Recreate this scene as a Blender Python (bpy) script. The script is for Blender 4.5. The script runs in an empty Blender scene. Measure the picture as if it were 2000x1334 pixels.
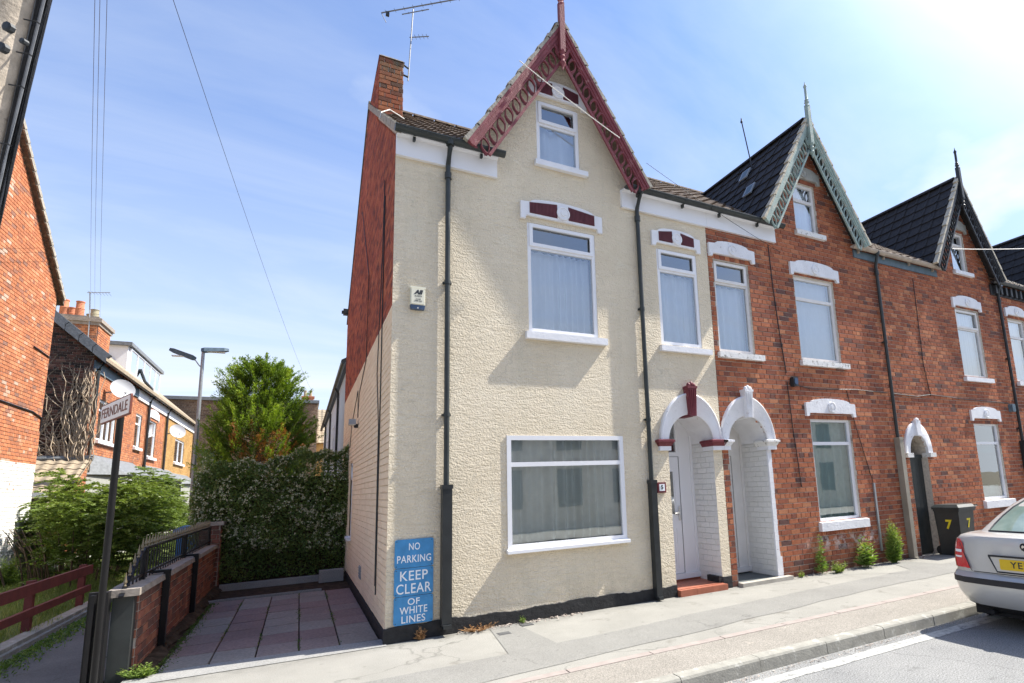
import bpy, bmesh, math, random
import numpy as np
from mathutils import Vector, Matrix
random.seed(7); np.random.seed(7)
scene = bpy.context.scene
COL = scene.collection
rad = math.radians

# ------------------------------------------------------------------ camera
CAMLOC = Vector((-0.9287, -7.1, 1.672))
yaw, pitch, roll = rad(29.137), rad(9.488), rad(-2.461)
fwd = Vector((math.sin(yaw)*math.cos(pitch), math.cos(yaw)*math.cos(pitch), math.sin(pitch)))
r0 = Vector((math.cos(yaw), -math.sin(yaw), 0)); u0 = r0.cross(fwd)
rr = math.cos(roll)*r0 + math.sin(roll)*u0
uu = -math.sin(roll)*r0 + math.cos(roll)*u0
cd = bpy.data.cameras.new('camera'); cam = bpy.data.objects.new('camera', cd); COL.objects.link(cam)
M = Matrix((rr, uu, -fwd)).transposed().to_4x4(); M.translation = CAMLOC
cam.matrix_world = M
cd.sensor_width = 36; cd.lens = 1082.83/2000*36
cd.shift_x = -(1188.28-1000)/2000; cd.shift_y = (766.49-667)/2000
cd.clip_start = 0.05; cd.clip_end = 2000
scene.camera = cam

# ------------------------------------------------------------------ sun, sky, exposure
SUN = Vector((1.0, -0.14, 1.26)).normalized()
elev = math.asin(SUN.z); az = math.atan2(SUN.x, SUN.y)      # az from +Y clockwise
w = bpy.data.worlds.new("World"); scene.world = w; w.use_nodes = True
nt = w.node_tree; nt.nodes.clear()
def wn(t, **k):
    n = nt.nodes.new(t)
    for a, b in k.items(): setattr(n, a, b)
    return n
out = wn('ShaderNodeOutputWorld'); bg = wn('ShaderNodeBackground'); bg.inputs[1].default_value = 0.13
sky = wn('ShaderNodeTexSky', sky_type='NISHITA'); sky.sun_disc = False
sky.sun_elevation = elev; sky.sun_rotation = az; sky.air_density = 1.0; sky.dust_density = 0.3; sky.ozone_density = 3.0
tc = wn('ShaderNodeTexCoord'); sep = wn('ShaderNodeSeparateXYZ'); nt.links.new(tc.outputs['Generated'], sep.inputs[0])
# project the direction on a flat cloud layer
zz = wn('ShaderNodeMath', operation='MAXIMUM'); nt.links.new(sep.outputs[2], zz.inputs[0]); zz.inputs[1].default_value = 0.0
za = wn('ShaderNodeMath', operation='ADD'); nt.links.new(zz.outputs[0], za.inputs[0]); za.inputs[1].default_value = 0.22
dv = wn('ShaderNodeVectorMath', operation='DIVIDE'); cb = wn('ShaderNodeCombineXYZ')
for i in range(3): nt.links.new(za.outputs[0], cb.inputs[i])
nt.links.new(tc.outputs['Generated'], dv.inputs[0]); nt.links.new(cb.outputs[0], dv.inputs[1])
mp = wn('ShaderNodeMapping'); mp.inputs['Rotation'].default_value = (0, 0, rad(-35)); mp.inputs['Scale'].default_value = (0.8, 2.2, 1.0); mp.inputs['Location'].default_value = (3.1, 1.4, 0)
nt.links.new(dv.outputs[0], mp.inputs[0])
n1 = wn('ShaderNodeTexNoise'); n1.inputs['Scale'].default_value = 0.9; n1.inputs['Detail'].default_value = 9; n1.inputs['Roughness'].default_value = 0.58; n1.inputs['Distortion'].default_value = 0.6
nt.links.new(mp.outputs[0], n1.inputs['Vector'])
r1 = wn('ShaderNodeValToRGB'); r1.color_ramp.elements[0].position = 0.40; r1.color_ramp.elements[1].position = 0.85
r1.color_ramp.elements[0].color = (0.0, 0.0, 0.0, 1); r1.color_ramp.elements[1].color = (0.75, 0.75, 0.75, 1)
nt.links.new(n1.outputs[0], r1.inputs[0])
n2 = wn('ShaderNodeTexNoise'); n2.inputs['Scale'].default_value = 1.05; n2.inputs['Detail'].default_value = 7; n2.inputs['Roughness'].default_value = 0.5
mp2 = wn('ShaderNodeMapping'); mp2.inputs['Location'].default_value = (7.3, 2.2, 0); nt.links.new(dv.outputs[0], mp2.inputs[0]); nt.links.new(mp2.outputs[0], n2.inputs['Vector'])
r2 = wn('ShaderNodeValToRGB'); r2.color_ramp.elements[0].position = 0.60; r2.color_ramp.elements[1].position = 0.70
nt.links.new(n2.outputs[0], r2.inputs[0])
mx = wn('ShaderNodeMath', operation='MAXIMUM'); nt.links.new(r1.outputs[0], mx.inputs[0]); nt.links.new(r2.outputs[0], mx.inputs[1])
# thin veil that thickens towards the horizon all round
hz = wn('ShaderNodeMapRange'); hz.inputs['From Min'].default_value = 0.0; hz.inputs['From Max'].default_value = 0.85
hz.inputs['To Min'].default_value = 1.0; hz.inputs['To Max'].default_value = 0.0
nt.links.new(zz.outputs[0], hz.inputs[0])
hp = wn('ShaderNodeMath', operation='POWER'); nt.links.new(hz.outputs[0], hp.inputs[0]); hp.inputs[1].default_value = 1.4
# warm-white veil on the sun's side of the sky
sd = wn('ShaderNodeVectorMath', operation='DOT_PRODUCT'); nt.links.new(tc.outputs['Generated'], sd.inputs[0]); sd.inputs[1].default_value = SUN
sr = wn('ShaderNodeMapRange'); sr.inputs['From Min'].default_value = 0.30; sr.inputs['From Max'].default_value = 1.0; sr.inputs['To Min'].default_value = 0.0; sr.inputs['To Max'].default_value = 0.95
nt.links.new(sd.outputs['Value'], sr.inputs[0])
def addn(a, b):
    m = wn('ShaderNodeMath', operation='ADD'); m.use_clamp = True
    nt.links.new(a, m.inputs[0]); nt.links.new(b, m.inputs[1]); return m.outputs[0]
hs = wn('ShaderNodeMath', operation='MULTIPLY'); nt.links.new(hp.outputs[0], hs.inputs[0]); hs.inputs[1].default_value = 1.0
cm = wn('ShaderNodeMath', operation='MULTIPLY'); nt.links.new(mx.outputs[0], cm.inputs[0]); cm.inputs[1].default_value = 0.55
fac = addn(cm.outputs[0], hs.outputs[0])
mixc = wn('ShaderNodeMixRGB'); nt.links.new(fac, mixc.inputs[0]); nt.links.new(sky.outputs[0], mixc.inputs[1]); mixc.inputs[2].default_value = (2.8, 3.0, 3.25, 1)
gn = wn('ShaderNodeMixRGB', blend_type='MULTIPLY'); gn.inputs[0].default_value = 1; nt.links.new(mixc.outputs[0], gn.inputs[1]); gn.inputs[2].default_value = (1, 1, 1, 1)
tn = wn('ShaderNodeMixRGB', blend_type='MULTIPLY'); tn.inputs[0].default_value = 1; tn.inputs[2].default_value = (0.20, 0.46, 0.73, 1); nt.links.new(sky.outputs[0], tn.inputs[1]); nt.links.new(tn.outputs[0], mixc.inputs[1])
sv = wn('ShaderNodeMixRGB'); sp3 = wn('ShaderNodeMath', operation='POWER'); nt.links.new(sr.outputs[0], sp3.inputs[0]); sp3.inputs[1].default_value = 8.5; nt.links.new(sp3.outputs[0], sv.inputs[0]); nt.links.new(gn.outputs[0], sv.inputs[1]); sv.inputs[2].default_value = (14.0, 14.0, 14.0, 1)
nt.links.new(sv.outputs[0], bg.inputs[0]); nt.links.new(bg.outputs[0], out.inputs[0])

sl = bpy.data.lights.new('sun', 'SUN'); sl.energy = 3.6; sl.angle = rad(0.5); sl.color = (1.0, 0.95, 0.86)
so = bpy.data.objects.new('sun', sl); COL.objects.link(so); so.location = (20, -5, 30)
so.rotation_euler = SUN.to_track_quat('Z', 'Y').to_euler()
scene.view_settings.view_transform = 'Standard'; scene.view_settings.look = 'None'
scene.view_settings.exposure = 1.45; scene.view_settings.gamma = 1.0; scene.view_settings.use_curve_mapping = False
scene.render.engine = 'CYCLES'
scene.cycles.max_bounces = 8; scene.cycles.transparent_max_bounces = 12

# ------------------------------------------------------------------ materials
MATS = {}
def newmat(name):
    m = bpy.data.materials.new(name); m.use_nodes = True; t = m.node_tree
    b = t.nodes['Principled BSDF']; MATS[name] = m
    return m, t, b
def nd(t, ty, **k):
    n = t.nodes.new(ty)
    for a, v in k.items():
        if a in n.inputs.keys() if hasattr(n.inputs, 'keys') else False: n.inputs[a].default_value = v
        else: setattr(n, a, v)
    return n
def noise(t, scale, detail=4, rough=0.55, vec=None, dist=0):
    n = t.nodes.new('ShaderNodeTexNoise'); n.inputs['Scale'].default_value = scale
    n.inputs['Detail'].default_value = detail; n.inputs['Roughness'].default_value = rough; n.inputs['Distortion'].default_value = dist
    t.links.new(vec if vec else wpos(t), n.inputs['Vector']); return n.outputs[0]
def wpos(t):
    for n in t.nodes:
        if n.name == 'WPOS': return n.outputs['Position']
    g = t.nodes.new('ShaderNodeNewGeometry'); g.name = 'WPOS'; return g.outputs['Position']
def ramp(t, fac, stops):
    n = t.nodes.new('ShaderNodeValToRGB'); e = n.color_ramp.elements
    while len(e) < len(stops): e.new(0.5)
    for i, (p, c) in enumerate(stops):
        e[i].position = p; e[i].color = tuple(c)+(1,) if len(c) == 3 else c
    t.links.new(fac, n.inputs[0]); return n.outputs[0]
def g3(v): return (v, v, v)
def mix(t, f, a, b, mode='MIX'):
    n = t.nodes.new('ShaderNodeMixRGB'); n.blend_type = mode
    for i, v in enumerate((f, a, b)):
        if hasattr(v, 'is_linked') or isinstance(v, bpy.types.NodeSocket): t.links.new(v, n.inputs[i])
        elif i == 0: n.inputs[0].default_value = v
        else: n.inputs[i].default_value = tuple(v)+(1,)
    return n.outputs[0]
def math_(t, op, a, b=None, clamp=False):
    n = t.nodes.new('ShaderNodeMath'); n.operation = op; n.use_clamp = clamp
    for i, v in enumerate((a, b)):
        if v is None: continue
        if isinstance(v, bpy.types.NodeSocket): t.links.new(v, n.inputs[i])
        else: n.inputs[i].default_value = v
    return n.outputs[0]
def bump(t, b, h, strength=0.5, dist=0.01, nrm=None):
    n = t.nodes.new('ShaderNodeBump'); n.inputs['Strength'].default_value = strength; n.inputs['Distance'].default_value = dist
    t.links.new(h, n.inputs['Height'])
    if nrm: t.links.new(nrm, n.inputs['Normal'])
    t.links.new(n.outputs[0], b.inputs['Normal']); return n.outputs[0]
def stretch(t, sx, sy, sz):
    m = t.nodes.new('ShaderNodeMapping'); m.inputs['Scale'].default_value = (sx, sy, sz)
    t.links.new(wpos(t), m.inputs[0]); return m.outputs[0]

def simple(name, col, rough=0.6, var=0.12, scale=6, bumps=0.0, bscale=60, metal=0.0, spec=0.4, coat=0.0, dirt=None, dirtscale=3):
    m, t, b = newmat(name)
    n = noise(t, scale, 5)
    lo = tuple(c*(1-var) for c in col); hi = tuple(min(1, c*(1+var)) for c in col)
    c = ramp(t, n, [(0.3, lo), (0.7, hi)])
    if dirt:
        d = ramp(t, noise(t, dirtscale, 8, 0.7), [(dirt[1], g3(0)), (dirt[1]+0.09, g3(1))])
        c = mix(t, d, c, dirt[0])
    t.links.new(c, b.inputs['Base Color'])
    b.inputs['Roughness'].default_value = rough; b.inputs['Metallic'].default_value = metal
    b.inputs['Specular IOR Level'].default_value = spec; b.inputs['Coat Weight'].default_value = coat
    if bumps: bump(t, b, noise(t, bscale, 5, 0.6), bumps, 0.01)
    return m

# cream roughcast render on the front of the end house
m, t, b = newmat('cream_render')
big = ramp(t, noise(t, 0.9, 6, 0.6), [(0.3, (0.79, 0.68, 0.505)), (0.55, (0.86, 0.75, 0.57)), (0.75, (0.89, 0.79, 0.62))])
strk = ramp(t, noise(t, 1.0, 6, 0.65, stretch(t, 5, 5, 0.5)), [(0.52, g3(0)), (0.8, g3(1))])
c = mix(t, math_(t, 'MULTIPLY', strk, 0.35), big, (0.58, 0.53, 0.39))
c = mix(t, 0.5, c, ramp(t, noise(t, 55, 3), [(0.3, g3(0.78)), (0.7, g3(1.0))]), 'MULTIPLY')
sz = t.nodes.new('ShaderNodeSeparateXYZ'); t.links.new(wpos(t), sz.inputs[0])
lowg = math_(t, 'MULTIPLY', math_(t, 'SUBTRACT', 1.0, math_(t, 'MULTIPLY', sz.outputs[2], 1.3), True), ramp(t, noise(t, 3.5, 7, 0.7), [(0.40, g3(0)), (0.62, g3(1))]))
c = mix(t, math_(t, 'MULTIPLY', lowg, 0.45), c, (0.40, 0.36, 0.28))
c = mix(t, math_(t, 'MULTIPLY', ramp(t, noise(t, 1.7, 8, 0.7), [(0.58, g3(0)), (0.72, g3(1))]), 0.30), c, (0.88, 0.84, 0.70))
crk = t.nodes.new('ShaderNodeTexVoronoi'); crk.feature = 'DISTANCE_TO_EDGE'; crk.inputs['Scale'].default_value = 0.55
wv_ = mix(t, 0.25, wpos(t), t.nodes['WPOS'].outputs['Position']); nz_ = t.nodes.new('ShaderNodeTexNoise'); nz_.inputs['Scale'].default_value = 3; t.links.new(wpos(t), nz_.inputs['Vector'])
va_ = t.nodes.new('ShaderNodeVectorMath'); va_.operation = 'MULTIPLY_ADD'; t.links.new(nz_.outputs['Color'], va_.inputs[0]); va_.inputs[1].default_value = (0.5, 0.5, 0.5); t.links.new(wpos(t), va_.inputs[2]); t.links.new(va_.outputs[0], crk.inputs['Vector'])
ck = math_(t, 'MULTIPLY', ramp(t, crk.outputs['Distance'], [(0.0, g3(1)), (0.006, g3(0))]), ramp(t, noise(t, 0.8, 2), [(0.5, g3(0)), (0.56, g3(1))]))
c = mix(t, math_(t, 'MULTIPLY', ck, 0.2), c, (0.30, 0.27, 0.20))
t.links.new(c, b.inputs['Base Color']); b.inputs['Roughness'].default_value = 0.92; b.inputs['Specular IOR Level'].default_value = 0.2
fine = noise(t, 70, 4, 0.65); mid = noise(t, 9, 4, 0.6, stretch(t, 0.6, 1, 2.0), 1.5)
vor = t.nodes.new('ShaderNodeTexVoronoi'); vor.inputs['Scale'].default_value = 42; t.links.new(wpos(t), vor.inputs['Vector'])
h = math_(t, 'ADD', math_(t, 'MULTIPLY', fine, 0.5), math_(t, 'MULTIPLY', mid, 1.1))
h = math_(t, 'ADD', h, math_(t, 'MULTIPLY', vor.outputs['Distance'], 0.35))
bump(t, b, h, 0.85, 0.034)

simple('cream_side_paint', (0.82, 0.66, 0.46), 0.75, 0.08, 3, 0.25, 60, dirt=((0.45, 0.36, 0.25), 0.64), dirtscale=2)
simple('side_reveal_paint', (0.66, 0.56, 0.40), 0.8, 0.06)
simple('black_plinth', (0.022, 0.022, 0.023), 0.75, 0.35, 12, 0.9, 25, dirt=((0.12, 0.11, 0.10), 0.66), dirtscale=14)
simple('mortar', (0.56, 0.50, 0.43), 0.95, 0.2, 20, 0.4, 90, spec=0.1, dirt=((0.26, 0.20, 0.17), 0.55), dirtscale=1.6)
simple('white_upvc', (0.80, 0.80, 0.82), 0.35, 0.02, 2)
simple('old_upvc', (0.72, 0.70, 0.68), 0.45, 0.06, 4)
simple('white_paint', (0.78, 0.78, 0.80), 0.6, 0.05, 5, 0.5, 35, dirt=((0.50, 0.48, 0.44), 0.645), dirtscale=9)
simple('flaking_white_paint', (0.76, 0.76, 0.78), 0.7, 0.07, 5, 0.8, 30, dirt=((0.20, 0.16, 0.13), 0.615), dirtscale=13)
simple('worn_white_sill', (0.74, 0.73, 0.71), 0.8, 0.06, 5, 0.8, 30, dirt=((0.26, 0.24, 0.21), 0.54), dirtscale=12)
simple('white_brick_paint', (0.66, 0.65, 0.62), 0.75, 0.05, 5, 0.2, 40)
simple('maroon_paint', (0.155, 0.026, 0.036), 0.5, 0.15, 8, 0.3, 60, dirt=((0.36, 0.17, 0.17), 0.62), dirtscale=9)
simple('faded_maroon_barge', (0.20, 0.048, 0.058), 0.65, 0.2, 6, 0.6, 50, dirt=((0.38, 0.19, 0.185), 0.59), dirtscale=9)
simple('green_barge_paint', (0.29, 0.37, 0.34), 0.7, 0.15, 6, 0.5, 50, dirt=((0.48, 0.43, 0.36), 0.55), dirtscale=9)
simple('black_barge_paint', (0.028, 0.03, 0.034), 0.5, 0.3, 6, 0.4, 50)
simple('stone_lintel', (0.36, 0.36, 0.33), 0.8, 0.12, 9, 0.5, 40)
simple('black_plastic', (0.024, 0.027, 0.029), 0.38, 0.25, 5, 0.1, 30)
simple('grey_plastic', (0.032, 0.038, 0.038), 0.4, 0.2, 5, 0.1, 30)
simple('buff_gutter', (0.40, 0.34, 0.28), 0.6, 0.2, 8, 0.3, 30)
simple('taupe_pipe', (0.29, 0.26, 0.21), 0.6, 0.12, 5, 0.2, 30)
simple('blue_grey_board', (0.10, 0.15, 0.19), 0.6, 0.2, 8)
simple('lead', (0.33, 0.36, 0.38), 0.45, 0.12, 8, 0.3, 20, metal=0.3)
simple('foil_flashing', (0.70, 0.74, 0.76), 0.3, 0.08, 8, 0.5, 18, metal=0.7)
simple('verge_cement', (0.34, 0.31, 0.26), 0.95, 0.3, 14, 0.8, 30, dirt=((0.14, 0.12, 0.08), 0.56), dirtscale=10)
simple('pale_verge_cement', (0.52, 0.47, 0.37), 0.95, 0.25, 14, 0.8, 30)
simple('sign_blue', (0.055, 0.255, 0.52), 0.5, 0.14, 9, 0.1, 60, dirt=((0.12, 0.36, 0.58), 0.6), dirtscale=5)
simple('sign_white', (0.84, 0.86, 0.88), 0.5, 0.03)
simple('sign_cream', (0.86, 0.79, 0.75), 0.5, 0.05)
simple('sign_red_brown', (0.16, 0.045, 0.03), 0.5, 0.1)
simple('alarm_cream', (0.74, 0.71, 0.57), 0.5, 0.04)
simple('alarm_blue', (0.05, 0.085, 0.15), 0.35, 0.08)
simple('dark_ink', (0.03, 0.035, 0.04), 0.5, 0.05)
simple('yellow_ink', (0.70, 0.56, 0.02), 0.5, 0.08)
simple('ribbed_recess', (0.13, 0.035, 0.045), 0.7, 0.2)
simple('quarry_tile', (0.38, 0.13, 0.075), 0.55, 0.18, 6, 0.25, 40)
simple('dark_step', (0.085, 0.095, 0.095), 0.6, 0.2, 6, 0.25, 40)
simple('step_stone', (0.40, 0.37, 0.32), 0.85, 0.15, 8, 0.4, 40)
simple('kerb_stone', (0.29, 0.28, 0.245), 0.9, 0.16, 7, 0.5, 50, dirt=((0.46, 0.45, 0.41), 0.55), dirtscale=6)
simple('pink_edging', (0.315, 0.27, 0.245), 0.9, 0.12, 7, 0.4, 60)
simple('white_line', (0.42, 0.42, 0.395), 0.85, 0.15, 12, 0.4, 90, dirt=((0.22, 0.22, 0.21), 0.52), dirtscale=16)
simple('telegraph_wood', (0.50, 0.43, 0.35), 0.85, 0.25, 14, 0.6, 40, dirt=((0.30, 0.25, 0.2), 0.58), dirtscale=18)
simple('cable_black', (0.018, 0.02, 0.024), 0.4, 0.3, 20, 0.3, 60)
simple('cable_grey', (0.17, 0.18, 0.20), 0.45, 0.2, 20)
simple('cable_white', (0.75, 0.73, 0.68), 0.5, 0.05)
simple('galvanised', (0.34, 0.36, 0.38), 0.45, 0.12, 8, 0.15, 20, metal=0.6)
simple('gloss_black_metal', (0.010, 0.010, 0.011), 0.42, 0.2, 6, 0.15, 14, spec=0.3)
simple('spear_gold', (0.19, 0.155, 0.10), 0.5, 0.2, 8, metal=0.3)
simple('red_timber', (0.17, 0.038, 0.03), 0.75, 0.2, 6, 0.5, 40)
simple('grey_timber', (0.23, 0.19, 0.15), 0.9, 0.25, 6, 0.6, 40)
simple('coping', (0.30, 0.26, 0.22), 0.9, 0.2, 8, 0.6, 30)
simple('terracotta', (0.50, 0.19, 0.10), 0.8, 0.12, 6, 0.3, 20)
simple('buff_pot', (0.36, 0.32, 0.22), 0.85, 0.2, 6, 0.3, 20)
simple('bare_vine', (0.42, 0.33, 0.24), 0.9, 0.2, 15, 0.5, 60)
simple('car_dummy', (0.1, 0.1, 0.1))
simple('bark', (0.10, 0.07, 0.05), 0.95, 0.3, 10, 0.6, 40)
simple('soil', (0.07, 0.05, 0.035), 0.98, 0.4, 9, 1.0, 30, spec=0.05)
simple('rubble', (0.42, 0.36, 0.31), 0.95, 0.3, 30, 0.6, 60)
simple('blue_plastic', (0.04, 0.22, 0.55), 0.4, 0.08)
simple('tile_brown', (0.135, 0.10, 0.075), 0.85, 0.35, 14, 0.5, 50, spec=0.2, dirt=((0.27, 0.22, 0.15), 0.58), dirtscale=7)
simple('tile_dark', (0.030, 0.027, 0.026), 0.7, 0.35, 14, 0.3, 50, spec=0.25)
simple('tile_tan', (0.30, 0.24, 0.17), 0.9, 0.3, 10, 0.5, 50)
simple('slate', (0.17, 0.18, 0.19), 0.6, 0.25, 10, 0.4, 20)
simple('rear_white_render', (0.62, 0.64, 0.68), 0.8, 0.05)
simple('curtain_net', (0.86, 0.88, 0.92), 0.9, 0.03)
simple('curtain_green', (0.62, 0.76, 0.70), 0.9, 0.05)
simple('curtain_grey', (0.84, 0.86, 0.80), 0.9, 0.06, 3)
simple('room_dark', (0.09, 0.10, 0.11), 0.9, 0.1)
simple('dish_grey', (0.50, 0.51, 0.53), 0.5, 0.05)
simple('car_tyre', (0.015, 0.015, 0.016), 0.8, 0.1)
simple('car_trim', (0.02, 0.02, 0.025), 0.5, 0.1)
simple('car_under', (0.012, 0.012, 0.013), 0.8, 0.1)
simple('plate_yellow', (0.75, 0.50, 0.02), 0.4, 0.03)
simple('chrome', (0.7, 0.7, 0.7), 0.15, 0.02, metal=1.0)
simple('lamp_lens', (0.75, 0.74, 0.70), 0.2, 0.03)
simple('dry_weed', (0.33, 0.19, 0.09), 0.9, 0.35, 20, spec=0.1)
simple('opposite_wall', (0.60, 0.54, 0.44), 0.9, 0.2, 4)
simple('iron_cover', (0.10, 0.10, 0.10), 0.7, 0.2, 20, 0.4, 60)
simple('hedge_flower', (0.50, 0.50, 0.33), 0.9, 0.12, 30)
for nm, c in (('car_silver', (0.60, 0.595, 0.57)), ('car_red', (0.50, 0.02, 0.02))):
    m, t, b = newmat(nm); b.inputs['Base Color'].default_value = c+(1,); b.inputs['Roughness'].default_value = 0.34
    b.inputs['Metallic'].default_value = 0.25 if nm == 'car_silver' else 0.1; b.inputs['Coat Weight'].default_value = 0.9; b.inputs['Coat Roughness'].default_value = 0.06
    t.links.new(ramp(t, noise(t, 4, 6), [(0.3, tuple(x*0.93 for x in c)), (0.7, c)]), b.inputs['Base Color'])
m, t, b = newmat('car_window'); b.inputs['Roughness'].default_value = 0.04; b.inputs['Specular IOR Level'].default_value = 0.8
t.links.new(ramp(t, noise(t, 3, 3), [(0.35, (0.16, 0.22, 0.19)), (0.65, (0.27, 0.34, 0.30))]), b.inputs['Base Color'])
m, t, b = newmat('lamp_red'); b.inputs['Base Color'].default_value = (0.62, 0.012, 0.02, 1); b.inputs['Roughness'].default_value = 0.15; b.inputs['Coat Weight'].default_value = 1.0
t.links.new(ramp(t, noise(t, 200, 1), [(0.4, (0.50, 0.01, 0.015)), (0.6, (0.70, 0.02, 0.03))]), b.inputs['Base Color'])

def glassmat(name, tint, rmin=0.05, gain=1.0):
    m = bpy.data.materials.new(name); m.use_nodes = True; t = m.node_tree; t.nodes.clear(); MATS[name] = m
    o = t.nodes.new('ShaderNodeOutputMaterial'); ms = t.nodes.new('ShaderNodeMixShader')
    tr = t.nodes.new('ShaderNodeBsdfTransparent'); tr.inputs[0].default_value = tint+(1,)
    gl = t.nodes.new('ShaderNodeBsdfGlossy'); gl.inputs['Roughness'].default_value = 0.0; gl.inputs[0].default_value = (0.95, 0.98, 1, 1)
    lw = t.nodes.new('ShaderNodeFresnel'); lw.inputs[0].default_value = 1.52
    f = math_(t, 'ADD', math_(t, 'MULTIPLY', lw.outputs[0], gain), rmin, True)
    t.links.new(f, ms.inputs[0]); t.links.new(tr.outputs[0], ms.inputs[1]); t.links.new(gl.outputs[0], ms.inputs[2]); t.links.new(ms.outputs[0], o.inputs[0])
    # faint unevenness of the pane bends the reflections
    bp = t.nodes.new('ShaderNodeBump'); bp.inputs['Strength'].default_value = 0.12; bp.inputs['Distance'].default_value = 0.01
    t.links.new(noise(t, 1.4, 2), bp.inputs['Height']); t.links.new(bp.outputs[0], gl.inputs['Normal'])
glassmat('glass', (0.92, 0.97, 1.0), 0.13, 2.8)
glassmat('car_glass', (0.50, 0.64, 0.56), 0.10, 1.8)

# bricks: each brick (or face) carries its own 'tint' value
def brickmat(name, stops, extra=None, dirty=1.0):
    m, t, b = newmat(name)
    a = t.nodes.new('ShaderNodeAttribute'); a.attribute_name = 'tint'
    c = ramp(t, a.outputs['Fac'], stops)
    n = ramp(t, noise(t, 28, 5, 0.7), [(0.25, g3(1-0.38*dirty)), (0.7, g3(1+0.12*dirty))])
    c = mix(t, 1.0, c, n, 'MULTIPLY')
    c = mix(t, 0.7*dirty, c, ramp(t, noise(t, 0.8, 6, 0.62), [(0.30, g3(0.68)), (0.65, g3(1.05))]), 'MULTIPLY')
    if extra: c = extra(t, c)
    t.links.new(c, b.inputs['Base Color']); b.inputs['Roughness'].default_value = 0.88; b.inputs['Specular IOR Level'].default_value = 0.2
    bump(t, b, noise(t, 60, 5, 0.65), 0.5, 0.008); return m
def efflo(t, c):   # efflorescence and a dark damp base course
    s = t.nodes.new('ShaderNodeSeparateXYZ'); t.links.new(wpos(t), s.inputs[0])
    dz = math_(t, 'ABSOLUTE', math_(t, 'SUBTRACT', s.outputs[2], 0.50)); band = math_(t, 'SUBTRACT', 1.0, math_(t, 'MULTIPLY', dz, 6.0), True)
    dx = math_(t, 'ABSOLUTE', math_(t, 'SUBTRACT', s.outputs[0], 7.9)); bx = math_(t, 'SUBTRACT', 1.9, math_(t, 'MULTIPLY', dx, 1.5), True)
    n = ramp(t, noise(t, 7, 7, 0.65), [(0.47, g3(0)), (0.56, g3(1))])
    f = math_(t, 'MULTIPLY', math_(t, 'MULTIPLY', band, bx), n, True)
    c = mix(t, math_(t, 'MULTIPLY', f, 0.75), c, (0.62, 0.56, 0.54))
    low = math_(t, 'SUBTRACT', 1.0, math_(t, 'MULTIPLY', s.outputs[2], 3.4), True)
    f2 = math_(t, 'MULTIPLY', low, ramp(t, noise(t, 5, 5), [(0.3, g3(0.35)), (0.6, g3(1))]), True)
    return mix(t, math_(t, 'MULTIPLY', f2, 0.9), c, (0.05, 0.045, 0.045))
brickmat('red_brick', [(0.0, (0.17, 0.09, 0.075)), (0.10, (0.30, 0.105, 0.065)), (0.5, (0.41, 0.14, 0.075)), (0.8, (0.48, 0.17, 0.085)), (1.0, (0.55, 0.23, 0.12))], efflo)
brickmat('orange_brick', [(0.0, (0.30, 0.16, 0.12)), (0.15, (0.44, 0.17, 0.09)), (0.6, (0.56, 0.215, 0.10)), (1.0, (0.64, 0.29, 0.15))])
def paintbase(t, c):     # white limewash on the lower part, flaking off
    s = t.nodes.new('ShaderNodeSeparateXYZ'); t.links.new(wpos(t), s.inputs[0])
    f = ramp(t, noise(t, 4.5, 7, 0.7), [(0.60, g3(1)), (0.66, g3(0))])
    low = math_(t, 'LESS_THAN', s.outputs[2], 2.83)
    return mix(t, math_(t, 'MULTIPLY', f, low), c, (0.72, 0.71, 0.68))
brickmat('left_house_brick', [(0.0, (0.30, 0.16, 0.12)), (0.15, (0.44, 0.17, 0.09)), (0.6, (0.56, 0.205, 0.095)), (0.93, (0.62, 0.27, 0.14)), (1.0, (0.60, 0.42, 0.32))], paintbase)
brickmat('side_red_brick', [(0.0, (0.20, 0.065, 0.05)), (0.5, (0.42, 0.105, 0.06)), (1.0, (0.52, 0.16, 0.08))])
def soot(t, c):
    s_ = t.nodes.new('ShaderNodeSeparateXYZ'); t.links.new(wpos(t), s_.inputs[0])
    f = math_(t, 'MULTIPLY', math_(t, 'SUBTRACT', s_.outputs[2], 8.75), 1.6, True)
    f = math_(t, 'MULTIPLY', f, ramp(t, noise(t, 6, 6, 0.7), [(0.36, g3(0)), (0.6, g3(1))]))
    return mix(t, math_(t, 'MULTIPLY', f, 0.85), c, (0.13, 0.11, 0.07))
brickmat('chimney_brick', [(0.0, (0.16, 0.08, 0.055)), (0.3, (0.36, 0.11, 0.06)), (1.0, (0.46, 0.17, 0.08))], soot)
brickmat('garden_brick', [(0.0, (0.15, 0.09, 0.075)), (0.5, (0.30, 0.115, 0.08)), (1.0, (0.42, 0.18, 0.11))])
brickmat('painted_white_brick', [(0.0, (0.74, 0.73, 0.70)), (1.0, (0.78, 0.77, 0.75))], dirty=0.2)
brickmat('cream_painted_brick', [(0.0, (0.86, 0.69, 0.49)), (1.0, (0.90, 0.74, 0.54))], dirty=0.25)
brickmat('yellow_brick', [(0.0, (0.46, 0.27, 0.10)), (1.0, (0.62, 0.38, 0.15))])
brickmat('brown_brick', [(0.0, (0.20, 0.13, 0.09)), (1.0, (0.36, 0.24, 0.16))])
brickmat('shaded_brick', [(0.0, (0.05, 0.04, 0.035)), (0.5, (0.12, 0.07, 0.055)), (0.9, (0.24, 0.11, 0.08)), (1.0, (0.33, 0.2, 0.15))])  # dark brick tones paint in the shade on the creeper-covered gable
brickmat('paving_slab', [(0.0, (0.25, 0.175, 0.16)), (0.35, (0.31, 0.225, 0.205)), (0.6, (0.30, 0.26, 0.23)), (1.0, (0.35, 0.315, 0.275))])

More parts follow.
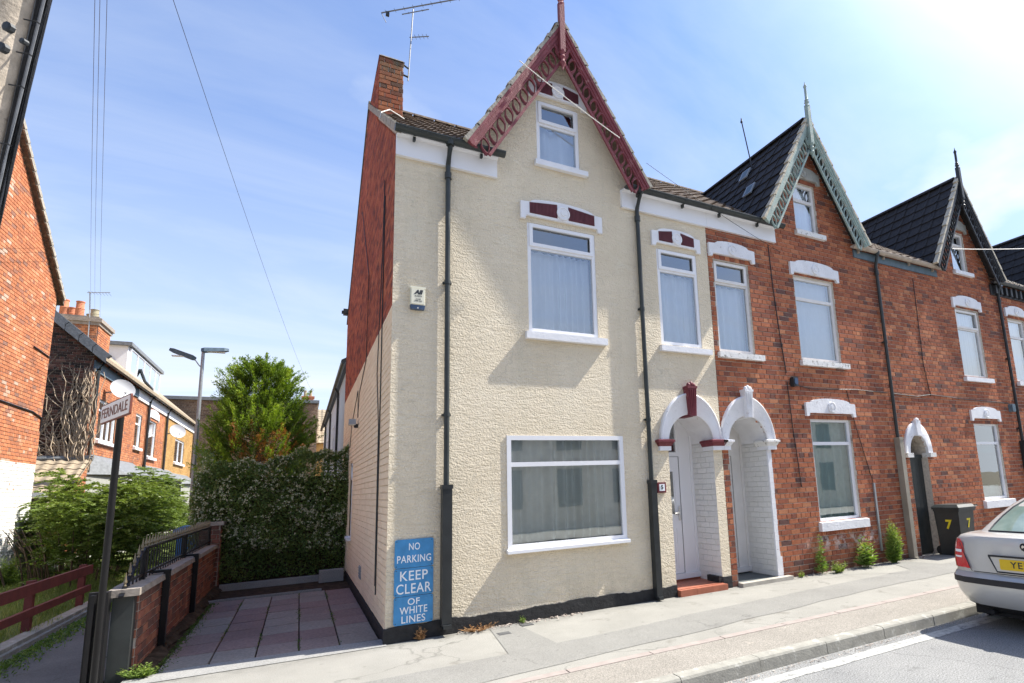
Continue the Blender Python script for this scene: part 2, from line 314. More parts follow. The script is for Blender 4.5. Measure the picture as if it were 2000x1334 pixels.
# ground surfaces
def groundmat(name, c1, c2, speck, bumpd=0.01, bscale=120, patch=None, cracks=False):
    m, t, b = newmat(name)
    c = ramp(t, noise(t, 1.3, 8, 0.65), [(0.3, c1), (0.7, c2)])
    sp = ramp(t, noise(t, bscale, 2, 0.7), [(0.32, g3(1-speck)), (0.5, g3(1)), (0.68, g3(1+speck))])
    c = mix(t, 1.0, c, sp, 'MULTIPLY')
    if patch:
        c = mix(t, ramp(t, noise(t, patch[1], 6, 0.7), [(patch[2], g3(0)), (patch[2]+0.1, g3(1))]), c, patch[0])
    if cracks:
        v1 = t.nodes.new('ShaderNodeTexVoronoi'); v1.inputs['Scale'].default_value = 3.2; t.links.new(wpos(t), v1.inputs['Vector'])
        g_ = ramp(t, v1.outputs['Distance'], [(0.055, g3(1)), (0.075, g3(0))]); c = mix(t, math_(t, 'MULTIPLY', g_, 0.38), c, tuple(q*0.45 for q in c1))
        v2 = t.nodes.new('ShaderNodeTexVoronoi'); v2.feature = 'DISTANCE_TO_EDGE'; v2.inputs['Scale'].default_value = 0.45
        nz = t.nodes.new('ShaderNodeTexNoise'); nz.inputs['Scale'].default_value = 2.2; nz.inputs['Detail'].default_value = 5; t.links.new(wpos(t), nz.inputs['Vector'])
        va = t.nodes.new('ShaderNodeVectorMath'); va.operation = 'MULTIPLY_ADD'; t.links.new(nz.outputs['Color'], va.inputs[0]); va.inputs[1].default_value = (0.7, 0.7, 0.7); t.links.new(wpos(t), va.inputs[2]); t.links.new(va.outputs[0], v2.inputs['Vector'])
        k_ = math_(t, 'MULTIPLY', ramp(t, v2.outputs['Distance'], [(0.0, g3(1)), (0.007, g3(0))]), ramp(t, noise(t, 0.6, 2), [(0.47, g3(0)), (0.52, g3(1))]))
        c = mix(t, math_(t, 'MULTIPLY', k_, 0.45), c, tuple(q*0.3 for q in c1))
        sz = t.nodes.new('ShaderNodeSeparateXYZ'); t.links.new(wpos(t), sz.inputs[0])   # dirt gathered at the foot of the wall
        wd = math_(t, 'MULTIPLY', math_(t, 'ADD', 1.0, math_(t, 'MULTIPLY', sz.outputs[1], 3.0), True), ramp(t, noise(t, 5, 7, 0.7), [(0.36, g3(0)), (0.6, g3(1))]))
        c = mix(t, math_(t, 'MULTIPLY', wd, 0.6), c, tuple(q*0.42 for q in c1))
    t.links.new(c, b.inputs['Base Color']); b.inputs['Roughness'].default_value = 0.93; b.inputs['Specular IOR Level'].default_value = 0.25
    bump(t, b, noise(t, bscale, 3, 0.7), 0.55, bumpd); return m
groundmat('road_asphalt', (0.20, 0.202, 0.20), (0.27, 0.27, 0.262), 0.5, 0.012, 75, ((0.13, 0.13, 0.125), 1.6, 0.60), cracks=True)
groundmat('pavement_asphalt', (0.25, 0.243, 0.218), (0.31, 0.30, 0.27), 0.22, 0.006, 110, ((0.20, 0.19, 0.165), 2.2, 0.58), cracks=True)
groundmat('trench_asphalt', (0.205, 0.20, 0.185), (0.25, 0.245, 0.225), 0.28, 0.006, 130, cracks=True)
groundmat('aggregate_strip', (0.235, 0.218, 0.19), (0.29, 0.268, 0.236), 0.35, 0.01, 80, ((0.45, 0.40, 0.34), 6, 0.62))
groundmat('path_concrete', (0.13, 0.12, 0.105), (0.20, 0.185, 0.16), 0.2, 0.006, 60, ((0.07, 0.075, 0.04), 3, 0.6))
groundmat('apron_concrete', (0.24, 0.24, 0.23), (0.31, 0.305, 0.29), 0.2, 0.006, 60)
groundmat('earth', (0.10, 0.085, 0.055), (0.16, 0.14, 0.09), 0.3, 0.03, 20)
groundmat('lawn_base', (0.09, 0.13, 0.03), (0.16, 0.19, 0.055), 0.3, 0.03, 30)
simple('patch_band', (0.34, 0.23, 0.13), 0.95, 0.1)

# leaves: per-face tint, light passes through
def leafmat(name, stops, trans=0.35, rough=0.5):
    m = bpy.data.materials.new(name); m.use_nodes = True; t = m.node_tree; MATS[name] = m
    b = t.nodes['Principled BSDF']; o = t.nodes['Material Output']
    a = t.nodes.new('ShaderNodeAttribute'); a.attribute_name = 'tint'
    c = ramp(t, a.outputs['Fac'], stops); t.links.new(c, b.inputs['Base Color']); b.inputs['Roughness'].default_value = rough
    b.inputs['Specular IOR Level'].default_value = 0.3
    tl = t.nodes.new('ShaderNodeBsdfTranslucent'); c2 = mix(t, 1.0, c, (1.3, 1.35, 0.6), 'MULTIPLY'); t.links.new(c2, tl.inputs[0])
    ms = t.nodes.new('ShaderNodeMixShader'); ms.inputs[0].default_value = trans
    t.links.new(b.outputs[0], ms.inputs[1]); t.links.new(tl.outputs[0], ms.inputs[2]); t.links.new(ms.outputs[0], o.inputs[0])
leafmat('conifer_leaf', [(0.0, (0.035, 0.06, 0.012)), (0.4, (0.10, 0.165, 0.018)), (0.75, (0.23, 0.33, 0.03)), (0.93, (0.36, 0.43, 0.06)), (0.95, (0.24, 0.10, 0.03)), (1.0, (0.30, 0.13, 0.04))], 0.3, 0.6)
leafmat('hedge_leaf', [(0.0, (0.08, 0.125, 0.035)), (0.6, (0.16, 0.235, 0.07)), (1.0, (0.28, 0.34, 0.12))], 0.3, 0.5)
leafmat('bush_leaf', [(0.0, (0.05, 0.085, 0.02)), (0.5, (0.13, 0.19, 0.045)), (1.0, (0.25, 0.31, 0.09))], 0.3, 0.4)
leafmat('weed_leaf', [(0.0, (0.08, 0.14, 0.03)), (0.6, (0.16, 0.25, 0.05)), (1.0, (0.32, 0.37, 0.10))], 0.35)
leafmat('grass_blade', [(0.0, (0.08, 0.12, 0.03)), (0.6, (0.17, 0.22, 0.06)), (1.0, (0.34, 0.33, 0.14))], 0.35)

# ------------------------------------------------------------------ mesh builder and object helpers
class Fr:
    """a wall frame: u along the wall, d into the wall, z up"""
    def __init__(s, o=(0, 0, 0), U=(1, 0, 0), D=(0, 1, 0)):
        s.o = Vector(o); s.U = Vector(U); s.D = Vector(D)
    def __call__(s, u, d, z): return s.o + s.U*u + s.D*d + Vector((0, 0, z))
W = Fr()
class MB:
    def __init__(s): s.v = []; s.f = []; s.t = []; s.m = []
    def add(s, vs, fs, tint=0.5, mi=0):
        k = len(s.v); s.v += [tuple(p) for p in vs]
        for f in fs: s.f.append(tuple(i+k for i in f)); s.t.append(tint); s.m.append(mi)
        return s
    def box(s, a, b, fr=W, tint=0.5, mi=0):
        (x0, y0, z0), (x1, y1, z1) = a, b
        vs = [fr(x, y, z) for z in (z0, z1) for y in (y0, y1) for x in (x0, x1)]
        return s.add(vs, [(0, 2, 3, 1), (4, 5, 7, 6), (0, 1, 5, 4), (2, 6, 7, 3), (0, 4, 6, 2), (1, 3, 7, 5)], tint, mi)
    def quad(s, p, tint=0.5, mi=0): return s.add(p, [tuple(range(len(p)))], tint, mi)
    def prism(s, poly, fr, d0, d1, tint=0.5, mi=0):
        """poly: (u,z) outline extruded from depth d0 to d1"""
        n = len(poly)
        vs = [fr(u, d0, z) for u, z in poly]+[fr(u, d1, z) for u, z in poly]
        fs = [tuple(range(n)), tuple(range(2*n-1, n-1, -1))]+[(i, n+i, n+(i+1) % n, (i+1) % n) for i in range(n)]
        return s.add(vs, fs, tint, mi)
    def tube(s, pts, r, n=8, tint=0.5, mi=0, cap=True):
        pts = [Vector(p) for p in pts]; rs = r if isinstance(r, (list, tuple)) else [r]*len(pts)
        k = len(s.v)
        for i, p in enumerate(pts):
            d = (pts[min(i+1, len(pts)-1)]-pts[max(i-1, 0)]).normalized()
            a = d.cross(Vector((0, 0, 1)) if abs(d.z) < 0.95 else Vector((1, 0, 0))).normalized(); b2 = d.cross(a)
            for j in range(n):
                th = 2*math.pi*j/n; s.v.append(tuple(p+(a*math.cos(th)+b2*math.sin(th))*rs[i]))
        fs = []
        for i in range(len(pts)-1):
            for j in range(n):
                fs.append((k+i*n+j, k+i*n+(j+1) % n, k+(i+1)*n+(j+1) % n, k+(i+1)*n+j))
        if cap: fs += [tuple(k+j for j in range(n))[::-1], tuple(k+(len(pts)-1)*n+j for j in range(n))]
        for f in fs: s.f.append(f); s.t.append(tint); s.m.append(mi)
        return s
    def lathe(s, prof, c, n=14, axis=Vector((0, 0, 1)), tint=0.5, mi=0):
        """prof: (radius, height) along axis from c"""
        c = Vector(c); axis = Vector(axis).normalized()
        a = axis.cross(Vector((1, 0, 0)) if abs(axis.x) < 0.9 else Vector((0, 1, 0))).normalized(); b2 = axis.cross(a); k = len(s.v)
        for r, h in prof:
            for j in range(n):
                th = 2*math.pi*j/n; s.v.append(tuple(c+axis*h+(a*math.cos(th)+b2*math.sin(th))*r))
        fs = []
        for i in range(len(prof)-1):
            for j in range(n): fs.append((k+i*n+j, k+i*n+(j+1) % n, k+(i+1)*n+(j+1) % n, k+(i+1)*n+j))
        fs += [tuple(k+j for j in range(n))[::-1], tuple(k+(len(prof)-1)*n+j for j in range(n))]
        for f in fs: s.f.append(f); s.t.append(tint); s.m.append(mi)
        return s
def mesh_from(name, mb, mats, off=Vector((0, 0, 0)), smooth=False):
    me = bpy.data.meshes.new(name)
    vs = [(v[0]-off.x, v[1]-off.y, v[2]-off.z) for v in mb.v]
    me.from_pydata(vs, [], mb.f); 
    at = me.attributes.new('tint', 'FLOAT', 'FACE'); at.data.foreach_set('value', mb.t)
    for m_ in (mats if isinstance(mats, (list, tuple)) else [mats]): me.materials.append(MATS[m_])
    if any(mb.m): me.polygons.foreach_set('material_index', mb.m)
    if smooth: me.polygons.foreach_set('use_smooth', [True]*len(me.polygons)); me.set_sharp_from_angle(angle=rad(40))
    me.update(); return me
def root_loc(o):
    while o.parent: o = o.parent
    return Vector(o.location)
def part(name, mb, mats, parent, label=None, kind=None, smooth=False):
    o = bpy.data.objects.new(name, mesh_from(name, mb, mats, root_loc(parent), smooth)); COL.objects.link(o); o.parent = parent
    if label: o['label'] = label
    if kind: o['kind'] = kind
    return o
def thing(name, label, cat, loc=(0, 0, 0), group=None):
    o = bpy.data.objects.new(name, None); COL.objects.link(o); o.location = loc; o.empty_display_size = 0.3
    o['label'] = label; o['category'] = cat
    if group: o['group'] = group
    return o
def solo(name, mb, mats, label, cat, loc, group=None, smooth=False, kind=None):
    loc = Vector(loc); o = bpy.data.objects.new(name, mesh_from(name, mb, mats, loc, smooth)); COL.objects.link(o); o.location = loc
    o['label'] = label; o['category'] = cat
    if group: o['group'] = group
    if kind: o['kind'] = kind
    return o
def struct(name, mb, mats, label=None, loc=(0, 0, 0)):
    o = bpy.data.objects.new(name, mesh_from(name, mb, mats)); COL.objects.link(o); o['kind'] = 'structure'
    if label: o['label'] = label
    return o
def text_mb(txt, size, fr, u, z, d, depth=0.002, sx=1.0, bold=0.0, space=1.0, shear=0.0, align='CENTER', fit=None):
    cu = bpy.data.curves.new('t', 'FONT'); cu.body = txt; cu.size = size; cu.align_x = align; cu.align_y = 'CENTER'
    cu.extrude = depth; cu.offset = bold; cu.space_character = space; cu.shear = shear; cu.resolution_u = 4
    o = bpy.data.objects.new('t', cu); COL.objects.link(o)
    dg = bpy.context.evaluated_depsgraph_get(); me = o.evaluated_get(dg).to_mesh()
    co_ = [(v.co.x*sx, v.co.y, v.co.z) for v in me.vertices]
    if fit:
        x0, x1 = min(c[0] for c in co_), max(c[0] for c in co_); y0, y1 = min(c[1] for c in co_), max(c[1] for c in co_)
        co_ = [((c[0]-(x0+x1)/2)*fit[0]/(x1-x0), (c[1]-(y0+y1)/2)*fit[1]/(y1-y0), c[2]) for c in co_]
    mb = MB(); mb.add([fr(u+c[0], d-c[2], z+c[1]) for c in co_], [tuple(p.vertices) for p in me.polygons])
    o.evaluated_get(dg).to_mesh_clear(); bpy.data.objects.remove(o); bpy.data.curves.remove(cu)
    return mb

# ------------------------------------------------------------------ walls with openings
class Arch:   # semicircular / elliptical headed opening
    def __init__(s, c, r, spring, rise, z0=0): s.c, s.r, s.sp, s.rise, s.z0 = c, r, spring, rise, z0
    def rng(s, x): 
        q = (x-s.c)/s.r
        return (s.z0, s.sp+s.rise*math.sqrt(max(0, 1-q*q))) if abs(q) <= 1.0001 else None
    def xs(s): return [s.c+s.r*math.cos(math.pi*i/16) for i in range(17)]
    def span(s, z):
        if z < s.z0 or z > s.sp+s.rise: return None
        k = 1 if z < s.sp else math.sqrt(max(0, 1-((z-s.sp)/s.rise)**2))
        return (s.c-s.r*k, s.c+s.r*k)
class Rect:
    def __init__(s, x0, x1, z0, z1): s.x0, s.x1, s.z0, s.z1 = x0, x1, z0, z1
    def rng(s, x): return (s.z0, s.z1) if s.x0-1e-6 <= x <= s.x1+1e-6 else None
    def xs(s): return [s.x0, s.x1]
    def span(s, z): return (s.x0, s.x1) if s.z0 <= z <= s.z1 else None
def sheet(mb, fr, x0, x1, z0, top, obs, d=0.0, extra=(), mi=0):
    xs = sorted({round(x, 5) for x in [x0, x1]+list(extra)+[x for o in obs for x in o.xs()] if x0-1e-6 <= x <= x1+1e-6})
    for a, b in zip(xs, xs[1:]):
        if b-a < 1e-4: continue
        m_ = (a+b)/2; act = sorted([o for o in obs if o.rng(m_)], key=lambda o: o.rng(m_)[0])
        la, lb = z0, z0
        for o in act:
            ra, rb = o.rng(a) or o.rng(m_), o.rng(b) or o.rng(m_)
            if ra[0] > la+1e-4 or rb[0] > lb+1e-4: mb.quad([fr(a, d, la), fr(b, d, lb), fr(b, d, rb[0]), fr(a, d, ra[0])], mi=mi)
            la, lb = ra[1], rb[1]
        ta, tb = top(a), top(b)
        if ta > la+1e-4 or tb > lb+1e-4: mb.quad([fr(a, d, la), fr(b, d, lb), fr(b, d, tb), fr(a, d, ta)], mi=mi)
    return mb
BR_CACHE = {}
def brick_variant(mat, L, H, P, fr, tint):
    key = (mat, round(L, 3), round(H, 3), tuple(fr.U), tuple(fr.D), tint, P)
    if key not in BR_CACHE:
        mb = MB(); f0 = Fr((0, 0, 0), fr.U, fr.D); rnd = random.Random(hash(key) & 0xffff)
        j = lambda: rnd.uniform(-0.002, 0.002)
        e = 0.004
        vs = [f0(j(), 0, j()), f0(L+j(), 0, j()), f0(L+j(), 0, H+j()), f0(j(), 0, H+j())]
        vs = [f0(e, -P, e), f0(L-e, -P+j(), e), f0(L-e, -P, H-e), f0(e, -P+j(), H-e)]+[f0(0, 0.003, 0), f0(L, 0.003, 0), f0(L, 0.003, H), f0(0, 0.003, H)]
        mb.add(vs, [(0, 1, 2, 3), (4, 5, 1, 0), (5, 6, 2, 1), (6, 7, 3, 2), (7, 4, 0, 3)], tint)
        BR_CACHE[key] = mesh_from('brick', mb, mat)
    return BR_CACHE[key]
def bricks(parent, fr, x0, x1, z0, z1, obs, mat, span=None, ch=0.0875, sl=0.232, nobj=300, P=0.006, j=0.010, seed=1, d=0.0, tintf=None, bond=4, vis=None, name='brick'):
    """real bricks on a mortar bed; the nobj that show largest are objects, the rest one stuff mesh"""
    rnd = random.Random(seed); full = []; rest = MB(); rl = root_loc(parent)
    n = int((z1-z0)/ch+0.999)
    for k in range(n):
        za = z0+k*ch; zb = min(za+ch, z1)
        if zb-za < 0.02: continue
        zm = (za+zb)/2; xa, xb = (span(zm) if span else (x0, x1)); xa = max(xa, x0); xb = min(xb, x1)
        if xb <= xa: continue
        iv = [(xa, xb)]
        for o in obs:
            s_ = o.span(zm)
            if not s_: continue
            nv = []
            for a, b in iv:
                if s_[1] <= a or s_[0] >= b: nv.append((a, b)); continue
                if s_[0] > a: nv.append((a, s_[0]))
                if s_[1] < b: nv.append((s_[1], b))
            iv = nv
        L = sl/2 if (bond and k % bond == bond-1) else sl
        off = x0-(L/2 if k % 2 else 0)-(0.03*rnd.random())
        i0 = int((xa-off)/L)-1
        for i in range(max(i0, 0), int((xb-off)/L)+2):
            a0, b0 = off+i*L, off+(i+1)*L
            for a, b in iv:
                a1, b1 = max(a0, a), min(b0, b)
                if b1-a1 < 0.03: continue
                tint = rnd.random()
                if tintf: tint = tintf((a1+b1)/2, zm, tint)
                c = fr((a1+b1)/2, d, zm)
                if abs((b1-a1)-L) < 1e-4 and zb-za > ch-1e-4:
                    v = c-CAMLOC; dist = v.dot(fwd)
                    sc = -1
                    if dist > 0:
                        q = v/dist; px = 1188+1082*q.dot(rr); py = 766-1082*q.dot(uu)
                        if -20 < px < 2020 and -20 < py < 1354 and (vis is None or vis(c)):
                            sc = (L if L > 0.2 else L*0.8)*abs(fr.D.dot(v.normalized()))**0.5/dist
                    full.append((sc, a1, za, L, tint))
                else:
                    q = rnd.uniform(-0.002, 0.002)
                    box5(rest, fr, a1+j/2, b1-j/2, za+j/2, zb-j/2, d-P+q, d+0.004, tint)
    full.sort(key=lambda q: -q[0])
    cnt = 0
    for sc, a, za, L, tint in full:
        if sc > 0 and cnt < nobj:
            me = brick_variant(mat, L-j, ch-j, P, fr, round(tint*9)/9)
            o = bpy.data.objects.new(name, me); COL.objects.link(o); o.parent = parent
            o.location = fr(a+j/2, d+rnd.uniform(-0.002, 0.002), za+j/2)-rl; cnt += 1
        else:
            q = rnd.uniform(-0.002, 0.002)
            box5(rest, fr, a+j/2, a+L-j/2, za+j/2, za+ch-j/2, d-P+q, d+0.004, tint)
    if rest.f:
        part(name, rest, mat, parent, kind='stuff')
def box5(mb, fr, u0, u1, z0, z1, d0, d1, tint):
    e = 0.003
    vs = [fr(u0+e, d0, z0+e), fr(u1-e, d0, z0+e), fr(u1-e, d0, z1-e), fr(u0+e, d0, z1-e), fr(u0, d1, z0), fr(u1, d1, z0), fr(u1, d1, z1), fr(u0, d1, z1)]
    mb.add(vs, [(0, 1, 2, 3), (4, 5, 1, 0), (5, 6, 2, 1), (6, 7, 3, 2), (7, 4, 0, 3)], tint)

# ------------------------------------------------------------------ windows
def curtain_mb(fr, u0, u1, z0, z1, d, amp=0.018, seed=0, freq=60, gap=None, sway=0.0):
    amp *= 1.7; rnd = random.Random(seed); mb = MB(); n = max(30, int((u1-u0)*110)); ph = [rnd.uniform(0, 6.28) for _ in range(4)]; vs = []
    for k, z in enumerate(np.linspace(z0, z1, 5)):
        for i in range(n+1):
            u = u0+(u1-u0)*i/n
            f = (0.55+0.45*math.sin(3*u+ph[0]))*math.sin(freq*u+2.6*math.sin(5*u+ph[1]))+0.5*math.sin(freq*0.37*u+ph[2])*math.cos(7*u+ph[3])
            uu_ = u+sway*math.sin((z-z0)*2.2+ph[3]+u*3)
            vs.append(fr(min(max(uu_, u0), u1), d+amp*f*(1.15-0.3*(z-z0)/(z1-z0))+0.02, z))
    fs = [(r*(n+1)+i, r*(n+1)+i+1, (r+1)*(n+1)+i+1, (r+1)*(n+1)+i) for r in range(4) for i in range(n)]
    mb.add(vs, fs); return mb
def window(parent, fr, u0, u1, z0, z1, d, split, mat='white_upvc', curt='curtain_net', fw=0.055, seed=0, sill=None, sillmat='white_paint', toplight=True, ctop=None, name='window', label=None, amp=0.018, freq=60, csplit=True, mull=()):
    """frame bars with an opening top light; split = height of the transom (None: no transom)"""
    mb = MB(); B = lambda a, b_, c, e, da=0, db=0.07: mb.box((a, d+da, c), (b_, d+db, e), fr)
    B(u0, u1, z0, z0+fw); B(u0, u1, z1-fw, z1); B(u0, u0+fw, z0+fw, z1-fw); B(u1-fw, u1, z0+fw, z1-fw)
    panes = []
    edges = [u0+fw]+[x for m_ in mull for x in (m_-0.03, m_+0.03)]+[u1-fw]
    for m_ in mull: B(m_-0.03, m_+0.03, z0+fw, z1-fw, 0.002, 0.068)
    for a, b_ in zip(edges[::2], edges[1::2]):
        if split:
            B(a, b_, split-0.03, split+0.03, 0.004, 0.066)
            if toplight:   # the sash of the top light stands a little proud
                s0, s1 = split+0.008, z1-0.012; x0, x1 = a-0.02, b_+0.02; w_ = 0.05
                for q in ((x0, x1, s0, s0+w_), (x0, x1, s1-w_, s1), (x0, x0+w_, s0+w_, s1-w_), (x1-w_, x1, s0+w_, s1-w_)): B(*q, -0.018, 0.003)
                panes.append((x0+w_, x1-w_, s0+w_, s1-w_))
            else: panes.append((a, b_, split+0.03, z1-fw))
            panes.append((a, b_, z0+fw, split-0.03))
        else: panes.append((a, b_, z0+fw, z1-fw))
    o = part(name, mb, mat, parent, label)
    for a, b_, c, e in panes:
        g = MB().quad([fr(a, d+0.03, c), fr(b_, d+0.03, c), fr(b_, d+0.03, e), fr(a, d+0.03, e)]); part('pane', g, 'glass', o)
    if curt:
        ct = curtain_mb(fr, u0+0.02, u1-0.02, z0+0.03, ctop or z1-0.02, d+0.125, amp, seed, freq); part('curtain', ct, curt, o, smooth=True)
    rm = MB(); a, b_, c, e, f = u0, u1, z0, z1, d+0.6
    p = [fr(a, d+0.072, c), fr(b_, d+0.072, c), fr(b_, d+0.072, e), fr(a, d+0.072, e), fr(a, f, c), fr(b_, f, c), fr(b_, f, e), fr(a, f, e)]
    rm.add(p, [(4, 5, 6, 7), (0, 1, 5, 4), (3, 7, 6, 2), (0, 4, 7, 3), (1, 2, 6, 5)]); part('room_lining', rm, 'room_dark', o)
    if sill:
        sm = MB(); a, b_, c, e, pr = sill
        sm.prism([(0, 0)]*0 or [(a, c), (b_, c), (b_, e-0.01), (a, e-0.01)], fr, -pr, d+0.01)
        sm.add([fr(a, -pr, e-0.01), fr(b_, -pr, e-0.01), fr(b_, d+0.01, e+0.004), fr(a, d+0.01, e+0.004)], [(0, 1, 2, 3)])
        part('sill', sm, sillmat, o)
    return o
def reveal(mb, fr, u0, u1, z0, z1, d0, d1):
    mb.quad([fr(u0, d0, z0), fr(u0, d1, z0), fr(u0, d1, z1), fr(u0, d0, z1)]); mb.quad([fr(u1, d0, z0), fr(u1, d1, z0), fr(u1, d1, z1), fr(u1, d0, z1)])
    mb.quad([fr(u0, d0, z1), fr(u1, d0, z1), fr(u1, d1, z1), fr(u0, d1, z1)]); mb.quad([fr(u0, d0, z0), fr(u1, d0, z0), fr(u1, d1, z0), fr(u0, d1, z0)])
def lintel(parent, fr, c, w_, zb, zt, mat, recess=None, wd=0.19, pr=0.045, label=None):
    """shaped head: flat shoulders, a shallow pointed top, short ears; recess panels ribbed either side of a roundel"""
    h = zt-zb; u0, u1 = c-w_/2, c+w_/2; zs = zb+h*0.74
    outer = [(u0, zb), (u0+0.07, zb), (u0+0.09, zb+0.06), (u1-0.09, zb+0.06), (u1-0.07, zb), (u1, zb), (u1, zs), (u1-wd*0.8, zs+0.01)]
    arc = [(c+(w_/2-wd*0.8)*math.cos(a), zs+0.01+(zt-zs-0.01)*math.sin(a)**0.9) for a in np.linspace(0.25, math.pi-0.25, 9)]
    outer += arc+[(u0+wd*0.8, zs+0.01), (u0, zs)]
    mb = MB(); mb.prism(outer, fr, -pr, 0.01)
    o = part('lintel', mb, mat, parent, label)
    zc = zb+h*0.52; r_ = h*0.30
    rm = MB(); rm.lathe([(r_, 0), (r_, 0.022), (r_*0.82, 0.026), (r_*0.78, 0.018), (r_*0.45, 0.018), (r_*0.38, 0.03), (0.004, 0.032)], fr(c, -pr, zc), 20, axis=-fr.D)
    part('roundel', rm, mat, o, smooth=True)
    # raised moulding round the panel
    if recess:
        for s_ in (-1, 1):
            a, b_ = sorted((c+s_*(r_*0.86), c+s_*(w_/2-0.135))); z0, z1 = zb+h*0.27, zb+h*0.74
            pm = MB(); zi = z1+0.045 if s_ < 0 else z1
            zl, zr = (z1, z1+h*0.14) if s_ < 0 else (z1+h*0.14, z1)
            pm.prism([(a, z0), (b_, z0), (b_, zr), (a, zl)], fr, -pr-0.004, -pr+0.01)
            n = int((b_-a)/0.021)
            for i in range(n):
                u = a+(i+0.5)*(b_-a)/n; zt_ = zl+(zr-zl)*(u-a)/(b_-a)
                pm.box((u-0.0055, -pr-0.013, z0+0.006), (u+0.0055, -pr-0.003, zt_-0.006), fr, mi=0)
            part('ribbed_panel', pm, 'ribbed_recess', o)
    return o

# ------------------------------------------------------------------ gutters, pipes
def gutter(parent, x0, x1, z, y, mat, r_=0.062, ends=True, fr=W):
    mb = MB(); n = 8
    for (ra, flip) in ((r_, 0), (r_-0.006, 1)):
        vs = []; 
        for x in (x0, x1):
            for i in range(n+1):
                a = math.pi+math.pi*i/n; vs.append(fr(x, y+ra*math.cos(a), z+ra*math.sin(a)))
        mb.add(vs, [(i, i+1, n+2+i, n+1+i) for i in range(n)])
    for x in (x0, x1):
        mb.add([fr(x, y+r_*math.cos(math.pi+math.pi*i/n), z+r_*math.sin(math.pi+math.pi*i/n)) for i in range(n+1)], [tuple(range(n+1))])
    mb.box((x0, y-r_-0.004, z-0.008), (x1, y-r_+0.006, z+0.006), fr)
    x = x0+0.25
    g = part('gutter', mb, mat, parent, smooth=True)
    while x < x1-0.1:
        pts = [fr(x, y+(r_+0.006)*math.cos(math.pi+math.pi*i/8), z+(r_+0.006)*math.sin(math.pi+math.pi*i/8)) for i in range(9)]
        k = MB()
        for dx in (0,):
            vs = [p-fr.U*0.018 for p in pts]+[p+fr.U*0.018 for p in pts]; k.add(vs, [(i, i+1, 10+i, 9+i) for i in range(8)])
        k.box((x-0.016, y+r_-0.02, z-0.11), (x+0.016, y+r_+0.03, z-0.02), fr); x += 0.9; part('gutter_bracket', k, mat, g)
    return g
def downpipe(parent, x, z0, zt, gy, mat='grey_plastic', low=None, lowmat=None, r_=0.034, wall=0.055, name='downpipe', dx=0.0):
    y = -wall; mb = MB()
    top = [Vector((x, gy, zt)), Vector((x, gy, zt-0.10)), Vector((x, y, zt-0.30)), Vector((x, y, zt-0.45))]
    mb.tube(top, r_, 12); zl = low[0] if low else z0
    mb.tube([(x, y, zt-0.43), (x+dx, y, zl)], r_, 12)
    mb.lathe([(r_+0.012, 0), (r_+0.012, 0.09)], (x, y, zt-0.50), 12); mb.lathe([(r_+0.02, 0), (r_+0.03, 0.09)], (x, gy, zt-0.07), 12)
    z = zt-2.0
    k = MB()
    while z > zl+0.3:
        mb.lathe([(r_+0.008, 0), (r_+0.008, 0.05)], (x, y, z), 12); k.box((x-0.055, y+0.01, z+0.01), (x+0.055, 0.0, z+0.035)); z -= 1.75
    o = part(name, mb, mat, parent, smooth=True)
    part('pipe_bracket', k, mat, o)
    if low:
        b_ = MB(); w_ = low[1]
        b_.box((x+dx-w_/2, -wall-w_/2-0.015, z0), (x+dx+w_/2, -0.004, zl+0.02)); b_.box((x+dx-w_/2-0.008, -wall-w_/2-0.022, zl-0.03), (x+dx+w_/2+0.008, -0.002, zl+0.022))
        b_.box((x+dx-w_/2+0.01, -wall-w_/2-0.05, z0-0.03), (x+dx+w_/2-0.01, -0.03, z0+0.012))
        part('pipe_guard', b_, lowmat or mat, o)
    return o

# ------------------------------------------------------------------ roofs
TILE_CACHE = {}
def tile_mesh(mat, tw, tl, U, V, N, tint, flat=False):
    key = (mat, tw, tl, tuple(round(x, 3) for x in U), tuple(round(x, 3) for x in V), tint)
    if key not in TILE_CACHE:
        mb = MB(); n = 8; vs = []; th = 0.022
        for v, lift in ((0, 0.03), (tl*1.18, 0.004)):
            for lay in (0, 1):
                for i in range(n+1):
                    s = i/n; wv = 0 if flat else (0.020*math.cos(2*math.pi*(s-0.12)))
                    if flat and i in (0, 1): wv = 0.014
                    vs.append(U*(tw*(s*1.02))+V*v+N*(lift+wv-(th if lay else 0)))
        a, b_, c, e = 0, n+1, 2*(n+1), 3*(n+1); fs = []
        for i in range(n):
            fs.append((a+i, a+i+1, c+i+1, c+i)); fs.append((b_+i, b_+i+1, a+i+1, a+i))
        fs += [(b_, a, c, e), (a+n, b_+n, e+n, c+n)]
        mb.add(vs, fs, tint); TILE_CACHE[key] = mesh_from('roof_tile', mb, mat)
    return TILE_CACHE[key]
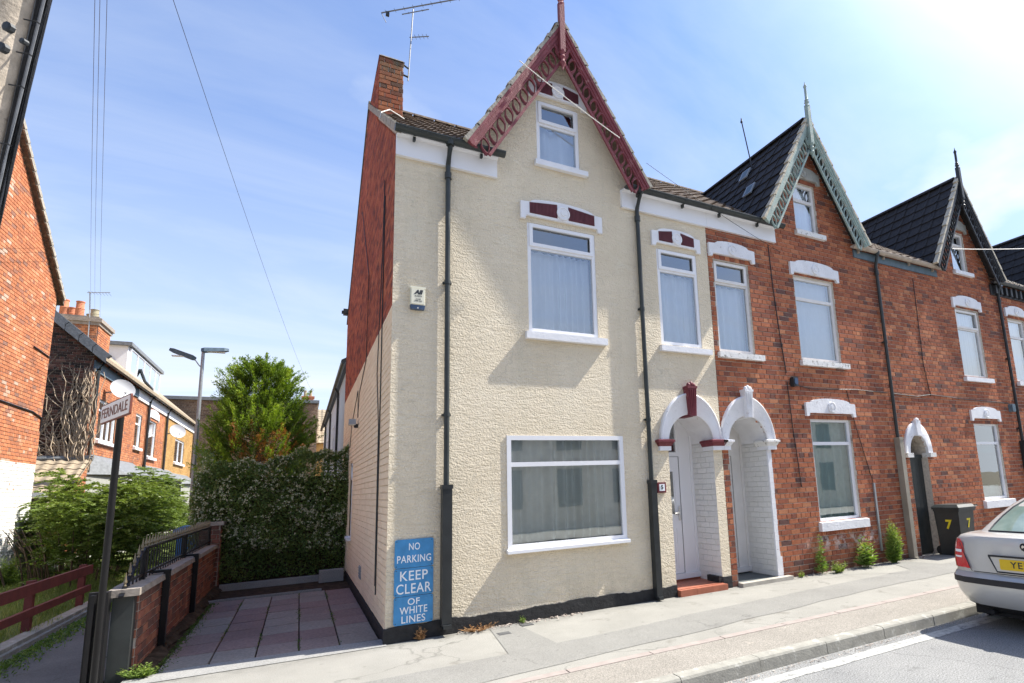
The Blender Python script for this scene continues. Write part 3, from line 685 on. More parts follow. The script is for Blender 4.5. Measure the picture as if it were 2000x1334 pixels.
def tiles(parent, o, U, V, width, length, mat, tw=0.26, tl=0.30, rowspan=None, nobj=300, skip=None, seed=0, name='roof_tile', flat=False, shift=0):
    """o: lower left corner of the slope; U across, V up the slope; rowspan(v) limits each row"""
    U = Vector(U).normalized(); V = Vector(V).normalized(); N = U.cross(V); N = N if N.z > 0 else -N
    rnd = random.Random(seed); rl = root_loc(parent); o = Vector(o); rest = MB(); cnt = 0
    nr = max(1, int(round(length/tl))); tl = length/nr
    for r_ in range(nr):
        v = r_*tl; a, b_ = rowspan(v+tl/2) if rowspan else (0, width)
        k0 = int(math.floor(a/tw)); k = k0
        while k*tw < b_-0.02:
            u = k*tw; k += 1
            if u < a-0.02: u = a
            p = o+U*u+V*v
            if skip and skip(u, v): continue
            t_ = round(rnd.random()*3)/3; wd = min(tw, b_-u)
            if wd < 0.05: continue
            if cnt < nobj and wd > tw-1e-3:
                ob = bpy.data.objects.new(name, tile_mesh(mat, tw, tl, U, V, N, t_, flat)); COL.objects.link(ob); ob.parent = parent
                ob.location = p+N*rnd.uniform(-0.003, 0.004)-rl; cnt += 1
            else:
                me = tile_mesh(mat, tw, tl, U, V, N, t_, flat); q = wd/tw
                vv = [p+(vv_.co if wd > tw-1e-3 else vv_.co-U*(vv_.co.dot(U))*(1-q)) for vv_ in me.vertices]
                rest.add(vv, [tuple(f.vertices) for f in me.polygons], t_)
    if rest.f: part(name, rest, mat, parent, kind='stuff')

EZ = 6.36; PITCH = 0.75; RY = 4.3; RL0 = 0.115; RZ = EZ+PITCH*RY+RL0
def main_roof(parent, x0, x1, mat, gaps=(), nobj=200, seed=0):
    """front and back slopes; gaps = gable centres whose roofs cut through"""
    mb = MB(); y0 = -0.12; z0 = EZ+RL0+PITCH*y0; th = 0.05
    c, hw, az = gaps[0]; yi = 0.12
    for (xa, xb, ya, za, yb, zb) in ((x0, c-hw+0.12, y0, z0, RY, RZ), (c+hw-0.12, x1, y0, z0, RY, RZ), (c-hw+0.12, c+hw-0.12, yi, EZ+RL0+PITCH*yi, RY, RZ), (x0, x1, 8.75, EZ-PITCH*0.15, RY, RZ)):
        mb.add([(xa, ya, za), (xb, ya, za), (xb, yb, zb), (xa, yb, zb), (xa, ya, za-th), (xb, ya, za-th), (xb, yb, zb-th), (xa, yb, zb-th)],
               [(0, 1, 2, 3), (4, 7, 6, 5), (0, 4, 5, 1), (0, 3, 7, 4), (1, 5, 6, 2)])
    r_ = part('roof', mb, mat, parent)
    V = Vector((0, 1, PITCH)).normalized(); L = math.hypot(RY-y0, RZ-z0)
    def span(v):
        return (0, x1-x0)
    def skip(u, v):
        z = z0+V.z*v; x = x0+u+0.13
        for c, hw, az in gaps:
            if z < az and abs(x-c) < hw*(1-(z-6.3)/(az-6.3))-0.05: return True
        return False
    tiles(r_, (x0, y0, z0+0.01), (1, 0, 0), V, x1-x0, L, mat, 0.24, 0.30, span, nobj, skip, seed)
    # ridge tiles
    k = MB(); x = x0
    while x < x1-0.1:
        n = 6; pts = []
        for xx in (x+0.005, min(x+0.44, x1)):
            for i in range(n+1):
                a = math.pi*i/n; pts.append((xx, RY+0.13*math.cos(a), RZ-0.02+0.10*math.sin(a)))
        k.add(pts, [(i, i+1, n+2+i, n+1+i) for i in range(n)]); x += 0.45
    part('ridge_tile', k, mat, r_, kind='stuff')
    return r_
def gable_roof(parent, c, hw, az, yf, tilemat, nleft=300, nright=60, tw=0.30, tl=0.30, seed=0, flat=True):
    """steep cross roof over the gable; ridge runs back into the main roof"""
    ez = 6.42; yb = (az-EZ)/PITCH; mb = MB()
    for s_ in (-1, 1):
        q = [(c+s_*hw, yf, ez), (c, yf, az), (c, yb, az), (c+s_*hw, max((ez-EZ)/PITCH, yf+0.1), ez)]
        mb.add(q+[(p[0]-s_*0.05, p[1], p[2]-0.06) for p in q], [(0, 1, 2, 3), (4, 7, 6, 5), (0, 4, 5, 1), (0, 3, 7, 4)])
    r_ = part('gable_roof', mb, tilemat, parent)
    for s_, nn in ((-1, nleft), (1, nright)):
        V = Vector((-s_*hw, 0, az-ez)).normalized(); L = math.hypot(hw, az-ez)
        def span(v, V=V):
            z = ez+V.z*v; return (0, max(0.3, (z-EZ)/PITCH-yf+0.25))
        tiles(r_, (c+s_*hw, yf, ez), (0, 1, 0), V, 4, L, tilemat, tw, tl, span, nn, None, seed+s_, flat=flat)
    k = MB(); y = yf; n = 6
    while y < yb:
        pts = []
        for yy in (y+0.006, y+0.34):
            for i in range(n+1):
                a = math.pi*i/n; pts.append((c+0.10*math.cos(a), yy, az-0.03+0.10*math.sin(a)))
        k.add(pts, [(i, i+1, n+2+i, n+1+i) for i in range(n)]); y += 0.345
    part('ridge_tile', k, tilemat, r_, kind='stuff')
    return r_
def barge(parent, c, hw, az, ez, yf, mat, vergemat, label=None, fret=True):
    """pair of fretted boards, moulded top rail, verge bedding above"""
    for s_ in (-1, 1):
        foot = Vector((c+s_*hw, yf, ez)); apex = Vector((c, yf, az)); A = (apex-foot); L = A.length; A.normalize()
        Nn = Vector((A.z*s_, 0, -A.x*s_)); Nn = -Nn if Nn.z > 0 else Nn      # pointing down/inwards
        if Nn.dot(Vector((-s_, 0, -0.6))) < 0: Nn = -Nn
        def P(a, n, d): return foot+A*a+Nn*(n*0.88 if n > 0 else n)+Vector((0, d, 0))
        mb = MB()
        def bar(a0, a1, n0, n1, d0, d1):
            vs = [P(a, n, d) for d in (d0, d1) for n in (n0, n1) for a in (a0, a1)]
            mb.add(vs, [(0, 1, 3, 2), (4, 6, 7, 5), (0, 4, 5, 1), (2, 3, 7, 6), (0, 2, 6, 4), (1, 5, 7, 3)])
        bar(-0.02, L, 0.0, 0.045, -0.05, 0.02); bar(-0.02, L, 0.045, 0.10, -0.032, 0.02); bar(-0.01, L, 0.10, 0.135, -0.018, 0.02)
        bar(0.03, L-0.10, 0.345, 0.39, -0.022, 0.012)
        o = part('barge_board', mb, mat, parent, label)
        fm = MB(); cell = 0.225; n = int((L-0.10)/cell); cell = (L-0.10)/n; n0, n1 = 0.125, 0.345; cy = (n0+n1)/2
        m_ = 20
        for i in range(n):
            a0 = 0.0+i*cell; ca = a0+cell/2; ring = []; hole = []
            for k in range(m_):
                th = 2*math.pi*k/m_; cs, sn = math.cos(th), math.sin(th)
                q = max(abs(cs)/(cell/2), abs(sn)/((n1-n0)/2)); ring.append(None)
                # leaf shaped opening leaning along the board
                rx, ry = 0.052, 0.108; hx = rx*cs*(1-0.30*abs(sn)); hy = ry*sn; ax_, an_ = 0.62, -0.785
                hole.append((ca+hy*ax_+hx*0.785, cy+hy*an_+hx*0.62))
            ring = [(min(max(ca+(a-ca)*1.62, a0), a0+cell), min(max(cy+(b_-cy)*1.30, n0), n1)) for a, b_ in hole]
            vs = [P(a, b_, -0.008) for a, b_ in ring]+[P(a, b_, -0.008) for a, b_ in hole]+[P(a, b_, 0.014) for a, b_ in hole]+[P(a, b_, 0.014) for a, b_ in ring]
            fs = []
            for k in range(m_):
                k2 = (k+1) % m_; fs += [(k, k2, m_+k2, m_+k), (m_+k, m_+k2, 2*m_+k2, 2*m_+k), (2*m_+k, 2*m_+k2, 3*m_+k2, 3*m_+k)]
            fm.add(vs, fs); fm.add([P(a0-0.03, n1-0.02, 0.0), P(a0+0.03, n1-0.02, 0.0), P(a0+0.004, n1-0.075, 0.0)], [(0, 1, 2)]); fm.add([P(a0-0.035, n0, 0.0), P(a0+0.035, n0, 0.0), P(a0, n0+0.05, 0.0)], [(0, 1, 2)])
            # raised rim round the opening
            vs = []
            for (f_, d_) in ((1.0, -0.008), (1.06, -0.02), (1.24, -0.02), (1.30, -0.008)):
                for (a, b_) in hole: vs.append(P(ca+(a-ca)*f_, cy+(b_-cy)*min(f_, 1.12), d_))
            fs = [(j*m_+k, j*m_+(k+1) % m_, (j+1)*m_+(k+1) % m_, (j+1)*m_+k) for j in range(3) for k in range(m_)]
            fm.add(vs, fs)
        part('fretwork', fm, mat, o)
        # soffit behind the board back to the wall, then the verge bedding on top
        vb = MB(); rnd = random.Random(int(c*10)+s_)
        k = 0; seg = 0.30
        a = -0.03
        while a < L+0.02:
            b2 = min(a+seg, L+0.05); t_ = rnd.uniform(0.05, 0.066)
            vs = [P(q, n_, d) for d in (-0.055, 0.045) for (q, n_) in ((a, 0.0), (b2+0.02, 0.0), (b2+0.02, -t_+0.028), (a, -t_))]
            vb.add(vs, [(0, 1, 2, 3), (4, 7, 6, 5), (0, 4, 5, 1), (3, 2, 6, 7), (0, 3, 7, 4), (1, 5, 6, 2)], rnd.random()); a = b2
        part('verge', vb, vergemat, o)
        sf = MB(); sf.add([P(0, 0.01, 0.02), P(L, 0.01, 0.02), P(L, 0.01, -yf-0.0), P(0, 0.01, -yf-0.0), P(0, 0.05, 0.02), P(L, 0.05, 0.02), P(L, 0.05, -yf), P(0, 0.05, -yf)], [(0, 1, 2, 3), (4, 5, 6, 7)])
        part('soffit', sf, mat, o)
def finial(parent, c, yf, zb, zt, mat):
    mb = MB(); y = yf-0.06
    H = zt-zb
    # square shaft with turned pendant and spire
    s0, s1 = zb+0.30, zt-0.52
    w_ = 0.042
    mb.box((c-w_, y-w_, s0), (c+w_, y+w_, s1))
    mb.lathe([(0.004, 0), (0.02, 0.05), (0.02, 0.07), (0.045, 0.10), (0.05, 0.13), (0.03, 0.16), (0.03, 0.19), (0.048, 0.22), (0.03, 0.26), (0.046, 0.30), (0.05, 0.33)], (c, y, zb), 14)
    mb.lathe([(0.05, 0), (0.035, 0.03), (0.035, 0.05), (0.052, 0.08), (0.03, 0.11), (0.045, 0.13), (0.028, 0.16), (0.026, 0.40), (0.034, 0.43), (0.036, 0.45), (0.012, 0.50), (0.003, 0.56)], (c, y, s1-0.02), 14)
    part('finial', mb, mat, parent, smooth=True)

# ================================================================== GROUND
gm = MB(); gm.quad([(-400, -400, -0.16), (400, -400, -0.16), (400, 400, -0.16), (-400, 400, -0.16)])
struct('ground', gm, 'earth')
def wob(seed, a, n): 
    r_ = random.Random(seed); return [r_.uniform(-a, a) for _ in range(n)]
rm = MB()
rm.quad([(-30, -2.77, -0.12), (60, -2.77, -0.12), (60, -9.9, -0.12), (-30, -9.9, -0.12)])
struct('road', rm, 'road_asphalt', 'grey tarmac road with a gutter line beside the kerb')
pv = MB(); pv.add([(-30, 0.10, 0), (60, 0.10, 0), (60, -2.74, 0), (-30, -2.74, 0), (-30, 0.10, -0.15), (60, 0.10, -0.15), (60, -2.74, -0.15), (-30, -2.74, -0.15)], [(0, 3, 2, 1), (0, 1, 5, 4), (2, 3, 7, 6)])
pv_o = struct('pavement', pv, 'pavement_asphalt', 'pale worn pavement running past the terrace')
tr = MB()     # darker trench reinstatement: a long band with two spurs towards the wall
w1, w2 = wob(3, 0.03, 60), wob(4, 0.03, 60)
xs = [0.35+i*0.5 for i in range(44)]
yt = lambda x: -1.28+0.065*min(x, 7)+0.0; yb = lambda x: -1.97+0.075*min(x, 7)
for i in range(len(xs)-1):
    a, b_ = xs[i], xs[i+1]
    tr.quad([(a, yb(a)+w1[i], 0.004), (b_, yb(b_)+w1[i+1], 0.004), (b_, yt(b_)+w2[i], 0.004), (a, yt(a)+w2[i], 0.004)])
tr.quad([(-12, -1.95, 0.004), (0.35, -1.95, 0.004), (0.35, -1.27, 0.004), (-12, -1.32, 0.004)])
tr.quad([(1.02, -1.30, 0.0045), (1.60, -1.25, 0.0045), (1.52, -0.06, 0.0045), (1.18, -0.06, 0.0045)])
tr.quad([(8.4, -0.85, 0.0045), (9.4, -0.85, 0.0045), (9.2, -0.1, 0.0045), (8.9, -0.1, 0.0045)])
struct('pavement_patch', tr, 'trench_asphalt')
ag = MB(); ag.quad([(-30, -2.74, 0.004), (60, -2.74, 0.004), (60, -2.16, 0.004), (-30, -2.16, 0.004)])
struct('aggregate_strip', ag, 'aggregate_strip')
pe = thing('edging_row', 'row of pinkish edging stones along the middle of the pavement', 'edging', (0, -2.11, 0))
k = MB(); x = -6.0; rnd = random.Random(5); cnt = 0
pe['kind'] = 'structure'
for i in range(40):
    m_ = MB(); m_.box((x+0.005, -2.165, -0.05), (x+0.905, -2.065, 0.008+rnd.uniform(-0.001, 0.001))); part('edging_stone', m_, 'pink_edging', pe); x += 0.912
kb = bpy.data.objects.new('kerb', None); COL.objects.link(kb); kb['kind'] = 'structure'
x = -6.2
for i in range(46):
    m_ = MB(); L = 0.914; dz = rnd.uniform(-0.003, 0.003); dy = rnd.uniform(-0.003, 0.003)
    y1, y0 = -2.742, -2.868+dy
    pr = [(y1, -0.15), (y1, 0.006+dz), (y0+0.03, 0.006+dz), (y0+0.012, 0.0+dz), (y0, -0.018), (y0-0.012, -0.15)]
    vs = [(xx, y, z) for xx in (x+0.004, x+L-0.004) for y, z in pr]; n = len(pr)
    m_.add(vs, [tuple(range(n))[::-1], tuple(range(n, 2*n))]+[(j, (j+1) % n, n+(j+1) % n, n+j) for j in range(n)])
    part('kerb_stone', m_, 'kerb_stone', kb); x += L
wl = MB(); w1 = wob(8, 0.012, 200); x = -6
for i in range(90): wl.quad([(x, -3.17+w1[i], -0.116), (x+0.4, -3.17+w1[i+1], -0.116), (x+0.4, -3.02+w1[i+40], -0.116), (x, -3.02+w1[i+39], -0.116)]); x += 0.4
struct('road_line', wl, 'white_line', 'worn white line painted along the edge of the road')
# grit in the channel and rubble by the wall
def grit(name, n, fx, mat, smin, smax, label=None, kind='stuff', cat='debris', seed=1):
    r_ = random.Random(seed); mb = MB()
    for i in range(n):
        x, y, z = fx(r_); s = r_.uniform(smin, smax)
        p = [Vector((x+r_.uniform(-s, s), y+r_.uniform(-s, s), z+r_.uniform(0, s*0.8))) for _ in range(4)]
        mb.add(p, [(0, 1, 2), (0, 3, 1), (1, 3, 2), (0, 2, 3)], r_.random())
    return solo(name, mb, mat, label, cat, (0, 0, 0), kind=kind)
grit('gutter_grit', 1500, lambda r_: (r_.uniform(1, 9), -2.9-abs(r_.gauss(0, 0.05)), -0.118), 'rubble', 0.004, 0.014, 'loose grit and leaf litter lying in the road channel', cat='grit', seed=2)
grit('wall_rubble', 700, lambda r_: (r_.choice([r_.uniform(6.3, 9.5), r_.uniform(0.8, 2.5), r_.uniform(9.6, 10.4)]), -0.02-abs(r_.gauss(0, 0.07)), 0.0), 'rubble', 0.008, 0.03, 'flaked stone crumbs lying along the foot of the terrace wall', cat='rubble', seed=3)
for (x, y) in ((1.25, -0.42), (1.62, -0.18)):
    m_ = MB(); m_.box((x-0.075, y-0.06, 0.0), (x+0.075, y+0.06, 0.007)); m_.box((x-0.06, y-0.045, 0.004), (x+0.06, y+0.045, 0.009))
    solo('stopcock_cover', m_, 'iron_cover', 'small dark stopcock cover in the pavement, %s' % ('the nearer of the two' if y < -0.3 else 'the one closest to the cream wall'), 'cover', (x, y, 0), 'stopcock covers by the cream house')

# ------------------------------------------------------------------ driveway slabs
dr = MB(); dr.quad([(-2.35, 0.10, -0.02), (0.0, 0.10, -0.02), (0.0, 6.6, -0.02), (-2.35, 6.6, -0.02)]); struct('driveway_bed', dr, 'soil')
r = np.random.default_rng(33)
ap = MB(); ap.add([(-2.35, 0.0, 0.006), (0, -0.10, 0.006), (0, 0.26, 0.006), (-2.35, 0.40, 0.006)], [(0, 1, 2, 3)]); struct('driveway_apron', ap, 'apron_concrete')
dw = bpy.data.objects.new('driveway', None); COL.objects.link(dw); dw['kind'] = 'structure'; rnd = random.Random(11)
colx = [-2.12, -1.69, -1.275, -0.86, -0.45, -0.04]; 
tt = [0.25, 0.9, 0.35, 0.75, 0.2, 0.95, 0.5, 0.3, 0.85]
for ci in range(5):
    y = 0.36-0.02*ci; r_ = 0
    while y < 4.6:
        L = 0.545; m_ = MB(); a, b_ = colx[ci]+0.006, colx[ci+1]-0.006; t_ = rnd.choice([0.12, 0.25, 0.4, 0.75, 0.9])+rnd.random()*0.1; q = [rnd.uniform(-0.005, 0.005) for _ in range(4)]
        e = 0.006
        vs = [(a, y+e, -0.01), (b_, y+e, -0.01), (b_, y+L-e, -0.01), (a, y+L-e, -0.01), (a+0.004, y+e+0.004, 0.006+q[0]), (b_-0.004, y+e+0.004, 0.006+q[1]), (b_-0.004, y+L-e-0.004, 0.006+q[2]), (a+0.004, y+L-e-0.004, 0.006+q[3])]
        m_.add(vs, [(4, 5, 6, 7), (0, 1, 5, 4), (1, 2, 6, 5), (2, 3, 7, 6), (3, 0, 4, 7)], t_); part('paving_slab', m_, 'paving_slab', dw); y += L; r_ += 1
m_ = MB(); m_.box((-2.25, 4.78, -0.02), (-0.50, 4.92, 0.015)); m_.box((-2.1, 4.80, 0.0), (-0.52, 4.83, 0.03)); part('edge_strip', m_, 'apron_concrete', dw)
kf = MB(); kf.box((-2.2, 6.2, -0.02), (-0.40, 6.32, 0.10)); solo('concrete_edging', kf, 'apron_concrete', 'low pale concrete edging in front of the hedge', 'edging', (-1.3, 6.26, 0))
cbk = MB(); cbk.box((-0.52, 5.75, 0), (-0.08, 5.95, 0.23)); solo('concrete_block', cbk, 'apron_concrete', 'loose grey concrete block standing against the cream side wall', 'block', (-0.3, 5.85, 0))
# verge of soil against the garden wall and at the hedge foot
sv = MB(); r_ = random.Random(14); ys_ = [0.36+0.06*i for i in range(104)]; pf = []
for i, y in enumerate(ys_):
    w_ = 0.13+0.035*math.sin(y*2.3)+0.03*math.sin(y*7.1)+r_.uniform(-0.012, 0.012)
    pf.append([(-2.31, y, 0.06+r_.uniform(-.012, .012)), (-2.24, y, 0.06+r_.uniform(-.015, .015)), (-2.31+w_*0.8, y, 0.035+r_.uniform(-.01, .01)), (-2.30+w_, y, 0.0)])
for a, b_ in zip(pf, pf[1:]):
    for q in range(3): sv.quad([a[q], a[q+1], b_[q+1], b_[q]])
struct('soil_verge', sv, 'soil'); 
hs_ = MB(); hs_.add([(-2.35, 6.32, 0.05), (0, 6.32, 0.05), (0, 9.5, 0.10), (-2.35, 9.5, 0.10)], [(0, 1, 2, 3)]); struct('hedge_soil', hs_, 'soil')
# alley path and lawn to the left
pa = MB(); pa.quad([(-3.85, -0.2, 0.004), (-2.52, -0.2, 0.004), (-2.52, 40, 0.004), (-3.85, 40, 0.004)]); struct('path', pa, 'path_concrete', 'narrow shaded path between lawn and brick wall')
pk = MB(); pk.box((-4.02, 0.9, -0.05), (-3.85, 9.5, 0.10)); pk.box((-3.85, 1.9, 0.0), (-3.80, 7.4, 0.05)); struct('path_edging', pk, 'kerb_stone')
la = MB(); la.quad([(-12, 0.2, 0.03), (-4.0, 0.2, 0.03), (-4.0, 36, 0.03), (-12, 36, 0.03)]); struct('lawn', la, 'lawn_base')

# ================================================================== HOUSE 1 (cream)
H1 = thing('end_terrace_house', 'cream rendered end house with maroon fretted gable and blue signs on its corner', 'house', (2.5, 4, 0))
G1 = 2.33; HW = 1.42; AZ = 8.78; YF = -0.24
def gtop(c, az=AZ):
    return lambda x: max(EZ, az-0.03-abs(x-c)*(az-6.41)/(HW+0.02))
o1 = [Rect(1.449, 3.233, 0.90, 2.38), Rect(1.796, 2.90, 3.85, 5.495), Rect(1.978, 2.687, 6.51, 7.53), Rect(4.041, 4.861, 3.86, 5.49), Arch(4.49, 0.44, 2.30, 0.43, 0.0)]
mb = MB(); sheet(mb, W, -0.012, 5.114, 0.15, gtop(G1), o1, 0.0, [G1, G1-1.36, G1+1.36]+[0.4*i for i in range(13)])
mb.quad([(-0.012, 0, 0.1), (-0.012, 0.012, 0.1), (-0.012, 0.012, EZ), (-0.012, 0, EZ)])
part('front_wall', mb, 'cream_render', H1)
pl = MB(); r_ = random.Random(4); xs = [-0.03+0.034*i for i in range(121)]; hs2 = [0.165+0.012*math.sin(x*3.1)+0.008*math.sin(x*11)+r_.uniform(-0.006, 0.006) for x in xs]
for a, b_, ha, hb in zip(xs, xs[1:], hs2, hs2[1:]):
    pl.add([(a, -0.022, -0.02), (b_, -0.022, -0.02), (b_, -0.020, hb), (a, -0.020, ha), (b_, 0.01, hb+0.006), (a, 0.01, ha+0.006)], [(0, 1, 2, 3), (3, 2, 4, 5)])
pl.add([(-0.03, -0.022, -0.02), (-0.03, 0.03, -0.02), (-0.03, 0.03, 0.16), (-0.03, -0.02, 0.16)], [(0, 1, 2, 3)])
part('plinth', pl, 'black_plinth', H1)
pl = MB(); pl.box((4.93, -0.018, -0.02), (5.112, 0.25, 0.178)); part('plinth', pl, 'black_plinth', H1)
pl = MB(); pl.box((-0.018, 0.03, -0.02), (0.01, 6.4, 0.11)); part('plinth', pl, 'black_plinth', H1)
for o in o1[:4]: rv = MB(); reveal(rv, W, o.x0, o.x1, o.z0, o.z1, 0.0, 0.10); part('window_reveal', rv, 'side_reveal_paint', H1)
window(H1, W, 1.449, 3.233, 0.90, 2.38, -0.012, 1.995, toplight=False, curt='curtain_grey', seed=1, sill=(1.43, 3.25, 0.855, 0.905, 0.075), sillmat='white_upvc', ctop=2.40, fw=0.06, amp=0.030, freq=44)
window(H1, W, 1.796, 2.90, 3.85, 5.495, 0.01, 5.13, seed=2, ctop=5.12, sill=(1.74, 3.02, 3.735, 3.845, 0.075), amp=0.022, freq=52)
window(H1, W, 1.978, 2.687, 6.51, 7.53, 0.01, 7.16, seed=3, sill=(1.93, 2.80, 6.42, 6.51, 0.07), amp=0.03, freq=30, ctop=7.2)
window(H1, W, 4.041, 4.861, 3.86, 5.49, 0.01, 5.13, seed=4, ctop=5.12, sill=(4.0, 5.02, 3.74, 3.84, 0.07), amp=0.018, freq=44)
lintel(H1, W, 2.355, 1.33, 5.525, 5.88, 'white_paint', True)
lintel(H1, W, 4.44, 0.99, 5.52, 5.86, 'white_paint', True, wd=0.15)
lintel(H1, W, 2.33, 0.98, 7.55, 7.90, 'white_paint', True, wd=0.13)
# side wall
SW = Fr((0, 0, 0), (0, 1, 0), (1, 0, 0)); so1 = [Rect(5.35, 5.95, 0.86, 2.36)]
stop_ = lambda u: min(EZ+0.05+PITCH*u, EZ+0.03+PITCH*(8.62-u))
mb = MB(); sheet(mb, SW, 0, 8.62, 0.0, lambda u: 4.04, so1, 0.008); part('side_wall', mb, 'cream_side_paint', H1)
mb = MB(); sheet(mb, SW, 0, 8.62, 4.04, stop_, [], 0.008, [4.3]); part('side_wall', mb, 'mortar', H1, 'upper side wall of dark red unpainted brick')
bricks(H1, SW, 0, 8.62, 0.12, 4.04, so1, 'cream_painted_brick', nobj=300, seed=2, j=0.007, bond=0, P=0.004)
def sspan(z): return (0.0 if z < EZ else (z-EZ)/PITCH+0.05, 8.62 if z < EZ-0.05 else 8.62-(z-EZ+0.05)/PITCH)
bricks(H1, SW, 0, 8.62, 4.04, RZ, [], 'side_red_brick', span=sspan, nobj=0, seed=3, j=0.007, bond=4, P=0.004)
window(H1, SW, 5.35, 5.95, 0.86, 2.36, 0.03, 2.0, seed=9, sill=(5.28, 6.02, 0.80, 0.86, 0.07))
cab = MB(); cab.tube([(-0.012, 1.02, 6.0), (-0.014, 1.0, 4.6), (-0.014, 0.98, 3.0), (-0.014, 0.97, 0.4)], 0.008, 5); cab.tube([(-0.012, 1.12, 6.3), (-0.014, 1.15, 5.2), (-0.02, 1.38, 3.4), (-0.014, 1.1, 2.6), (-0.014, 1.06, 0.5)], 0.007, 5)
cab.tube([(-0.012, 4.9, 7.6), (-0.013, 3.1, 5.53), (-0.013, 3.15, 4.0), (-0.013, 4.3, 3.6), (-0.013, 4.45, 3.15)], 0.007, 5); cab.tube([(-0.013, 4.45, 3.15), (-0.013, 4.6, 3.7), (-0.013, 5.8, 3.2), (-0.013, 6.2, 2.7)], 0.007, 5)
part('wall_cable', cab, 'cable_black', H1)
ex = MB(); 
for k_ in range(4): ex.box((-0.025, 3.05, 0.36+0.045*k_), (0, 3.27, 0.385+0.045*k_))
ex.box((-0.015, 3.03, 0.34), (0.0, 3.29, 0.54)); part('air_brick', ex, 'lead', H1)
# back and party structure so that the house is closed
bk = MB(); bk.box((0.02, 8.5, 0), (16.1, 8.62, EZ-0.1)); part('back_wall', bk, 'side_reveal_paint', H1)
# chimney
ch = MB(); ch.box((0.012, 2.51, 7.2), (0.41, 4.60, 9.53)); co = part('chimney', ch, 'mortar', H1)
CF = Fr((0, 2.50, 0), (1, 0, 0), (0, 1, 0)); bricks(co, CF, 0.0, 0.42, 7.9, 9.50, [], 'chimney_brick', nobj=60, seed=5, P=0.008, sl=0.21)
CS = Fr((0, 0, 0), (0, 1, 0), (1, 0, 0)); bricks(co, CS, 2.50, 4.60, 7.9, 9.50, [], 'side_red_brick', nobj=0, seed=6, P=0.004)
cc = MB(); cc.add([(-0.01, 2.48, 9.49), (0.43, 2.48, 9.49), (0.43, 4.62, 9.49), (-0.01, 4.62, 9.49), (0.05, 2.56, 9.55), (0.36, 2.56, 9.555), (0.36, 4.5, 9.55), (0.05, 4.5, 9.55)], [(0, 1, 5, 4), (1, 2, 6, 5), (2, 3, 7, 6), (3, 0, 4, 7), (4, 5, 6, 7)]); part('chimney_cap', cc, 'verge_cement', co)
fl = MB(); 
pts = [(-0.02+0.07*i, 2.30+0.02*math.sin(i*1.7), 8.17+0.035*math.sin(i*2.3)) for i in range(10)]
for p, q in zip(pts, pts[1:]): fl.quad([(p[0], p[1]-0.22, p[2]-0.12), (q[0], q[1]-0.22, q[2]-0.12+0.02), (q[0], 2.50, q[2]+0.10), (p[0], 2.50, p[2]+0.10)])
part('flashing', fl, 'foil_flashing', co)
# roofs
main_roof(H1, -0.02, 5.114, 'tile_brown', [(G1, HW, AZ)], 160, 21)
vg = MB(); V_ = Vector((0, 1, PITCH)).normalized()
for i in range(18):
    a = Vector((-0.03, -0.14, EZ-0.06))+V_*(0.30*i); t_ = 0.115
    vg.add([a, a+V_*0.30, a+V_*0.30+Vector((0, 0, t_)), a+Vector((0, 0, t_+0.02)), a+Vector((0.06, 0, 0)), a+V_*0.30+Vector((0.06, 0, 0)), a+V_*0.30+Vector((0.06, 0, t_)), a+Vector((0.06, 0, t_+0.02))], [(0, 3, 2, 1), (4, 5, 6, 7), (0, 4, 7, 3), (3, 7, 6, 2), (0, 1, 5, 4)])
part('verge', vg, 'verge_cement', H1)
gable_roof(H1, G1, HW+0.03, AZ+0.02, YF+0.05, 'tile_brown', 120, 60, flat=False, tw=0.26, seed=31)
barge(H1, G1, HW+0.03, AZ+0.0, 6.38, YF, 'faded_maroon_barge', 'verge_cement')
finial(H1, G1-0.02, YF, 7.93, 9.62, 'faded_maroon_barge')
def fascia(parent, x0, x1, z0, z1, mat='white_upvc', d=0.045):
    mb = MB(); mb.box((x0, -d, z0), (x1, 0.0, z1+0.02)); mb.box((x0, -d-0.006, z0-0.004), (x1, 0.002, z0+0.012)); mb.box((x0, -0.13, z1-0.015), (x1, -d, z1)); return part('fascia', mb, mat, parent)
fascia(H1, -0.012, 1.345, 6.055, 6.33); fascia(H1, 3.40, 5.114, 6.06, 6.34)
gutter(H1, -0.05, 1.42, 6.375, -0.165, 'grey_plastic'); gutter(H1, 3.42, 5.11, 6.375, -0.165, 'grey_plastic')
downpipe(H1, 0.655, 0.12, 6.36, -0.165, low=(1.74, 0.115), lowmat='black_plastic', wall=0.05)
downpipe(H1, 3.675, 0.05, 6.36, -0.165, low=(1.70, 0.095), lowmat='black_plastic', wall=0.05)
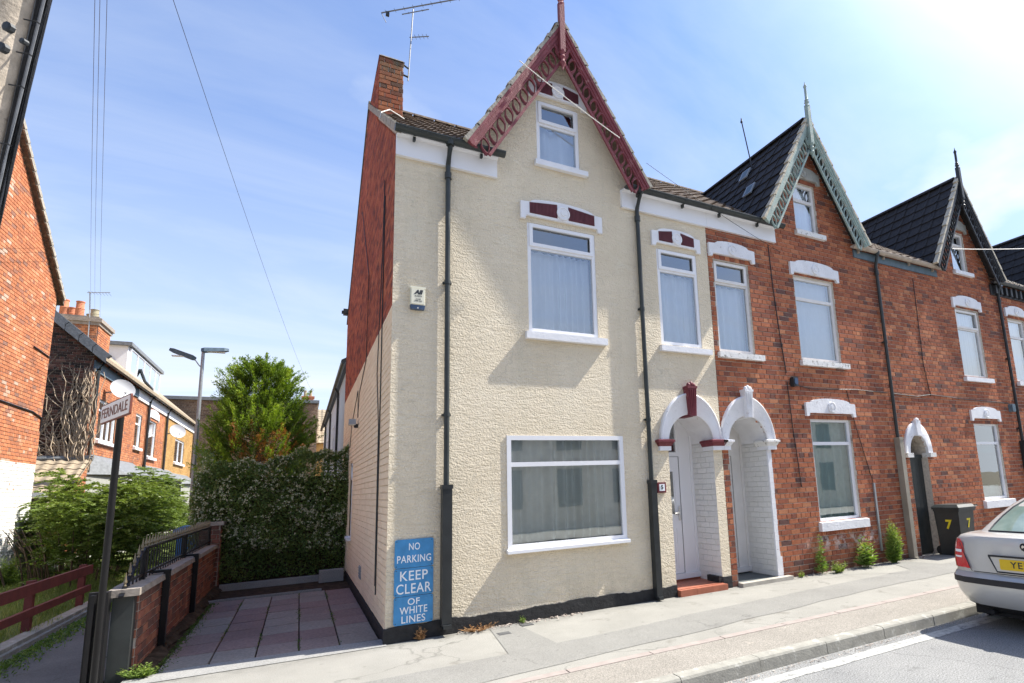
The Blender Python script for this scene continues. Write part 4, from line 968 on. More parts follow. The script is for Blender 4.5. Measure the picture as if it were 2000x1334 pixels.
# porch
def porch(parent, c, r_, mat, keymat, key_ribs, impl, impr, depth, dmat, leafx, floor_z, floor_mat, brickwall=True, leafglass=True, sidel=True):
    rise = 0.43; n = 24; mb = MB(); vs = []
    ri, ro, ho = r_, r_+0.165, 0.75
    A = [math.pi-math.pi*i/n for i in range(n+1)]
    for (a_, h_, y) in ((ri, rise, 0.02), (ri, rise, -0.035), (ri+0.03, rise+0.03, -0.05), (ro-0.04, ho-0.05, -0.05), (ro-0.02, ho-0.02, -0.07), (ro, ho, -0.055), (ro, ho, 0.02)):
        for t_ in A: vs.append((c+a_*math.cos(t_), y, 2.30+h_*math.sin(t_)*(1+0.04*(1-abs(math.cos(t_))) if h_ > 0.5 else 1)))
    m1 = n+1; mb.add(vs, [(j*m1+i, j*m1+i+1, (j+1)*m1+i+1, (j+1)*m1+i) for j in range(6) for i in range(n)])
    ao = part('arch_surround', mb, mat, parent, smooth=True)
    # soffit and side reveals
    sb = MB(); vs = [(c+ri*math.cos(t_), y, 2.30+rise*math.sin(t_)) for y in (0.0, depth) for t_ in A]; sb.add(vs, [(i, i+1, m1+i+1, m1+i) for i in range(n)])
    part('arch_soffit', sb, 'white_paint', ao, smooth=True)
    rw = MB()
    for s_ in (-1, 1): rw.quad([(c+s_*(ri+0.006), 0.0, 0), (c+s_*(ri+0.006), depth, 0), (c+s_*(ri+0.006), depth, 2.32), (c+s_*(ri+0.006), 0.0, 2.32)])
    part('porch_reveal', rw, 'white_brick_paint', ao)
    rf = Fr((c+ri, 0, 0), (0, 1, 0), (1, 0, 0)); bricks(ao, rf, 0.0, depth, 0.05, 2.28, [], 'painted_white_brick', nobj=80, seed=int(c*7), j=0.005, P=0.0015, bond=0)
    # keystone
    kz0, kz1 = 2.70, 3.24; kb_ = MB()
    kb_.prism([(c-0.055, kz0), (c+0.055, kz0), (c+0.085, kz1-0.08), (c-0.085, kz1-0.08)], W, -0.13, 0.0)
    for q in range(4):
        x_ = -0.0375+q*0.025
        kb_.tube([(c+x_*0.9, -0.125, kz0+0.02), (c+x_*1.5, -0.145, kz1-0.12)], 0.0085, 6)
    kb_.box((c-0.095, -0.14, kz1-0.10), (c+0.095, 0.0, kz1-0.06))
    for q in (-1, 0, 1): kb_.lathe([(0.03, -0.015), (0.036, 0.0), (0.03, 0.03), (0.01, 0.05)], (c+q*0.05, -0.10, kz1-0.055+(0.02 if q == 0 else 0)), 10)
    kb_.box((c-0.06, -0.02, kz0-0.004), (c+0.06, depth*0.35, kz0+0.035))
    part('keystone', kb_, keymat, ao, smooth=True)
    # imposts
    for (x0, x1, m_) in (impl, impr):
        ib = MB(); ib.prism([(0, 0)]*0 or [(x0, 2.16), (x1, 2.16), (x1, 2.225), (x0, 2.225)], W, -0.05, 0.22)
        part('impost_block', ib, 'white_paint', ao)
        im = MB()
        vs = []
        for (e, z) in ((0.0, 2.225), (0.012, 2.24), (0.035, 2.285), (0.05, 2.29), (0.05, 2.32), (0.0, 2.335)):
            vs += [(x0-e, -0.05-e, z), (x1+e, -0.05-e, z), (x1+e, 0.24, z), (x0-e, 0.24, z)]
        im.add(vs, [(j*4+i, j*4+(i+1) % 4, (j+1)*4+(i+1) % 4, (j+1)*4+i) for j in range(5) for i in range(4)]+[(20, 21, 22, 23), (3, 2, 1, 0)])
        part('impost', im, m_, ao)
    # door set
    x0, x1 = c-ri, c+ri; y = depth-0.06; fz = floor_z
    fr_ = MB(); B = lambda a, b_, z0, z1, y0=y, y1=depth: fr_.box((a, y0, z0), (b_, y1, z1))
    lx = leafx
    B(x0, x1, 2.66, 2.80); B(lx, lx+0.07, fz, 2.66); B(lx+0.07, x1, fz, 2.66, y+0.02); B(x0, lx, 2.10, 2.17); B(x0, x1, fz-0.02, fz+0.06, y-0.03); B(x0-0.02, x0+0.04, fz, 2.66)
    B(x0+0.04, x0+0.09, 2.17, 2.66, y+0.005); B(lx-0.05, lx, 2.17, 2.66, y+0.005); B(x1-0.05, x1, fz, 2.66, y+0.0)
    fo = part('door_frame', fr_, dmat, parent)
    g = MB().quad([(x0+0.06, y+0.03, 2.17), (lx-0.04, y+0.03, 2.17), (lx-0.04, y+0.03, 2.66), (x0+0.06, y+0.03, 2.66)]); part('pane', g, 'glass', fo)
    g = MB(); g.box((x0, depth+0.3, 2.0), (x1, depth+0.32, 2.8)); g.box((x0-0.1, depth+0.001, 0), (x1+0.1, depth+0.02, fz)); part('hall_lining', g, 'room_dark', fo)
    dl = MB(); a, b_ = x0+0.05, lx-0.012
    dl.box((a, y+0.012, fz+0.065), (b_, y+0.05, 2.092))
    do = part('door', dl, dmat, parent)
    gp = MB(); gp.box((b_+0.001, y+0.02, fz+0.06), (lx-0.001, y+0.05, 2.10)); gp.box((a, y+0.02, fz+0.058), (b_, y+0.05, fz+0.066)); gp.box((a, y+0.02, 2.092), (b_, y+0.05, 2.10)); part('door_gap_shade', gp, 'dark_ink', do)  # dark strips colour in the shaded gap between leaf and frame
    gx0, gx1 = a+0.14, b_-0.13
    # panel mouldings
    pm = MB(); ym = y+0.004
    def fr_rect(u0, u1, z0, z1, t_=0.018):
        pm.box((u0, ym, z0), (u1, y+0.013, z0+t_)); pm.box((u0, ym, z1-t_), (u1, y+0.013, z1)); pm.box((u0, ym, z0+t_), (u0+t_, y+0.013, z1-t_)); pm.box((u1-t_, ym, z0+t_), (u1, y+0.013, z1-t_))
    if leafglass:
        fr_rect(a+0.09, b_-0.09, 0.28, 0.95); fr_rect(a+0.14, b_-0.14, 0.34, 0.89, 0.012); fr_rect(a+0.09, gx1+0.05, 1.12, 1.93)
        part('moulding', pm, dmat, do)
        gg = MB(); arc = [(gx0+(gx1-gx0)*i/8, 1.78+0.07*math.sin(math.pi*i/16)) for i in range(9)][::-1]
        gg.prism([(gx0, 1.16), (gx1, 1.16)]+arc, W, y+0.002, y+0.011); part('pane', gg, 'glass', do)
        gb = MB(); gb.prism([(gx0-0.0, 1.16), (gx1, 1.16)]+arc, W, y+0.0105, y+0.0125); part('dark_backing', gb, 'room_dark', do)
        lb = MB(); lb.box((gx0+0.05, y-0.004, 1.02), (gx0+0.20, y+0.012, 1.07)); lb.box((b_-0.06, y-0.012, 1.05), (b_-0.03, y+0.012, 1.28)); lb.box((b_-0.15, y-0.03, 1.16), (b_-0.035, y-0.012, 1.185)); part('letterbox', lb, 'chrome', do)
    else:
        fr_rect(a+0.06, b_-0.06, 0.25, 1.0); fr_rect(a+0.06, b_-0.06, 1.1, 1.95); part('moulding', pm, dmat, do)
    return ao
porch(H1, 4.49, 0.44, 'white_paint', 'maroon_paint', True, (3.86, 4.07, 'maroon_paint'), (4.90, 5.13, 'maroon_paint'), 0.62, 'white_upvc', 4.64, 0.15, 'quarry_tile')
st = MB()
for i in range(4):
    for j_ in range(5):
        st.box((4.055+0.2185*i, -0.02+0.128*j_, 0.0), (4.055+0.2185*i+0.214, -0.02+0.128*j_+0.124, 0.098))
for i in range(3): st.box((4.055+0.30*i, -0.095, -0.02), (4.055+0.30*i+0.296, -0.024, 0.092-0.004*i))
st.box((4.05, 0.56, 0.0), (4.93, 0.615, 0.16)); st.box((4.05, -0.08, -0.02), (4.93, 0.62, 0.09))
part('quarry_tile', st, 'quarry_tile', H1, 'red quarry tiled step inside the porch')
fb_ = MB(); fb_.box((4.865, 0.0, 0.0), (4.925, 0.30, 0.19)); part('plinth', fb_, 'black_plinth', H1)
# plaque, alarm, blue signs, lights
pq = thing('house_number_plaque', 'small maroon framed number 5 tile left of the cream house door', 'plaque', (3.87, 0, 1.6))
m_ = MB(); m_.box((3.795, -0.028, 1.525), (3.945, 0, 1.68)); part('surround', m_, 'maroon_paint', pq)
m_ = MB(); m_.box((3.822, -0.033, 1.552), (3.918, -0.02, 1.655)); part('tile', m_, 'sign_white', pq); part('number', text_mb('5', 0.085, W, 3.87, 1.604, -0.034, 0.002, bold=0.003), 'dark_ink', pq)
al = thing('alarm_box', 'cream burglar alarm box with dark blue foot high on the cream wall', 'alarm', (0.285, 0, 3.97))
m_ = MB(); m_.prism([(0, 0)]*0 or [(0.195, 4.03), (0.375, 4.03), (0.375, 4.27), (0.195, 4.27)], W, -0.055, -0.0); m_.box((0.205, -0.065, 4.04), (0.365, -0.05, 4.245)); m_.box((0.19, -0.06, 4.25), (0.38, 0, 4.275)); part('cover', m_, 'alarm_cream', al)
m_ = MB(); m_.prism([(0.195, 4.03), (0.205, 3.975), (0.365, 3.975), (0.375, 4.03)], W, -0.058, 0.0); part('strobe', m_, 'alarm_blue', al)
m_ = MB(); m_.lathe([(0.009, 0), (0.006, 0.006)], (0.285, -0.058, 3.99), 10, axis=(0, -1, 0)); part('lamp', m_, 'lamp_lens', al)
tx = text_mb('AII', 0.075, W, 0.288, 4.195, -0.066, 0.001, shear=0.3, bold=0.005); part('lettering', tx, 'dark_ink', al)
for z, s_ in ((4.145, 'ALARMS'), (4.105, '24 HR'), (4.080, '0482 462')): part('lettering', text_mb(s_, 0.024, W, 0.288, z, -0.066, 0.0008), 'dark_ink', al)
def rounded(u0, u1, z0, z1, r_, n=5):
    p = []
    for cx, cz, a0 in ((u1-r_, z1-r_, 0), (u0+r_, z1-r_, 90), (u0+r_, z0+r_, 180), (u1-r_, z0+r_, 270)):
        for i in range(n+1): a = rad(a0+90*i/n); p.append((cx+r_*math.cos(a), cz+r_*math.sin(a)))
    return p
for (z0, z1, lines, lab) in ((0.815, 1.14, (('NO', 1.055, 0.12), ('PARKING', 0.915, 0.12)), 'uppermost of three blue plates on the corner, reading NO PARKING'),
                             (0.497, 0.81, (('KEEP', 0.725, 0.165), ('CLEAR', 0.58, 0.170)), 'middle blue plate on the corner, reading KEEP CLEAR'),
                             (0.182, 0.492, (('OF', 0.432, 0.108), ('WHITE', 0.338, 0.115), ('LINES', 0.240, 0.115)), 'lowest blue plate on the corner, reading OF WHITE LINES')):
    t_ = thing('warning_sign', lab, 'sign', (0.295, 0, z0), 'blue no-parking plates on the cream corner')
    m_ = MB(); m_.prism(rounded(0.074, 0.514, z0, z1, 0.025), W, -0.020, -0.004); m_.box((0.10, -0.008, z0+0.03), (0.49, 0.0, z1-0.03)); part('plate', m_, 'sign_blue', t_)
    for s_, z, h_ in lines:
        fit_ = {'NO': (0.125, 0.082), 'PARKING': (0.385, 0.085), 'KEEP': (0.312, 0.108), 'CLEAR': (0.392, 0.112), 'OF': (0.135, 0.074), 'WHITE': (0.31, 0.080), 'LINES': (0.265, 0.080)}[s_]
        part('lettering', text_mb(s_, h_, W, 0.294, z, -0.021, 0.0012, bold=0.001, space=1.08, fit=fit_), 'sign_white', t_)
    m_ = MB()
    for (u, z) in ((0.095, z1-0.022), (0.493, z0+0.022), (0.095, z0+0.022), (0.493, z1-0.022)): m_.lathe([(0.006, 0), (0.004, 0.003)], (u, -0.020, z), 8, axis=(0, -1, 0))
    part('screw', m_, 'dark_ink', t_)
def floodlight(loc, ax, label):
    t_ = thing('security_light', label, 'light', loc); f = Fr(loc, (ax.y, -ax.x, 0) if abs(ax.x) > 0.5 else (1, 0, 0), -ax)
    m_ = MB(); m_.box((-0.03, -0.05, -0.03), (0.03, 0, 0.04), f); m_.lathe([(0.02, 0), (0.035, 0.02), (0.03, 0.06)], f(0, -0.05, -0.03), 8); part('sensor', m_, 'black_plastic', t_)
    m_ = MB(); m_.prism([(0, 0)]*0 or [(-0.09, 0.03), (0.09, 0.03), (0.07, 0.13), (-0.07, 0.13)], f, -0.17, -0.05); part('hood', m_, 'lead', t_)
    m_ = MB(); m_.box((-0.08, -0.165, 0.018), (0.08, -0.055, 0.03), f); part('lens', m_, 'lamp_lens', t_)
floodlight(Vector((-0.0, 4.4, 2.98)), Vector((-1, 0, 0)), 'small security floodlight on the cream side wall above the hedge')
br = MB(); br.box((-0.12, 8.45, 6.40), (0.0, 8.6, 6.55)); br.box((-0.16, 8.48, 6.43), (-0.08, 8.56, 6.50)); part('gutter_end', br, 'black_plastic', H1)
# loose white cable end hanging at the verge
lc = MB(); lc.tube([(0.45, 2.3, 8.2), (0.30, 2.1, 8.12), (0.12, 1.9, 8.04), (-0.02, 1.75, 7.85), (-0.05, 1.70, 7.70)], 0.009, 6); part('loose_cable', lc, 'cable_white', H1)

# ================================================================== HOUSE 2
H2 = thing('brick_terrace_house', 'red brick terraced house with pale green fretted gable and white porch arch', 'house', (7.5, 4, 0), 'red brick houses of the terrace')
H3 = thing('brick_terrace_house', 'red brick terraced house with black gable boards, behind the wheelie bin', 'house', (13, 4, 0), 'red brick houses of the terrace')
H4 = thing('brick_terrace_house', 'furthest terraced house at the right edge, only its dark tiled roof showing', 'house', (19, 4, 0), 'red brick houses of the terrace')
G2, G3, G4 = 7.78, 13.10, 18.75
BD = 0.012
o2 = [Rect(5.234, 6.044, 3.84, 5.50), Rect(7.203, 8.312, 3.84, 5.50), Rect(7.259, 8.370, 0.86, 2.73), Rect(7.42, 8.05, 6.49, 7.52), Arch(5.69, 0.435, 2.30, 0.43, 0)]
o3 = [Arch(10.39, 0.31, 2.05, 0.40, 0), Rect(12.639, 13.684, 0.98, 2.735), Rect(12.577, 13.582, 3.83, 5.49), Rect(12.80, 13.42, 6.49, 7.50), Rect(14.95, 15.78, 3.84, 5.50), Arch(15.45, 0.44, 2.30, 0.43, 0)]
def brickfront(H, x0, x1, obs, c, mat, seed, nobj=300, ez=EZ):
    gt = gtop(c); mb = MB(); sheet(mb, W, x0, x1, -0.02, gt, obs, BD, [c, c-1.36, c+1.36]); part('front_wall', mb, 'mortar', H)
    for o in obs:
        if isinstance(o, Rect): rv = MB(); reveal(rv, W, o.x0, o.x1, o.z0, o.z1, 0.004, 0.10); part('window_reveal', rv, 'mortar', H)
    def span(z):
        if z < EZ: return (x0, x1)
        q = (AZ-0.10-z)*HW/(AZ-6.42); return (c-q, c+q)
    bricks(H, W, x0, x1, 0.0, AZ-0.15, obs, mat, span=span, nobj=nobj, seed=seed, d=BD-0.004, P=0.008)
brickfront(H2, 5.118, 9.75, o2, G2, 'red_brick', 41)
brickfront(H3, 9.75, 16.1, o3, G3, 'red_brick', 42)
mb = MB(); sheet(mb, W, 16.1, 22.0, 0, gtop(G4), [], BD, [G4, G4-1.36, G4+1.36]); part('front_wall', mb, 'opposite_wall', H4)
window(H2, W, 5.234, 6.044, 3.84, 5.50, 0.045, 5.10, 'old_upvc', seed=5, ctop=5.08, sill=(5.18, 6.20, 3.72, 3.83, 0.075), sillmat='worn_white_sill', amp=0.016, freq=36)
window(H2, W, 7.203, 8.312, 3.84, 5.50, 0.045, 5.06, 'old_upvc', seed=6, sill=(7.14, 8.46, 3.72, 3.83, 0.075), sillmat='worn_white_sill', toplight=False, amp=0.008, freq=30)
window(H2, W, 7.259, 8.370, 0.86, 2.73, 0.045, 2.27, 'white_upvc', 'curtain_green', seed=7, sill=(7.20, 8.50, 0.70, 0.86, 0.075), sillmat='flaking_white_paint', toplight=False, amp=0.020, freq=40)
window(H2, W, 7.42, 8.05, 6.49, 7.52, 0.045, 7.16, 'old_upvc', seed=8, sill=(7.36, 8.19, 6.36, 6.47, 0.07), sillmat='worn_white_sill', toplight=False, amp=0.03, freq=20)
lintel(H2, W, 5.66, 1.06, 5.54, 5.86, 'flaking_white_paint'); lintel(H2, W, 7.78, 1.36, 5.50, 5.84, 'flaking_white_paint')
lintel(H2, W, 7.82, 1.36, 2.77, 3.11, 'flaking_white_paint'); lintel(H2, W, 7.74, 0.92, 7.56, 7.88, 'stone_lintel', wd=0.13)
porch(H2, 5.69, 0.435, 'flaking_white_paint', 'flaking_white_paint', True, (5.135, 5.27, 'flaking_white_paint'), (6.10, 6.30, 'worn_white_sill'), 0.70, 'old_upvc', 5.86, 0.10, 'dark_step', leafglass=False)
# painted quoin strip beside the porch, with flaked edges
qm = MB(); r_ = random.Random(3)
for i in range(25):
    z = 0.02+i*0.0875; w_ = 0.085+r_.uniform(-0.006, 0.006)+(0.04 if i < 4 else 0); qm.box((6.118, -0.004, z), (6.118+w_, 0.03, z+0.0865))
part('painted_quoin', qm, 'flaking_white_paint', H2)
s2 = MB(); s2.box((5.255, -0.02, -0.02), (6.125, 0.70, 0.055)); part('porch_floor', s2, 'dark_step', H2)
s2 = MB(); s2.box((5.22, -0.14, -0.02), (6.32, -0.022, 0.06)); part('doorstep', s2, 'step_stone', H2)
main_roof(H2, 5.118, 9.75, 'tile_brown', [(G2, HW, AZ)], 120, 22)
gable_roof(H2, G2, HW+0.03, AZ+0.06, YF+0.05, 'tile_dark', 300, 20, seed=33)
barge(H2, G2, HW+0.03, AZ+0.04, 6.38, YF, 'green_barge_paint', 'pale_verge_cement')
finial(H2, G2-0.02, YF, 7.93, 9.62, 'green_barge_paint')
fascia(H2, 5.118, 6.77, 6.065, 6.345)
gutter(H2, 5.12, 6.88, 6.375, -0.165, 'grey_plastic')
sk = MB()
for (cx, zz_) in ((0.95, 7.95), (0.72, 7.35)): pass
for (yy, v) in ((1.05, 1.95), (0.55, 1.12)):   # two small tile vents / rooflights on the left slope
    Vv = Vector((HW, 0, AZ+0.06-6.42)).normalized(); base = Vector((G2-HW-0.03, yy, 6.42))+Vv*v; Nn = Vector((-Vv.z, 0, Vv.x))
    m_ = MB(); q = [base+Nn*0.045, base+Vector((0, 0.24, 0))+Nn*0.045, base+Vector((0, 0.24, 0))+Vv*0.30+Nn*0.045, base+Vv*0.30+Nn*0.045]
    m_.add(q+[p+Nn*0.03 for p in q], [(0, 1, 5, 4), (1, 2, 6, 5), (2, 3, 7, 6), (3, 0, 4, 7), (4, 5, 6, 7)]); part('roof_light', m_, 'lead', H2)
    m_ = MB(); q = [base+Nn*0.078+Vector((0, 0.03, 0))+Vv*0.03, base+Vector((0, 0.20, 0))+Nn*0.078+Vv*0.03, base+Vector((0, 0.20, 0))+Vv*0.27+Nn*0.078, base+Vv*0.27+Nn*0.078+Vector((0, 0.03, 0))]; m_.quad(q)
    part('roof_light_glass', m_, 'blue_grey_board', H2)
bf = MB(); bf.box((9.05, -0.03, 6.17), (9.75, 0.0, 6.33)); part('fascia', bf, 'blue_grey_board', H2)
gutter(H2, 8.92, 9.75, 6.375, -0.115, 'buff_gutter')
downpipe(H2, 9.69, 0.02, 6.36, -0.115, 'grey_plastic', low=(2.36, 0.115), lowmat='taupe_pipe', wall=0.055)
wp = MB(); wp.box((8.80, -0.03, 0.22), (8.845, 0.0, 1.50)); part('cable_cover', wp, 'galvanised', H2)
wc = MB(); wc.tube([(6.60, -0.006, 6.0), (6.62, -0.008, 5.2), (6.68, -0.008, 4.3), (6.75, -0.01, 3.55)], 0.010, 5); wc.tube([(6.75, -0.008, 3.4), (6.78, -0.008, 2.6), (6.86, -0.008, 1.5)], 0.008, 5)
wc.tube([(6.80, -0.008, 3.36), (7.4, -0.010, 3.28), (8.6, -0.010, 3.33), (9.6, -0.01, 3.30)], 0.008, 5); wc.tube([(8.35, -0.008, 3.3), (8.5, -0.008, 2.6), (8.82, -0.008, 1.5)], 0.007, 5)
part('wall_cable', wc, 'cable_black', H2)
t_ = thing('wall_lamp', 'black bulkhead lamp on the brick wall between porch and window lintel', 'light', (6.90, 0, 3.35))
m_ = MB(); m_.prism(rounded(6.83, 6.95, 3.30, 3.48, 0.03), W, -0.09, 0.0); part('body', m_, 'black_plastic', t_); m_ = MB(); m_.prism(rounded(6.85, 6.93, 3.33, 3.45, 0.03), W, -0.105, -0.089); part('lens', m_, 'alarm_blue', t_)

# ================================================================== HOUSE 3
window(H3, W, 12.639, 13.684, 0.98, 2.735, 0.045, 2.27, 'white_upvc', 'curtain_green', seed=10, sill=(12.55, 13.80, 0.80, 0.97, 0.075), sillmat='flaking_white_paint', toplight=False, ctop=1.3)
window(H3, W, 12.577, 13.582, 3.83, 5.49, 0.045, 5.02, 'old_upvc', seed=11, sill=(12.52, 13.70, 3.71, 3.82, 0.075), sillmat='white_paint')
window(H3, W, 12.80, 13.42, 6.49, 7.50, 0.045, 7.15, 'old_upvc', seed=12, sill=(12.74, 13.55, 6.38, 6.48, 0.07), sillmat='white_paint', toplight=True)
window(H3, W, 14.95, 15.78, 3.84, 5.50, 0.045, 5.02, 'old_upvc', seed=13, sill=(14.90, 15.86, 3.72, 3.83, 0.075), sillmat='white_paint', toplight=False)
lintel(H3, W, 13.16, 1.25, 2.78, 3.12, 'white_paint'); lintel(H3, W, 13.08, 1.22, 5.50, 5.83, 'white_paint'); lintel(H3, W, 13.10, 0.90, 7.53, 7.85, 'stone_lintel', wd=0.13); lintel(H3, W, 15.36, 1.06, 5.54, 5.85, 'white_paint')
porch(H3, 15.45, 0.44, 'white_paint', 'white_paint', True, (14.85, 15.03, 'white_paint'), (15.87, 16.05, 'white_paint'), 0.62, 'old_upvc', 15.6, 0.12, 'dark_step', leafglass=False)
# alley opening: narrow arched surround, boarded door
n = 16; A = [math.pi-math.pi*i/n for i in range(n+1)]; mb = MB(); vs = []
for (a_, h_, y) in ((0.31, 0.40, 0.02), (0.31, 0.40, -0.04), (0.45, 0.63, -0.05), (0.47, 0.66, -0.035), (0.47, 0.66, 0.02)):
    for t_ in A: vs.append((10.39+a_*math.cos(t_), y, 2.05+h_*math.sin(t_)))
mb.add(vs, [(j*(n+1)+i, j*(n+1)+i+1, (j+1)*(n+1)+i+1, (j+1)*(n+1)+i) for j in range(4) for i in range(n)])
ao = part('arch_surround', mb, 'flaking_white_paint', H3, smooth=True)
mb = MB(); mb.prism([(10.33, 2.42), (10.45, 2.42), (10.47, 2.74), (10.31, 2.74)], W, -0.09, 0.0); mb.lathe([(0.05, 0), (0.055, 0.03), (0.02, 0.07)], (10.39, -0.05, 2.73), 10); part('keystone', mb, 'flaking_white_paint', ao)
for s_ in (-1, 1): mb = MB(); mb.box((10.39+s_*0.39-0.10, -0.09, 1.97), (10.39+s_*0.39+0.10, 0.10, 2.06)); part('impost', mb, 'worn_white_sill', ao)
mb = MB()
for s_ in (-1, 1): mb.quad([(10.39+s_*0.312, 0, 0), (10.39+s_*0.312, 1.6, 0), (10.39+s_*0.312, 1.6, 2.07), (10.39+s_*0.312, 0, 2.07)])
vs = [(10.39+0.312*math.cos(t_), y, 2.05+0.40*math.sin(t_)) for y in (0.0, 1.6) for t_ in A]; mb.add(vs, [(i, i+1, n+2+i, n+1+i) for i in range(n)])
part('passage_reveal', mb, 'mortar', H3)
mb = MB()
for i in range(5): mb.box((10.085+0.122*i, 0.135, 0.03), (10.085+0.122*i+0.118, 0.165, 1.98))
mb.box((10.08, 0.165, 0.0), (10.70, 0.18, 2.0)); mb.box((10.08, 0.12, 1.96), (10.70, 0.16, 2.03)); part('alley_door', mb, 'grey_plastic', H3)
mb = MB(); mb.box((10.0, 1.6, 0), (10.8, 1.65, 2.6)); part('passage_lining', mb, 'room_dark', H3)
main_roof(H3, 9.75, 16.1, 'tile_brown', [(G3, HW, AZ)], 0, 23)
gable_roof(H3, G3, HW+0.03, AZ+0.06, YF+0.05, 'tile_dark', 250, 0, seed=35)
barge(H3, G3, HW+0.03, AZ+0.04, 6.38, YF, 'black_barge_paint', 'pale_verge_cement')
finial(H3, G3-0.02, YF, 7.95, 9.62, 'black_barge_paint')
bf = MB(); bf.box((9.75, -0.03, 6.17), (12.0, 0.0, 6.33)); part('fascia', bf, 'blue_grey_board', H3)
gutter(H3, 9.75, 12.15, 6.375, -0.115, 'buff_gutter')
bf = MB(); bf.box((14.3, -0.03, 6.05), (16.1, 0.0, 6.33))
for i in range(7): bf.box((14.42+0.24*i, -0.10, 6.08), (14.50+0.24*i, -0.03, 6.30))
part('fascia', bf, 'black_barge_paint', H3); gutter(H3, 14.25, 16.1, 6.375, -0.13, 'black_plastic')
downpipe(H3, 14.56, 0.3, 6.36, -0.115, 'black_plastic', low=(2.3, 0.10), lowmat='black_plastic', wall=0.055, dx=0.02)
t_ = thing('wall_lamp', 'small dark lamp beside the rightmost downpipe at the picture edge', 'light', (14.35, 0, 3.1))
m_ = MB(); m_.prism(rounded(14.28, 14.42, 3.03, 3.22, 0.03), W, -0.10, 0.0); part('body', m_, 'blue_grey_board', t_)
wc = MB(); wc.tube([(9.75, -0.01, 3.30), (10.6, -0.010, 3.27), (11.1, -0.01, 3.33), (12.3, -0.01, 3.28), (14.3, -0.01, 3.25)], 0.010, 5); wc.tube([(11.05, -0.008, 6.0), (11.0, -0.008, 4.0), (11.1, -0.01, 3.3)], 0.008, 5)
part('wall_cable', wc, 'cable_black', H3)
main_roof(H4, 16.1, 22.0, 'tile_dark', [(G4, HW, AZ)], 0, 24)
gable_roof(H4, G4, HW+0.03, AZ+0.06, YF+0.05, 'tile_dark', 120, 0, seed=37)
barge(H4, G4, HW+0.03, AZ+0.04, 6.38, YF, 'green_barge_paint', 'pale_verge_cement')
gutter(H4, 16.1, 17.6, 6.375, -0.13, 'black_plastic')
m_ = MB(); m_.box((16.1, -0.03, 5.6), (16.35, 0.0, 6.3)); part('corbel', m_, 'white_paint', H4)

# ================================================================== LEFT: orange brick gable with whitewashed base
HA = thing('gable_end_house', 'orange brick gable with flaking whitewash below, at the left edge of the picture', 'house', (-9, 9, 0))
XA = -7.0; SA = Fr((XA, 0, 0), (0, 1, 0), (-1, 0, 0)); RYA = 8.2; YA1 = 12.87
tA = lambda u: 7.40+(YA1-u)*0.86 if u > RYA else 7.40+(YA1-RYA)*0.86-(RYA-u)*0.86
mb = MB(); sheet(mb, SA, 3.5, YA1, -0.1, tA, [], 0.01, [RYA]); mb.quad([(XA, YA1, -0.1), (XA-5, YA1, -0.1), (XA-5, YA1, 7.4), (XA, YA1, 7.4)]); mb.quad([(XA, 3.5, -0.1), (XA-5, 3.5, -0.1), (XA-5, 3.5, 7.4), (XA, 3.5, 7.4)])
part('gable_wall', mb, 'mortar', HA)
def spA(z): 
    q = (z-7.4)/0.86
    return (3.5, YA1) if z < 7.4 else (3.5+q, YA1-q)
bricks(HA, SA, 3.5, YA1, 0.0, 11.3, [], 'left_house_brick', span=spA, nobj=300, seed=51, P=0.007, d=0.004)
mb = MB()
for s_, y0, y1 in ((1, RYA, YA1+0.22), (-1, RYA, 3.3)):
    z0 = 7.4+(YA1-RYA)*0.86; z1 = z0-abs(y1-y0)*0.86
    mb.add([(XA+0.10, y0, z0+0.12), (XA-6, y0, z0+0.12), (XA-6, y1, z1+0.12), (XA+0.10, y1, z1+0.12), (XA+0.10, y0, z0+0.02), (XA-6, y0, z0+0.02), (XA-6, y1, z1+0.02), (XA+0.10, y1, z1+0.02)], [(0, 1, 2, 3), (4, 7, 6, 5), (0, 3, 7, 4), (3, 2, 6, 7)])
part('roof', mb, 'tile_brown', HA)
vA = Vector((0, YA1-RYA+0.22, -(YA1-RYA+0.22)*0.86)); Lh = vA.length; vA.normalize(); nA = Vector((0, 0.652, 0.758))
for i in range(int(Lh/0.33)):
    p = Vector((XA, RYA, 7.4+(YA1-RYA)*0.86))+vA*(0.33*i); m_ = MB()
    a0 = 0.015 if i % 2 else 0.0
    vs = [p+Vector((dx, 0, 0))+vA*v+nA*h for v in (0, 0.345) for dx in (-0.18, 0.135) for h in (0.03+0.035*(1 if v > 0.1 else 0)-0.01, 0.14+0.035*(1 if v > 0.1 else 0))]
    m_.add(vs, [(0, 1, 3, 2), (4, 6, 7, 5), (0, 4, 5, 1), (2, 3, 7, 6), (1, 5, 7, 3), (0, 2, 6, 4)]); part('verge_tile', m_, 'verge_cement', HA)
cb_ = MB(); cb_.tube([(XA+0.02, 3.6, 4.19), (XA+0.02, 6, 4.17), (XA+0.02, 9, 4.17), (XA+0.02, 12.2, 4.14), (XA+0.02, 12.8, 4.05), (XA+0.02, 12.82, 3.7)], 0.022, 6)
cb_.tube([(XA+0.02, 11.8, 5.75), (XA+0.02, 12.85, 5.70)], 0.018, 6); part('wall_cable', cb_, 'cable_black', HA)

